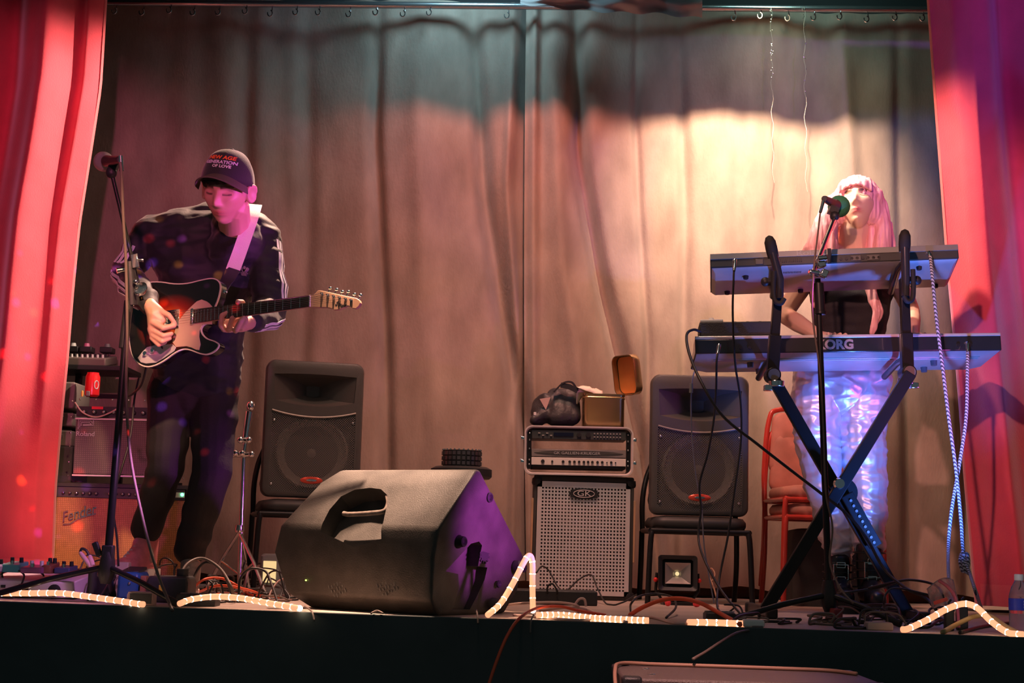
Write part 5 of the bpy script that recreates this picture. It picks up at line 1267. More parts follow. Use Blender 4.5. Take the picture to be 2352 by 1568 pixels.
pt = [[(J(1880, 875, 6.38), .105), (J(1990, 875, 6.38), .105), (J(1935, 900, 6.38), .12)], [(J(1876, 895, 6.37), .100), (J(1874, 985, 6.36), .098)], [(J(1874, 985, 6.36), .098), (J(1886, 1090, 6.34), .076)], [(J(1886, 1090, 6.34), .076), (J(1912, 1200, 6.36), .072), ], [(J(1912, 1200, 6.36), .072), (J(1926, 1262, 6.38), .056)], [(J(1926, 1262, 6.38), .056), (J(1927, 1282, 6.38), .046)],
      [(J(1988, 895, 6.37), .098), (J(1979, 985, 6.35), .100)], [(J(1979, 985, 6.35), .100), (J(1988, 1080, 6.33), .084)], [(J(1988, 1080, 6.33), .084), (J(1990, 1180, 6.32), .086)], [(J(1990, 1180, 6.32), .086), (J(1996, 1238, 6.31), .062)], [(J(1996, 1238, 6.31), .062), (J(1997, 1256, 6.30), .052)]]
def foil(c, n):
    k = noise.noise(Vector((c.x * 9, c.y * 9, c.z * 13))); k2 = noise.noise(Vector((c.x * 16 + 5, c.y * 16, c.z * 30)))
    hemz = max(0, min(1, (.42 - c.z) / .25))
    return n * (.013 * k + .006 * (1 - abs(k2) * 2) + hemz * .004 * math.sin(c.z * 150 + 9 * k))
blob('trousers', pt, .0055, M_foil, wom, 2, foil)
# boots with buckled straps
M_boot = mat('black_boot_leather', (.014, .014, .018), .28, spec=.6, bump=.2, bump_scale=90)
for (bx_, by_, zt_, n_) in ((1926, 6.37, .24, 4), (1997, 6.29, .30, 5)):
    p0 = J(bx_, 1380, by_); p0.z = 0
    it = [[(p0 + V(0, 0, .075), .048), (p0 + V(0, 0, zt_ - .04), .056)], [(p0 + V(0, 0, .075), .048), (p0 + V(-.005, -.13, .070), .042), (p0 + V(0, -.05, .10), .045)], [(p0 + V(-.005, -.11, .068), .045), (p0 + V(-.008, -.175, .062), .036)]]
    bt = blob('boot', it, .005, M_boot, wom, 2)
    mb = MB(); ol = [(p.x, p.y) for p in spline([V(0, .055, 0), V(.045, .03, 0), (V(.042, -.06, 0)), V(.052, -.14, 0), V(.03, -.205, 0), V(-.015, -.215, 0), V(-.05, -.18, 0), V(-.052, -.12, 0), V(-.042, -.05, 0), V(-.045, .03, 0), V(0, .055, 0)], 3)[:-1]]
    mb.loft([[p0 + V(a, b, z) for a, b in ol] for z in (0, .022, .045)]); obj('platform_sole', mb, M_rubber, bt, world=True, angle=50)
    for k in range(n_):
        zz = .105 + k * (zt_ - .125) / n_; yy = -.060 - (.05 * (1 - k) if k < 1 else 0)
        mb = MB(); mb.tube([p0 + V(.058 * math.cos(a), (.058 if k else .10) * math.sin(a) - .002, zz) for a in [2 * math.pi * j / 24 for j in range(25)]], .010, 6, flat=.4); stp = obj('boot_strap', mb, M_boot, bt, world=True)
        c_ = p0 + V(-.005, yy - .006, zz); s1 = .017 if k != 2 else .030; s2 = .010 if k != 2 else .030
        mb = MB(); mb.tube([c_ + V(s1, -.004, s2), c_ + V(-s1, -.004, s2), c_ + V(-s1, -.004, -s2), c_ + V(s1, -.004, -s2), c_ + V(s1, -.004, s2)], .003, 6); obj('buckle', mb, M_chrome, bt, world=True)
# hair
def WH(x, y, z): return MW @ (Vector((x, y, z)) * WS)
hh = [[(WH(0, -.014, .046), .101), (WH(0, -.050, .0), .092)], [(WH(.052, .0, .03), .052), (WH(.050, -.03, -.03), .058), (WH(0, -.05, .02), .08)], [(WH(-.052, .0, .03), .052), (WH(-.050, -.03, -.03), .058), (WH(0, -.05, .02), .08)]]
for k in range(11):
    x = -.060 + .012 * k; a = abs(x) / .06
    hh.append([(WH(x * .8, .064, .104 - .02 * a), .014), (WH(x, .092 - .012 * a * a, .066 - .008 * a), .0105)]); hh.append([(WH(x, .092 - .012 * a * a, .066 - .008 * a), .0105), (WH(x * 1.06, .099 - .024 * a * a, .050 - .020 * a * a), .006)])
# image-left lock (his x is positive towards image left)
hh += [[(WH(.074, .015, .04), .034), (J(1908, 470, 6.30), .034)], [(J(1908, 468, 6.30), .034), (J(1890, 520, 6.28), .040)], [(J(1890, 520, 6.28), .040), (J(1872, 570, 6.28), .045)], [(J(1872, 570, 6.28), .043), (J(1878, 640, 6.26), .036)], [(J(1878, 640, 6.26), .034), (J(1872, 700, 6.26), .012)],
       [(J(1905, 540, 6.26), .022), (J(1912, 600, 6.26), .020)], [(J(1872, 560, 6.30), .03), (J(1850, 590, 6.32), .028)],
       [(WH(-.074, .015, .04), .036), (J(2022, 480, 6.32), .036)], [(J(2022, 478, 6.32), .036), (J(2028, 530, 6.30), .036)], [(J(2028, 530, 6.30), .036), (J(2022, 590, 6.28), .034)], [(J(2022, 590, 6.28), .030), (J(1998, 660, 6.24), .024)], [(J(1998, 660, 6.24), .024), (J(2016, 715, 6.22), .022)], [(J(2016, 715, 6.22), .022), (J(2004, 765, 6.22), .010)],
       [(J(2035, 520, 6.34), .028), (J(2048, 575, 6.36), .022)], [(J(2006, 520, 6.33), .030), (J(2004, 590, 6.33), .034)], [(J(1912, 520, 6.33), .028), (J(1908, 590, 6.33), .034)],
       [(WH(0, -.09, .02), .075), (J(1962, 560, 6.50), .085), (J(1905, 540, 6.42), .05), (J(2020, 540, 6.42), .05)], [(J(1962, 560, 6.50), .08), (J(1960, 700, 6.50), .05)]]
def strands(c, n):
    return n * (.0065 * noise.noise(Vector((c.x * 75, c.y * 75, c.z * 5))) + .005 * noise.noise(Vector((c.x * 22, c.y * 22, c.z * 3))))
M_hair = mat('pink_hair', (.90, .42, .44), .38, noise_amt=.22, noise_scale=60, bump=.5, bump_scale=160, stretch=(1, 1, .08))
blob('hair', hh, .0042, M_hair, wom, 2, strands)
random.seed(4)
for k in range(16):
    a = random.uniform(-1, 1); p0 = WH(.09 * a, -.02, .09 + .04 * (1 - a * a)); q = [p0 + V(a * .02 * t + random.uniform(-.004, .004), 0, .012 * t - .05 * t * t * abs(a)) for t in (0, .5, 1, 1.4)]
    mb = MB(); mb.tube(spline(q, 4), .0007, 4); obj('loose_hair', mb, M_hair, wom, world=True)

# ================================================================ keyboards
def kb(name, label, bl, br, Ya, Yb, tilt, hgt, dep, taper, mats):
    M, w = face_frame(bl, br, Ya, Yb, up=(0, math.sin(R(tilt)), math.cos(R(tilt))))
    r = thing(name, label, 'keyboard', M=M, group='keyboards on the stand')
    mb = MB(); t = taper
    # rounded-in underside shell, back panel and raised control deck
    ring = lambda x, s: [V(x, 0, 0), V(x, 0, hgt), V(x, .015, hgt + .006), V(x, .10, hgt + .004), V(x, .13, hgt - .018), V(x, dep, hgt - .022), V(x, dep, .004)]
    mb.loft([ring(-w / 2, 0), ring(w / 2, 0)]); obj('case', mb, mats[0], r, bevel=.004)
    mb = MB(); z0 = -.006
    mb.loft([[V(-w / 2 + .004, .004, 0), V(w / 2 - .004, .004, 0), V(w / 2 - .004, dep - .01, 0), V(-w / 2 + .004, dep - .01, 0)], [V(-w / 2 + t, .03, z0 - .008), V(w / 2 - t, .03, z0 - .008), V(w / 2 - t, dep - .02, z0 - .008), V(-w / 2 + t, dep - .02, z0 - .008)]])
    obj('underside', mb, mats[1], r, bevel=.002)
    mb = MB(); n = int((w - .12) / .0228); x0 = -w / 2 + .06
    for k in range(n): mb.box((x0 + (k + .5) * .0228, dep - .085, hgt - .014), (.0215, .14, .012))
    obj('white_keys', mb, M_white, r, smooth=False, kind='stuff')
    mb = MB()
    for k in range(n - 1):
        if k % 7 not in (2, 6): mb.box((x0 + (k + 1) * .0228, dep - .105, hgt - .004), (.012, .09, .012))
    obj('black_keys', mb, M_black, r, smooth=False, kind='stuff')
    return r, M, w
M_olive = mat('dark_connector_panel', (.045, .050, .046), .4)
M_strip = mat('silver_grey_strip', (.30, .31, .28), .35, .4)
up, MU, wu = kb('keyboard', 'upper synthesizer with pale top strip on its back and silver underside, tipped towards the player', (1632, 615), (2203, 593), 5.98, 5.86, 11, .058, .30, .018, (M_olive, M_silver))
mb = MB(); mb.box((0, -.001, .046), (wu, .006, .024)); stp = obj('top_strip', mb, M_strip, up, bevel=.001)
text('lettering', 'Roland', up, Matrix.Translation((-wu * .085, -.0045, .046)) @ Matrix.Rotation(R(90), 4, 'X'), .030, .0006, mat('strip_letter', (.42, .43, .40), .3, .5), sx=1.5)
mb = MB(); mb.box((-.015 * 0 + wu * (-.015), -.004, .030), (.014, .010, .060)); obj('cable_band', mb, M_rubber, up)
for k in range(8):
    mb = MB(); mb.cyl((wu * .03 + .021 * k, -.004, .016), (wu * .03 + .021 * k, .002, .016), .0065, seg=12); obj('jack', mb, M_black, up)
for k in range(12):
    mb = MB(); mb.box((-wu * .215 + .0075 * k, -.002, .018), (.003, .004, .014)); obj('vent_slot', mb, M_black, up, smooth=False)
    mb = MB(); mb.box((-wu * .20 + .0060 * k, .045, -.015), (.0026, .016, .002)); obj('vent_slot', mb, M_black, up, smooth=False)
for x, w_ in ((-.30, .03), (.16, .05), (.09, .04)):
    mb = MB(); mb.box((wu * x, -.002, .017), (w_, .004, .022)); obj('socket_plate', mb, mat('socket_plate', (.12, .12, .11), .4, .5), up, bevel=.001)
for x, y in ((-.355, .07), (-.43, .24), (.345, .04), (.35, .26), (.44, .25), (-.12, .25)):
    mb = MB(); mb.cyl((wu * x, y, -.012), (wu * x, y, -.026), .012, .010, 14); obj('rubber_foot', mb, M_rubber, up)
lo, ML, wlo = kb('keyboard', 'lower black synthesizer with grey block lettering and blue-lit silver underside', (1597, 812), (2301, 804), 5.97, 5.90, 5, .058, .33, .065, (mat('glossy_black_case', (.02, .02, .022), .2, coat=.4), M_silver))
text('lettering', 'KORG', lo, Matrix.Translation((-wlo * .041, -.001, .029)) @ Matrix.Rotation(R(90), 4, 'X'), .052, .0008, mat('grey_letter', (.30, .25, .27), .4), sx=1.0, bold=.0022)
mb = MB(); mb.box((0, .003, .064), (wlo, .010, .012)); obj('top_trim', mb, mat('pale_bezel', (.60, .57, .52), .25, .3), lo, bevel=.002)
for y in (.045, .075):
    mb = MB(); mb.box((0, y, -.016), (wlo - .15, .006, .006)); obj('underside_rib', mb, M_silver, lo, bevel=.0015)
for x, y in ((-.31, .12), (-.27, .25), (.30, .12), (.29, .25)):
    mb = MB(); mb.cyl((wlo * x, y, -.012), (wlo * x, y, -.034), .014, .012, 14); obj('rubber_foot', mb, mat('blue_grey_rubber', (.10, .10, .11), .4), lo)
for x in (-.35, -.32, -.09, .36, .40):
    mb = MB(); mb.cyl((wlo * x, -.004, .022), (wlo * x, .002, .022), .007, seg=12); obj('jack', mb, M_blackmetal, lo)
# module on the lower keyboard
q = P(1690, 775, 6.06); smp = thing('sound_module', 'black box-shaped sound module sitting on the left end of the lower synthesizer', 'sound module', M=ML @ Matrix.Translation((-wlo / 2 + .165, .065, .070)))
mb = MB(); mb.box((0, 0, .030), (.29, .12, .060)); obj('case', mb, mat('rough_black', (.03, .032, .028), .6, bump=.5, bump_scale=200), smp, bevel=.005)
for k in range(5):
    mb = MB(); mb.cyl((-.1 + .05 * k, 0, .06), (-.1 + .05 * k, 0, .072), .010, .008, 12); obj('knob', mb, M_black, smp)
cnt = thing('white_controller', 'small flat white device with a round button, lying on the black sound module', 'controller', M=ML @ Matrix.Translation((-wlo / 2 + .07, .055, .1315)))
mb = MB(); mb.box((0, 0, .006), (.09, .07, .012)); obj('case', mb, M_white, cnt, bevel=.003)
mb = MB(); mb.cyl((0, -.01, .012), (0, -.01, .022), .013, .010, 14); obj('button', mb, M_white, cnt)

# ---------------------------------------------------------------- X keyboard stand
YS = 5.74
Kx = P(1915, 1110, YS); xs_ = thing('keyboard_stand', 'black X-shaped two-tier keyboard stand lit blue and magenta along its edges', 'stand', (Kx.x, YS, 0))
def beam(a, b, w_, d_, name, par=xs_, m=M_blackmetal):
    t = (b - a).normalized(); sd = V(0, 1, 0); nn = t.cross(sd).normalized()
    mb = MB(); mb.loft([[p + nn * w_ / 2 * i + sd * d_ / 2 * j for i, j in ((-1, -1), (1, -1), (1, 1), (-1, 1))] for p in (a, b)]); return obj(name, mb, m, par, bevel=.003, world=True)
tl, tr_ = P(1774, 866, YS), P(2084, 860, YS)
fl_, fr_ = P(1752, 1408, YS), P(2090, 1410, YS); fl_.z = .025; fr_.z = .025
beam(tl, fr_ + V(0, .03, 0), .044, .030, 'cross_beam'); beam(tr_ + V(0, -.045, 0), fl_ + V(0, -.045, 0), .044, .030, 'cross_beam')
q = P(1938, 1130, YS); mb = MB(); mb.cyl(V(q.x, YS + .02, q.z), V(q.x, YS + .05, q.z), .058, seg=32); obj('locking_disc', mb, M_blackmetal, xs_, world=True, bevel=.002)
q = P(1918, 1112, YS); mb = MB(); mb.cyl(V(q.x, YS - .075, q.z), V(q.x, YS + .03, q.z), .012, seg=14); mb.cyl(V(q.x, YS - .085, q.z), V(q.x, YS - .07, q.z), .018, .022, 14); obj('pivot_bolt', mb, M_chrome, xs_, world=True)
a, b = P(1945, 1135, YS - .02), P(2012, 1255, YS - .02); beam(a, b, .050, .012, 'ratchet_plate')
for k in range(9):
    p = a.lerp(b, .12 + .1 * k); mb = MB(); mb.cyl(p + V(0, -.010, 0), p + V(0, 0, 0), .0055, seg=8); obj('ratchet_hole', mb, M_grey, xs_, world=True)
for f_, sg in ((fl_, -1), (fr_, 1)):
    mb = MB(); mb.box((f_.x, YS + .05, .022), (.030, .50, .032)); obj('foot_bar', mb, M_blackmetal, xs_, world=True, bevel=.004)
    for s_ in (-1, 1):
        mb = MB(); mb.box((f_.x, YS + .05 + s_ * .24, .020), (.040, .04, .040)); obj('rubber_cap', mb, M_rubber, xs_, world=True, bevel=.008)
for (jx, jy, kx_, ky, tx_, ty_, sg) in ((1774, 862, 1788, 645, 1770, 562, -1), (2084, 856, 2076, 640, 2078, 548, 1)):
    j, k_, t_ = P(jx, jy, YS), P(kx_, ky, YS), P(tx_, ty_, YS - .03)
    mb = MB(); mb.cyl(j + V(0, -.035, 0), j + V(0, .04, 0), .028, seg=24); jt = obj('joint_disc', mb, M_blackmetal, xs_, world=True, bevel=.003)
    mb = MB(); mb.cyl(j + V(0, -.040, 0), j + V(0, -.034, 0), .022, seg=24); obj('joint_cap', mb, mat('olive_cap', (.12, .11, .08), .5), jt, world=True)
    mb = MB(); mb.cyl(j + V(.012 * -sg, -.02, -.045), j + V(.012 * -sg, -.02, -.022), .028, .030, 18); mb.box(j + V(-.02 * sg * -1, -.02, -.050), (.03, .03, .022)); obj('joint_collar', mb, M_chrome, jt, world=True, bevel=.003)
    mid = j.lerp(k_, .42); beam(j, mid, .044, .040, 'post_sleeve'); beam(mid.lerp(j, .05), k_, .034, .032, 'upper_post')
    mb = MB(); mb.cyl(k_ + V(sg * .045, 0, -.005), k_ + V(-sg * .01, 0, -.005), .016, .012, 12); mb.ball(k_ + V(sg * .05, 0, -.005), (.018, .015, .018), 12, 8); obj('clamp_knob', mb, M_black, xs_, world=True)
    mb = MB(); mb.tube([k_ + V(0, -.02, -.07), k_ + V(0, -.028, 0), t_], .0165, 16); obj('tilt_arm', mb, mat('blue_black_tube', (.05, .05, .06), .22, .4), xs_, world=True)
    dcap = (t_ - k_).normalized(); mb = MB(); mb.tube([t_ - dcap * .05, t_ - dcap * .02, t_ + dcap * .012, t_ + dcap * .030, t_ + dcap * .036], [.021, .023, .022, .014, .003], 18); obj('rubber_tip', mb, M_rubber, xs_, world=True)
    mb = MB(); hk = spline([k_ + V(.012 * sg, -.01, .03), k_ + V(.014 * sg, -.01, -.04), k_ + V(.008 * sg, -.015, -.085), k_ + V(-.012 * sg, -.02, -.095), k_ + V(-.026 * sg, -.02, -.075)], 5); mb.tube([p + V(.012 * sg, -.03, 0) for p in hk], .0095, 10); obj('arm_hook', mb, M_rubber, xs_, world=True)
    # arms that reach under each keyboard
    ul = MU @ V(0, .0, -.030); yv = MU.to_3x3() @ V(0, 1, 0)
    o_ = (MU.inverted() @ k_); s0 = MU @ V(o_.x, .0, -.036); mb = MB(); mb.tube([k_ + V(0, 0, .01) if False else V(k_.x, YS, s0.z), s0, MU @ V(o_.x, .26, -.036)], .0125, 12); obj('support_arm', mb, M_blackmetal, xs_, world=True)
    o_ = (ML.inverted() @ j); s0 = ML @ V(o_.x, .0, -.046); mb = MB(); mb.tube([V(j.x, YS, s0.z), s0, ML @ V(o_.x, .28, -.046)], .0125, 12); obj('support_arm', mb, M_blackmetal, xs_, world=True)

# ================================================================ microphones on stands
def mic(name, label, tail, head, hr_, foam, grp, parts=True):
    r = thing(name, label, 'microphone', tail, group=grp); d = (head - tail).normalized(); L_ = (head - tail).length
    T = d.to_track_quat('Z', 'Y').to_matrix().to_4x4(); T.translation = tail
    mb = MB(); mb.lathe([(0, 0), (.011, 0), (.0125, .01), (.014, .05), (.018, L_ * .62), (.021, L_ * .72), (.021, L_ * .80), (0, L_ * .8)], 20, T); obj('handle', mb, M_black, r, world=True)
    mb = MB(); mb.lathe([(.004, L_ - hr_ * 1.0)] + [(hr_ * math.sin(math.pi * k / 14), L_ - hr_ * math.cos(math.pi * k / 14)) for k in range(1, 14)] + [(.002, L_ + hr_)], 24, T @ Matrix.Translation((0, 0, -.0))); obj('windscreen' if foam else 'head_grille', mb, foam or M_meshball, r, world=True)
    return r, d
M_meshball = mat('mic_mesh', (.42, .40, .38), .35, .7, bump=.8, bump_scale=900)
M_foam = mat('green_foam', (.06, .30, .15), .9, bump=.8, bump_scale=500)
def tripod_stand(label, base, top, grp, legs, rbase=.014, hubz=.10):
    r = thing('microphone_stand', label, 'stand', V(base.x, base.y, 0), group=grp)
    hub = V(base.x, base.y, hubz)
    mb = MB(); mb.cyl(hub, top, rbase, rbase * .85, 14); obj('pole', mb, M_blackmetal, r, world=True)
    t = (top - hub).normalized()
    mb = MB(); mb.tube([hub - t * .06, hub - t * .03, hub + t * .02, hub + t * .05], [.018, .030, .026, .019], 16); obj('leg_hub', mb, M_black, r, world=True)
    for e in legs:
        mb = MB(); mb.tube([hub + V(0, 0, .0), hub.lerp(e, .5) + V(0, 0, .006), e], .0105, 10); lg_ = obj('leg', mb, M_blackmetal, r, world=True)
        mb = MB(); u = (e - hub).normalized(); mb.cyl(e - u * .035, e + u * .006, .0135, .012, 12); obj('rubber_foot', mb, M_rubber, lg_, world=True)
    return r
# left stand
YB = 5.34
bt_ = P(246, 1300, YB); tp = P(300, 640, YB - .02)
ls = tripod_stand('black tripod microphone stand leaning in front of the guitarist', V(bt_.x, YB, 0), tp, 'microphone stands', [V(P(-30, 1365, 5.30).x, 5.30, .012), V(P(408, 1396, 5.16).x, 5.16, .012), V(P(262, 1320, 5.72).x, 5.72, .012)], hubz=bt_.z)
mb = MB(); lo_ = P(246, 1268, YB); mb.box(lo_ + V(.004, 0, .0), (.040, .036, .05)); mb.box(lo_ + V(-.035, -.0, .01), (.022, .016, .052), rot=(0, R(-24), 0)); obj('leg_clamp', mb, M_black, ls, world=True, bevel=.005)
mb = MB(); mb.cyl(P(283, 800, YB - .01), P(296, 690, YB - .015), .0165, seg=14); mb.cyl(P(272, 1090, YB), P(279, 1000, YB), .0165, .016, 14) if False else None; obj('height_clutch', mb, M_black, ls, world=True, bevel=.003)
bm0, bm1 = P(326, 690, YB + .02), P(257, 398, YB - .06)
mb = MB(); mb.cyl(bm0, bm1, .0075, seg=12); obj('boom', mb, M_blackmetal, ls, world=True)
mb = MB(); mb.tube([P(303, 700, YB - .01), P(300, 640, YB - .02), P(297, 600, YB - .03)], [.020, .022, .016], 14); obj('boom_clutch', mb, M_black, ls, world=True)
mb = MB(); mb.box(P(311, 600, YB - .035), (.024, .02, .05), rot=(0, R(-12), 0)); mb.cyl(P(314, 597, YB - .04), P(330, 598, YB - .04), .0055, seg=10); obj('clutch_bracket', mb, M_chrome, ls, world=True, bevel=.003)
mb = MB(); c_ = P(323, 664, YB - .03); mb.lathe([(0, -.010), (.026, -.008), (.028, 0), (.026, .008), (0, .010)], 24, Matrix.Translation(c_) @ Matrix.Rotation(R(20), 4, 'Y') @ Matrix.Rotation(R(55), 4, 'X') @ Matrix.Diagonal((.75, 1.1, 1, 1))); mb.ball(P(312, 646, YB - .05), .010, 10, 8); obj('boom_handle', mb, M_chrome, ls, world=True)
mb = MB(); mb.cyl(P(290, 618, YB - .04), P(268, 622, YB - .05), .0075, .011, 12); obj('wing_screw', mb, M_chrome, ls, world=True)
mb = MB(); mb.ball(P(256, 396, YB - .06), (.020, .02, .022), 14, 10); mb.box(P(262, 380, YB - .06), (.03, .03, .03), rot=(0, R(20), 0)); obj('mic_clip', mb, M_black, ls, world=True, bevel=.004)
m1, d1 = mic('microphone', 'vocal microphone with silver ball grille pointing left on the stand before the guitarist', P(276, 366, YB - .22), P(238, 371, YB + .02) , .036, None, 'vocal microphones')
# centre stand
YC2 = 5.40
bt_ = P(1904, 1365, YC2); tp = P(1878, 640, YC2)
cs_ = tripod_stand('black tripod microphone stand in front of the keyboards', V(bt_.x, YC2, 0), tp, 'microphone stands', [V(P(1690, 1420, 5.28).x, 5.28, .012), V(P(2065, 1432, 5.22).x, 5.22, .012), V(P(1915, 1360, 5.86).x, 5.80, .012)], .0125, bt_.z)
mb = MB(); mb.cyl(P(1884, 720, YC2), P(1880, 650, YC2), .0185, seg=14); mb.cyl(P(1884, 722, YC2), P(1884.3, 714, YC2), .021, seg=14); obj('height_clutch', mb, M_blackmetal, cs_, world=True, bevel=.002)
b0, b1 = P(1866, 632, YC2 - .05), P(1918, 500, 5.86)
mb = MB(); mb.cyl(b0, b1, .0085, seg=12); obj('boom', mb, M_chrome, cs_, world=True)
mb = MB(); mb.cyl(P(1893, 560, 5.66), b1, .0095, seg=12); obj('boom_sleeve', mb, M_blackmetal, cs_, world=True)
mb = MB(); mb.box(P(1885, 604, YC2 - .03), (.030, .03, .035), rot=(0, R(-15), 0)); mb.cyl(P(1900, 592, YC2 - .05), P(1878, 594, YC2 - .05), .011, seg=12); mb.cyl(P(1858, 624, YC2 - .06), P(1880, 628, YC2 - .04), .009, .013, 12); mb.box(P(1893, 628, YC2 - .04), (.026, .02, .03), rot=(0, R(25), 0)); obj('boom_clutch', mb, M_chrome, cs_, world=True, bevel=.004)
mb = MB(); mb.ball(P(1917, 496, 5.85), .019, 14, 10); mb.box(P(1914, 484, 5.87), (.036, .05, .028), rot=(0, R(20), 0)); obj('mic_clip', mb, M_black, cs_, world=True, bevel=.005)
m2, d2 = mic('microphone', 'microphone with green foam windscreen held up to the singing woman\'s mouth', P(1893, 456, 5.78), P(1927, 474, 6.03), .045, M_foam, 'vocal microphones')
mb = MB(); mb.cyl(P(1891, 462, 5.775), P(1884, 488, 5.76), .007, .006, 10); obj('connector', mb, M_chrome, m2, world=True)
# ================================================================ cables, rope lights and floor clutter
def pt(e, r=.004):
    if len(e) == 2: q = F(e[0], e[1], r); return q
    return P(*e)
def cable(label, pts, r, m, group=None, n=7, name='cable', cat='cable', seg=8):
    ps = spline([pt(e, r) if not isinstance(e, Vector) else e for e in pts], n)
    for p in ps:
        if p.y > edgeY(p.x) - .0 and p.z < r: p.z = r
    o = obj(name, MB().tube(ps, r, seg), m, angle=180); return tag(o, label, cat, group)
M_orange = mat('orange_cable', (.75, .10, .035), .45)
M_brownc = mat('grey_brown_cable', (.16, .12, .10), .5)
M_braid = bpy.data.materials.new('braided_cloth_cable'); M_braid.use_nodes = True
nt = M_braid.node_tree; b_ = nt.nodes['Principled BSDF']; b_.inputs['Roughness'].default_value = .6
tc = nt.nodes.new('ShaderNodeTexCoord'); wv = nt.nodes.new('ShaderNodeTexWave'); wv.bands_direction = 'DIAGONAL'; wv.inputs['Scale'].default_value = 45; rp = nt.nodes.new('ShaderNodeValToRGB')
rp.color_ramp.elements[0].color = (.05, .05, .07, 1); rp.color_ramp.elements[1].color = (.60, .60, .66, 1); rp.color_ramp.elements[0].position = .3; rp.color_ramp.elements[1].position = .6
nt.links.new(tc.outputs['Object'], wv.inputs[0]); nt.links.new(wv.outputs['Fac'], rp.inputs[0]); nt.links.new(rp.outputs[0], b_.inputs['Base Color'])
# leads from the keyboards
cable('black lead plugged into the left of the upper synthesizer, hanging past the lower one', [(1687, 597, 5.86), (1685, 640, 5.83), (1683, 720, 5.84), (1688, 830, 5.85), (1701, 920, 5.86), (1702, 1010, 5.85), (1688, 1120, 5.82), (1672, 1230, 5.80), (1652, 1330, 5.75), (1650, 1400, 5.6), (1700, 1417)], .0042, M_cable, 'keyboard leads')
cable('black lead from the left of the lower synthesizer, wavering before the right loudspeaker', [(1651, 797, 5.88), (1646, 830, 5.85), (1645, 890, 5.86), (1640, 960, 5.86), (1626, 1040, 5.85), (1607, 1110, 5.85), (1610, 1170, 5.84), (1604, 1235, 5.82), (1620, 1290, 5.7), (1660, 1360, 5.6), (1710, 1420)], .0045, M_cable, 'keyboard leads')
cable('thin blue-lit lead with a small inline plug at the left end of the lower synthesizer', [(1598, 845, 6.02), (1590, 872, 6.0), (1587, 930, 6.0), (1590, 1010, 6.0), (1598, 1090, 6.0), (1612, 1170, 6.0), (1618, 1260, 6.0), (1640, 1385, 6.0)], .0028, mat('blue_grey_cable', (.20, .20, .26), .4), 'keyboard leads')
mb = MB(); mb.cyl(P(1588, 880, 5.99), P(1587, 902, 5.99), .0075, seg=10); tag(obj('inline_plug', mb, M_grey), 'small grey inline plug on the thin lead in front of the right loudspeaker', 'plug')
cable('long black cable sagging from the sound module across the X stand to the floor', [(1612, 762, 5.99), (1592, 757, 5.96), (1577, 770, 5.9), (1584, 815, 5.8), (1612, 880, 5.66), (1660, 955, 5.62), (1740, 1020, 5.60), (1830, 1090, 5.60), (1893, 1138, 5.58), (1945, 1180, 5.56), (1990, 1235, 5.55), (2030, 1305, 5.5), (2080, 1350, 5.4), (2125, 1372, 5.3), (2150, 1400, 5.2)], .0056, M_cable, 'keyboard leads')
cable('braided pale lead hanging from the upper synthesizer, crossing another and ending in a knot', [(2137, 588, 5.82), (2142, 640, 5.80), (2152, 740, 5.80), (2166, 850, 5.80), (2178, 950, 5.80), (2196, 1080, 5.80), (2207, 1190, 5.78), (2213, 1270, 5.75), (2228, 1318, 5.7), (2245, 1370, 5.6), (2256, 1402)], .0068, M_braid, 'braided leads')
cable('braided pale lead hanging from the right end of the lower synthesizer, crossing the knotted one', [(2223, 797, 5.86), (2222, 860, 5.84), (2219, 960, 5.83), (2203, 1070, 5.83), (2186, 1170, 5.82), (2178, 1260, 5.8), (2180, 1340, 5.6), (2190, 1400, 5.3)], .0068, M_braid, 'braided leads')
cable('knot tied in the braided lead near the right red curtain', [(2213, 1262, 5.77), (2205, 1285, 5.76), (2212, 1312, 5.75), (2224, 1300, 5.73), (2222, 1272, 5.73), (2212, 1278, 5.74), (2217, 1308, 5.73), (2226, 1318, 5.73)], .0065, M_braid, None, name='cable_knot')
for (a, b, lab) in (((1688, 598), (1686, 622), 'left end of the upper synthesizer'), ((1652, 793), (1648, 812), 'left end of the lower synthesizer'), ((2134, 580), (2139, 604), 'right end of the upper synthesizer'), ((2223, 788), (2223, 808), 'right end of the lower synthesizer')):
    mb = MB(); p0, p1 = P(a[0], a[1], 5.85), P(b[0], b[1], 5.835); mb.tube([p0 + V(0, .03, .004), p0, p0.lerp(p1, .25), p1], [.006, .008, .0085, .006], 10)
    tag(obj('jack_plug', mb, M_chrome), 'chrome jack plug at the ' + lab, 'plug', 'jack plugs in the keyboards')
cable('thin cable running from the green microphone down its stand', [(1884, 488, 5.76), (1878, 540, 5.60), (1869, 620, 5.35), (1866, 720, 5.36), (1884, 860, 5.37), (1892, 1000, 5.37), (1897, 1130, 5.36), (1912, 1210, 5.37), (1906, 1290, 5.36), (1930, 1350, 5.3), (1960, 1385, 5.25)], .0034, M_brownc)
cable('grey cable hanging from the left microphone past the boom', [(276, 372, 5.11), (279, 400, 5.12), (283, 500, 5.18), (289, 600, 5.24), (292, 760, 5.28), (290, 900, 5.30), (300, 1050, 5.28), (330, 1200, 5.22), (360, 1310, 5.15), (383, 1370, 5.06), (396, 1402, 4.99)], .0052, M_brownc)
mb = MB(); mb.cyl(P(277, 358, 5.12), P(279, 392, 5.12), .008, seg=12); tag(obj('microphone_plug', mb, M_chrome), 'slim metal plug at the back of the left microphone', 'plug')
cable('dark cable that hangs behind the left microphone stand in front of the combo amplifiers', [(318, 868, 6.0), (308, 920, 5.95), (300, 1000, 5.9), (275, 1090, 5.85), (258, 1150, 5.8), (268, 1230, 5.8), (272, 1300, 5.8)], .0042, M_cable)
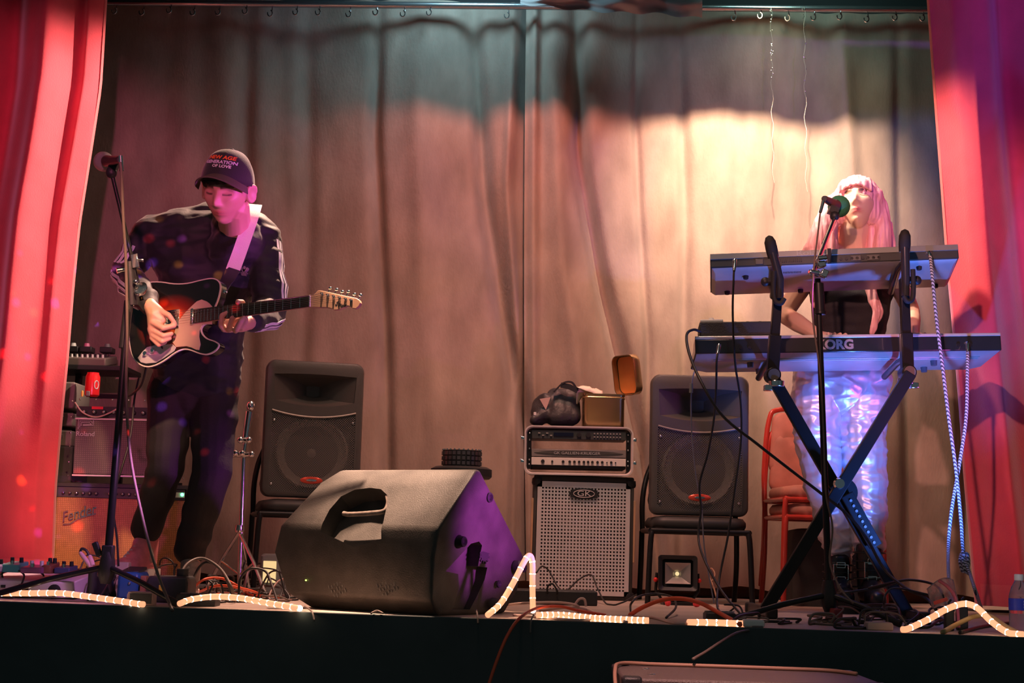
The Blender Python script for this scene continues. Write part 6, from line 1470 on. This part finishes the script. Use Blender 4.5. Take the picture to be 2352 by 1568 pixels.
cable('purple-lit guitar lead dropping from the guitar body', [(336, 842, 5.78), (326, 880, 5.82), (310, 900, 5.9), (292, 910, 5.94), (285, 890, 5.96)], .0045, M_cable)
# floor cables near the bass cabinet
cable('thick orange-red cable arching over the floor in front of the floodlight', [(1447, 1412), (1475, 1395, 5.28), (1515, 1379, 5.30), (1560, 1374, 5.32), (1605, 1383, 5.30), (1650, 1406, 5.25), (1700, 1434)], .0078, M_orange, 'orange cables')
cable('orange cable dropping over the stage edge to the hall floor', [(1120, 1580, 4.78), (1140, 1520, 4.82), (1165, 1460, 4.88), (1195, 1418, 4.95), (1235, 1396, 5.06), (1285, 1392, 5.2), (1330, 1402, 5.3), (1390, 1412)], .0052, M_orange, 'orange cables')
cable('dark cable running from the white plug over the stage edge to the subwoofer', [(1752, 1440), (1720, 1447, 4.86), (1690, 1454, 4.78), (1655, 1474, 4.6), (1620, 1497, 4.5), (1592, 1513, 4.42)], .0045, M_brownc)
cable('thin dark lead draped over the lower part of the bass cabinet grille', [(1232, 1315, 6.7), (1245, 1300, 6.75), (1262, 1312, 6.78), (1280, 1345, 6.7), (1298, 1358, 6.6), (1330, 1330, 6.75), (1358, 1320, 6.8), (1372, 1350, 6.6), (1395, 1388, 6.4), (1430, 1383, 6.3), (1462, 1365, 6.4)], .0035, M_cable)
cable('black cable looping on the floor between the bass cabinet and the floodlight', [(1448, 1402), (1450, 1385, 5.7), (1470, 1368, 5.75), (1510, 1363, 5.8), (1545, 1372, 5.75), (1552, 1395, 5.6), (1530, 1418)], .0042, M_cable)
cable('copper-coloured loop of wire hanging beside the right loudspeaker chair', [(1650, 1392, 6.1), (1640, 1350, 6.2), (1628, 1318, 6.25), (1634, 1305, 6.25), (1642, 1318, 6.22), (1636, 1335, 6.2)], .0032, mat('copper_wire', (.5, .25, .15), .4))
for k, (lab, ps) in enumerate((('upper cream ribbon cable behind the bright rope light', [(1140, 1392), (1200, 1385, 5.5), (1280, 1383, 5.5), (1325, 1390, 5.45), (1328, 1402)]),
                               ('middle cream ribbon cable looping beside the bright rope light', [(1240, 1402), (1310, 1394, 5.4), (1350, 1400), (1365, 1412), (1330, 1412)]),
                               ('pinkish cable loop standing up behind the bright rope light', [(1318, 1392, 5.5), (1330, 1376, 5.5), (1342, 1376, 5.5), (1346, 1392, 5.5)]),
                               ('lower cream cable beside the bright rope light', [(1180, 1412), (1250, 1418), (1330, 1424), (1390, 1420), (1440, 1428)]),
                               ('pale cable curling right of the bright rope light', [(1400, 1424), (1450, 1416), (1500, 1418), (1560, 1432), (1640, 1428)]))):
    cable(lab, ps, .0045, mat('cream_cable', (.60, .42, .36), .5), 'cream cables')
# tangle beside the guitarist's shoe
random.seed(11)
def tangle(label, x0, x1, y0, y1, n, hmin, hmax, mats, group, r=(.003, .0048)):
    for k in range(n):
        xa = random.uniform(x0, x1); w_ = random.uniform(25, 110) * random.choice((-1, 1)); ya = random.uniform(y0, y1); h_ = random.uniform(hmin, hmax)
        xb = min(max(xa + w_, x0), x1); A_ = F(xa, ya, .004); B_ = F(xb, min(max(ya + random.uniform(-14, 14), y0), y1), .004)
        c_ = A_.lerp(B_, .5); c_.z = h_; rr_ = random.uniform(*r)
        ps = [A_ + V(random.uniform(-.1, .1), random.uniform(0, .1), 0), A_, A_.lerp(B_, .22) + V(random.uniform(-.03, .03), 0, h_ * .8), c_ + V(random.uniform(-.04, .04), random.uniform(-.05, .05), 0), A_.lerp(B_, .8) + V(random.uniform(-.03, .03), 0, h_ * .75), B_, B_ + V(random.uniform(-.12, .12), random.uniform(0, .06), 0)]
        ps = [V(p.x, max(p.y, edgeY(p.x) + .03), max(p.z, .005)) for p in ps]
        mm = random.choice(mats); zn = ('left part', 'middle', 'right part')[min(2, int((xa - x0) / (x1 - x0) * 3))]
        cn = {'black_cable': 'black', 'grey_brown_cable': 'grey-brown', 'pinkish_cable': 'dull pink'}[mm.name]
        sh = 'high arching' if h_ > hmin + .6 * (hmax - hmin) else ('low looped' if h_ > hmin + .25 * (hmax - hmin) else 'flat')
        cable('%s %s %s, %s' % (sh, cn, label, zn), ps, rr_, mm, group)
tangle('cable in the tangle between shoe and wedge', 475, 665, 1352, 1382, 22, .02, .13, [M_cable, M_cable, M_brownc, M_brownc, mat('pinkish_cable', (.30, .17, .15), .5)], 'tangle between shoe and wedge')
for lab, ps in (('orange cable coil lying behind the cable tangle by the guitarist\'s shoe, upper strand', [(440, 1352, 5.9), (470, 1330, 5.95), (510, 1328, 6.0), (545, 1345, 5.95), (570, 1362)]),
                ('orange cable coil lying behind the cable tangle by the guitarist\'s shoe, middle strand', [(450, 1362), (500, 1345, 5.8), (560, 1352, 5.8), (610, 1368)]),
                ('orange cable coil lying behind the cable tangle by the guitarist\'s shoe, lower strand', [(460, 1370), (520, 1362), (580, 1366), (640, 1374)])):
    cable(lab, ps, .005, M_orange, 'orange coil strands')
cable('large black cable loop standing up in front of the worn grey sneaker', [(408, 1378), (412, 1330, 5.6), (430, 1295, 5.65), (465, 1282, 5.7), (505, 1305, 5.65), (530, 1345, 5.55), (540, 1382)], .0055, M_brownc)
cable('second black cable loop next to the worn grey sneaker', [(440, 1372), (448, 1320, 5.7), (470, 1292, 5.7), (500, 1300, 5.7), (520, 1330, 5.7), (536, 1378)], .005, M_cable)
cable('black cable loop right of the tangle, next to the wedge monitor', [(548, 1380), (552, 1330, 5.7), (575, 1306, 5.7), (610, 1312, 5.7), (625, 1345, 5.6), (640, 1390)], .0045, M_cable)
tangle('cable among the effect pedals', 5, 400, 1358, 1372, 20, .05, .17, [M_cable, M_cable, M_brownc], 'patch cables among the pedals', (.0028, .004))
tangle('cable around the keyboard stand feet', 1650, 2180, 1414, 1442, 22, .01, .07, [M_cable, M_cable, M_cable, M_brownc], 'tangle around the keyboard stand')
cable('black cable arching from the keyboard stand foot to the right', [(1995, 1350, 5.6), (2060, 1335, 5.5), (2100, 1332, 5.4), (2150, 1345, 5.3), (2170, 1380, 5.2), (2180, 1420)], .0045, M_cable)
cable('blue-lit cable upright between the keyboard stand foot and the plastic bag', [(2035, 1420), (2030, 1390, 5.4), (2036, 1362, 5.4), (2060, 1350, 5.4), (2130, 1365, 5.3)], .004, M_cable)
cable('thin black wire drooping behind the boots', [(1790, 1395, 6.0), (1860, 1370, 6.0), (1930, 1362, 5.6), (2000, 1352, 5.6), (2060, 1340, 5.5)], .0042, M_cable)
for k, (lab, ps) in enumerate((('short wire end hanging over the stage edge left of the wedge', [(700, 1392, 5.16), (716, 1404, 5.06), (722, 1425, 5.03)]), ('short wire end hanging over the stage edge under the wedge', [(852, 1408, 5.02), (866, 1402, 5.04), (880, 1408, 5.02)]),
                               ('clip of wire hanging over the stage edge right of the wedge', [(1094, 1400, 5.03), (1097, 1415, 4.97), (1098, 1432, 4.955)]), ('cable tie hanging over the stage edge under the orange cable', [(1226, 1412, 4.98), (1220, 1425, 4.94), (1218, 1455, 4.93)]))):
    cable(lab, ps, .0032, M_brownc, 'wire ends over the edge')
# rope lights: clear tube with a row of lamps inside
M_rope = mat('rope_light_tube', (.85, .50, .32), .35, emit=(1, .40, .20), estr=.85)
M_led = mat('rope_light_lamp', (1, .8, .6), .4, emit=(1, .78, .52), estr=13)
def rope(label, pts, step, r=.0100, glow=0):
    ps = spline([pt(e, r) for e in pts], 8); t = thing('rope_light', label, 'rope light', ps[0], group='rope lights on the stage edge')
    for p in ps: p.z = max(p.z, r)
    obj('tube', MB().tube(ps, r, 12), M_rope, t, world=True, angle=180)
    acc = 0
    for a, b in zip(ps, ps[1:]):
        L_ = (b - a).length; u = (b - a).normalized(); acc += L_
        while acc > step:
            acc -= step; c_ = b - u * acc; mb = MB(); mb.ball(c_, (r * 1.02, r * 1.02, r * 1.02), 10, 8); obj('lamp', mb, M_led, t, world=True)
    return t
rope('glowing warm rope light along the stage edge at far left', [(-40, 1362, 5.36), (60, 1362, 5.33), (140, 1362, 5.28), (220, 1372, 5.22), (290, 1382, 5.16), (330, 1389, 5.12)], .036)
rope('glowing warm rope light between the left stand leg and the wedge', [(412, 1386, 5.12), (440, 1376, 5.18), (490, 1370, 5.22), (550, 1373, 5.20), (620, 1385, 5.12), (690, 1397, 5.05)], .034)
rope('glowing rope light bent into an upright peak beside the wedge', [(1120, 1412, 5.02), (1150, 1385, 5.10), (1180, 1336, 5.14), (1206, 1286, 5.16), (1217, 1276, 5.17), (1223, 1292, 5.17), (1223, 1340, 5.17), (1224, 1402, 5.16)], .040)
rope('brightest flat rope light in front of the bass cabinet', [(1232, 1412, 5.05), (1290, 1412, 5.06), (1350, 1418, 5.05), (1420, 1427, 5.0), (1490, 1434, 4.98)], .018)
rope('short rope light left of the white plug', [(1580, 1437, 4.94), (1630, 1434, 4.97), (1680, 1436, 4.96), (1722, 1440, 4.93)], .034)
rope('glowing rope light arching up at the right end of the stage', [(2072, 1450, 4.86), (2130, 1423, 4.90), (2175, 1398, 4.92), (2215, 1386, 4.93), (2245, 1396, 4.90), (2275, 1425, 4.86), (2310, 1450, 4.80), (2350, 1463, 4.76)], .036)
cable('olive rubber strap arching behind the right rope light', [(2165, 1452), (2200, 1432, 4.95), (2240, 1415, 4.98), (2275, 1415, 4.98), (2310, 1438, 4.9), (2345, 1456)], .008, mat('olive_rubber', (.45, .30, .12), .5))
# ---------------------------------------------------------------- effect pedals at far left
pb = thing('pedalboard', 'white pedalboard lit pink, carrying effect pedals at the far left of the stage', 'pedalboard', (P(80, 1340, 5.62).x, 5.68, 0))
xl, xr = P(-40, 1345, 5.55).x - pb.location.x, P(172, 1345, 5.55).x - pb.location.x
mb = MB(); mb.loft([[V(xl, -.13, .004), V(xr, -.13, .004), V(xr, .16, .004), V(xl, .16, .004)], [V(xl, -.13, .060), V(xr - .01, -.13, .060), V(xr - .01, .16, .085), V(xl, .16, .085)]]); obj('board', mb, mat('white_board', (.72, .62, .70), .4), pb, bevel=.004)
for a in (52, 126):
    x = P(a, 1348, 5.55).x - pb.location.x; mb = MB(); mb.lathe([(0, 0), (.022, 0), (.022, .012), (.016, .016), (0, .016)], 18, Matrix.Translation((x, -.128, .030)) @ Matrix.Rotation(R(90), 4, 'X')); obj('round_foot', mb, M_rubber, pb)
for a in (-10, 8):
    x = P(a, 1340, 5.55).x - pb.location.x; mb = MB(); mb.box((x, -.131, .04), (.016, .006, .010)); obj('slot', mb, M_black, pb)
for k, (x0, x1, zt_, Yp, m, lab) in enumerate(((14, 56, 1288, 5.66, mat('teal_enamel', (.10, .42, .45), .35), 'teal effect pedal, left end of the pedalboard'), (58, 104, 1296, 5.60, mat('plum_enamel', (.32, .10, .28), .35), 'plum effect pedal with knobs in the middle of the pedalboard'),
                                         (106, 128, 1290, 5.64, mat('brown_enamel', (.22, .08, .05), .4), 'narrow brown effect pedal on the pedalboard'), (-36, 10, 1292, 5.62, mat('violet_enamel', (.35, .25, .5), .4), 'violet effect pedal cut off by the left border'),
                                         (134, 170, 1300, 5.66, mat('navy_enamel', (.05, .06, .16), .4), 'dark blue effect pedal at the right end of the pedalboard'))):
    a, b = P(x0, zt_, Yp), P(x1, zt_, Yp); w_ = b.x - a.x; z0 = .088; h_ = max(a.z - z0, .03)
    t = thing('effect_pedal', lab, 'effect pedal', (a.x + w_ / 2, Yp, z0), group='effect pedals')
    mb = MB(); mb.loft([[V(-w_ / 2, -.055, 0), V(w_ / 2, -.055, 0), V(w_ / 2, .055, 0), V(-w_ / 2, .055, 0)], [V(-w_ / 2, -.055, h_ * .7), V(w_ / 2, -.055, h_ * .7), V(w_ / 2, .055, h_), V(-w_ / 2, .055, h_)]]); obj('casing', mb, m, t, bevel=.004)
    for j in (-1, 1):
        mb = MB(); mb.cyl((j * w_ * .25, .02, h_ * .9), (j * w_ * .25, .018, h_ + .014), .008, .007, 10); obj('knob', mb, M_white if k == 1 else M_black, t)
    mb = MB(); mb.cyl((0, -.03, h_ * .72), (0, -.03, h_ * .72 + .014), .007, seg=10); obj('foot_switch', mb, M_chrome, t)
for k, (a, b, c_, d) in enumerate(((184, 1268, 212, 1306), (206, 1276, 214, 1300))):
    mb = MB(); p0, p1 = P(a, b, 5.5), P(c_, d, 5.48); mb.tube([p0, p0.lerp(p1, .15), p1], [.006, .0085, .0095], 12); tag(obj('jack_plug', mb, mat('pink_sleeve', (.7, .45, .45), .35)), ('longer' if k == 0 else 'shorter') + ' pale jack plug sticking up left of the microphone stand base', 'plug', 'pale upright plugs')
cable('black cable joining the two pale upright plugs', [(184, 1268, 5.5), (188, 1260, 5.5), (198, 1264, 5.5), (206, 1278, 5.5)], .005, M_cable)
mb = MB(); mb.cyl(P(214, 1306, 5.48), V(P(214, 1306, 5.48).x, 5.48, .0), .016, seg=12); tag(obj('cable_box', mb, M_black), 'dark round adapter under the upright plugs', 'adapter')
for nm, lab, x0, x1, y0, y1, Yp, dp, m, bev in (('wah_pedal', 'blue rounded pedal just right of the left microphone stand base', 270, 322, 1312, 1352, 5.62, .16, mat('deep_blue_enamel', (.02, .10, .28), .35), .012),
                                         ('adapter', 'cream adapter resting behind the blue pedal', 268, 296, 1290, 1350, 5.86, .05, mat('cream_plastic', (.62, .48, .40), .5), .004),
                                         ('stage_box', 'black box with a small yellow mark in front of the worn sneaker', 336, 432, 1322, 1368, 5.48, .16, M_black, .008),
                                         ('brown_block', 'small brown block between the blue pedal and the black box', 322, 336, 1322, 1352, 5.60, .05, mat('brown_block', (.28, .12, .06), .6), .004),
                                         ('framed_box', 'dark shallow box with pale frame near the left stand leg', 292, 352, 1358, 1384, 5.26, .06, mat('pale_frame', (.40, .28, .25), .5), .002),
                                         ('power_strip', 'long low black board in front of the cable tangle', 404, 495, 1363, 1384, 5.30, .10, M_black, .003),
                                         ('power_block', 'low black power block under the end of the orange arching cable', 1622, 1692, 1405, 1428, 5.26, .09, M_black, .006),
                                         ('white_plug', 'chunky white plug lying at the stage edge in front of the keyboard stand', 1708, 1757, 1422, 1445, 4.92, .05, M_white, .006),
                                         ('paper_scrap', 'pale torn scrap on the floor right of the centre microphone stand', 1992, 2052, 1428, 1446, 4.97, .05, mat('scrap_paper', (.55, .40, .36), .7), .003),
                                         ('plug_block', 'black upright plug at the right, left one of two by the rope light', 2172, 2192, 1392, 1424, 5.05, .03, M_black, .004),
                                         ('plug_block', 'black upright plug at the right, right one of two by the rope light', 2200, 2224, 1386, 1418, 5.10, .03, M_black, .004),
                                         ('red_adapter', 'dark red-edged adapter box behind the centre microphone stand base', 1916, 1936, 1398, 1424, 5.30, .08, mat('dark_red_box', (.20, .02, .03), .5), .003)):
    a, b = P(x0, y0, Yp), P(x1, y0, Yp); w_ = b.x - a.x
    t = thing(nm, lab, nm.replace('_', ' '), (a.x + w_ / 2, Yp + dp / 2, 0)); h_ = max(a.z, .012)
    mb = MB(); mb.loft([[V(x * .5 * w_ * s, y * .5 * dp * s, z) for x, y in ((-1, -1), (1, -1), (1, 1), (-1, 1))] for s, z in ((1, 0), (1, h_ * .75), (.92, h_))]); bd_ = obj('body', mb, m, t, bevel=bev)
    if nm == 'stage_box':
        mb = MB(); mb.box((-.02, -dp / 2 - .002, h_ * .55), (.012, .006, .022)); obj('yellow_mark', mb, mat('yellow_paint', (.8, .55, .05), .5), t)
        mb = MB(); mb.lathe([(0, 0), (.022, 0), (.022, .03), (0, .03)], 14, Matrix.Translation((.04, -.01, h_ * .96))); obj('dial', mb, M_black, t)
    elif nm == 'framed_box':
        mb = MB(); mb.box((.003, -dp / 2 - .001, h_ * .5), (w_ - .016, .006, h_ - .012)); obj('dark_front', mb, M_black, t)
    elif nm == 'wah_pedal':
        mb = MB(); mb.box((0, 0, h_ + .004), (w_ * .8, dp * .8, .012), rot=(R(6), 0, 0)); obj('treadle', mb, M_black, t, bevel=.003)
        mb = MB(); mb.ball((.005, -dp / 2 - .002, h_ * .6), .006, 8, 6); obj('jack', mb, M_chrome, t)
    elif nm in ('power_strip', 'power_block'):
        for k in range(4):
            mb = MB(); mb.lathe([(.010, 0), (.014, 0), (.014, .003), (.010, .003)], 12, Matrix.Translation((-w_ * .36 + w_ * .24 * k, 0, h_ * .99))); obj('socket', mb, M_grey, t)
    elif nm == 'white_plug':
        mb = MB(); mb.cyl((-.02, 0, h_ * .5), (-.05, -.01, h_ * .4), .006, seg=8); obj('prong', mb, M_chrome, t)
    elif nm == 'plug_block':
        mb = MB(); mb.tube([(0, 0, h_ * .9), (0, .0, h_ + .012), (.01, .01, h_ + .02)], .004, 8); obj('lead', mb, M_cable, t)
# plastic bag / cup
v = []; f = []
for j in range(13):
    for i in range(17):
        u, w_ = i / 16, j / 12
        q = P(2128 + 62 * u + 14 * w_, 1352 + 46 * w_ - 26 * math.sin(u * 2.2) * (1 - w_ * .6), 5.12 + .05 * math.sin(u * 3) + .012 * noise.noise(Vector((u * 9, w_ * 7, 2)))); v.append(q)
for j in range(12):
    for i in range(16): a = j * 17 + i; f.append((a, a + 1, a + 18, a + 17))
M_clear = mat('clear_film', (.85, .75, .76), .12, trans=.75, alpha=.75, ior=1.2, bump=.8, bump_scale=30)
bg = thing('plastic_bag', 'crumpled clear plastic bag with a pink edge standing behind the right rope light', 'bag', (P(2165, 1400, 5.12).x, 5.12, 0))
o = obj('film', MB().add(v, f), M_clear, bg, world=True, angle=180); s_ = o.modifiers.new('s', 'SOLIDIFY'); s_.thickness = .0015
ep = spline([P(2156, 1332, 5.11), P(2178, 1348, 5.10), P(2192, 1368, 5.10), P(2199, 1395, 5.10), V(P(2202, 1415, 5.10).x, 5.10, .01)], 5)
obj('pink_edge', MB().tube(ep, .0055, 8), mat('pink_seal', (.75, .16, .22), .4), bg, world=True)
ep = spline([P(2145, 1385, 5.10), P(2160, 1380, 5.09), P(2176, 1375, 5.09)], 5); obj('red_print', MB().ribbon(ep, (0, 0, 1), .006, .002), mat('red_print', (.8, .1, .08), .5), bg, world=True)
# bottle
q = F(2330, 1452, 0); bo = thing('water_bottle', 'clear plastic water bottle with blue label at the right end of the stage', 'bottle', (q.x, 5.02, 0))
M_pet = mat('clear_bottle_plastic', (.92, .88, .90), .06, trans=.95, ior=1.25)
pr = [(0, .002), (.026, .0), (.033, .008), (.033, .06), (.031, .064), (.033, .068), (.033, .118), (.031, .128), (.024, .150), (.014, .168), (.012, .172), (.012, .176)]
mb = MB(); mb.lathe(pr, 32); obj('bottle_body', mb, M_pet, bo)
mb = MB(); mb.lathe([(.0335, .075), (.0338, .075), (.0338, .112), (.0335, .112)], 32); lb = obj('label', mb, mat('blue_label', (.03, .05, .42), .35), bo)
mb = MB()
for k in range(8):
    a = R(-90 + 8 + 9 * k); 
    for j in range(3): mb.box((0, 0, 0), (.0035, .001, .006), Matrix.Translation((.0343 * math.cos(a), .0343 * math.sin(a), .085 + .009 * j)) @ Matrix.Rotation(a + math.pi / 2, 4, 'Z'))
obj('label_print', mb, M_white, lb, smooth=False)
mb = MB(); mb.lathe([(0, .170), (.0145, .170), (.015, .172), (.015, .188), (.0135, .190), (0, .190)], 24); obj('bottle_cap', mb, M_white, bo)
# row of small metal studs (chain) along the right edge
random.seed(3)
for lab, ps in (('black beaded cable lying in front of the water bottle', [(2205, 1452), (2250, 1440), (2300, 1432), (2350, 1430)]), ('black flat mat edge by the right curtain hem', [(2210, 1398), (2260, 1402), (2320, 1404)])):
    cable(lab, ps, .006, M_cable)
# ---------------------------------------------------------------- subwoofer in front of the stage
zt_ = -.092; xa, xb = .315, 1.0; Ya, Yb = 4.03, 4.46
sw = thing('subwoofer', 'black subwoofer on the hall floor in front of the stage, only its lit top showing', 'loudspeaker', ((xa + xb) / 2, (Ya + Yb) / 2, ZG))
H_ = zt_ - ZG; W_, D_ = xb - xa, Yb - Ya
mb = MB(); mb.box((0, 0, H_ / 2 + .01), (W_, D_, H_ - .02)); obj('cabinet', mb, mat('carpeted_box', (.10, .075, .07), .45, bump=.6, bump_scale=260), sw, bevel=.008)
mb = MB(); mb.box((0, -D_ / 2 - .004, H_ * .5), (W_ - .06, .012, H_ - .12)); obj('front_grille', mb, M_black, sw, bevel=.003)
for sx in (-1, 1):
    for sy in (-1, 1):
        mb = MB(); mb.box((sx * (W_ / 2 - .022), sy * (D_ / 2 - .022), H_ - .014), (.052, .052, .034)); obj('corner_cap', mb, M_black, sw, bevel=.008)
        mb = MB(); mb.box((sx * (W_ / 2 - .05), sy * (D_ / 2 - .05), .012), (.05, .05, .024)); obj('foot', mb, M_rubber, sw, bevel=.004)
for k in range(3):
    mb = MB(); mb.box((-W_ / 2 - .002, -D_ / 2 + .02, H_ - .05 - .035 * k), (.006, .012, .014)); obj('side_clip', mb, M_white, sw)
for p in ((-.26, -.10), (-.26, .08)):
    mb = MB(); mb.ball((p[0], p[1], H_ + .001), (.012, .008, .003), 10, 5); obj('screw', mb, M_chrome, sw)
zc_ = zt_ + .0055
cable('brown cable lying along the back of the subwoofer top', [V(xa - .012, Ya + .1, zc_ - .06), V(xa - .008, Ya + .22, zc_ - .005), V(xa + .02, Yb - .06, zc_ + .003), V(xa + .12, Yb - .02, zc_), V(xa + .3, Yb - .03, zc_), V(xa + .5, Yb - .05, zc_), V(xb - .08, Yb - .07, zc_), V(xb - .02, Yb - .16, zc_)], .0055, mat('brown_cable', (.35, .20, .14), .5))
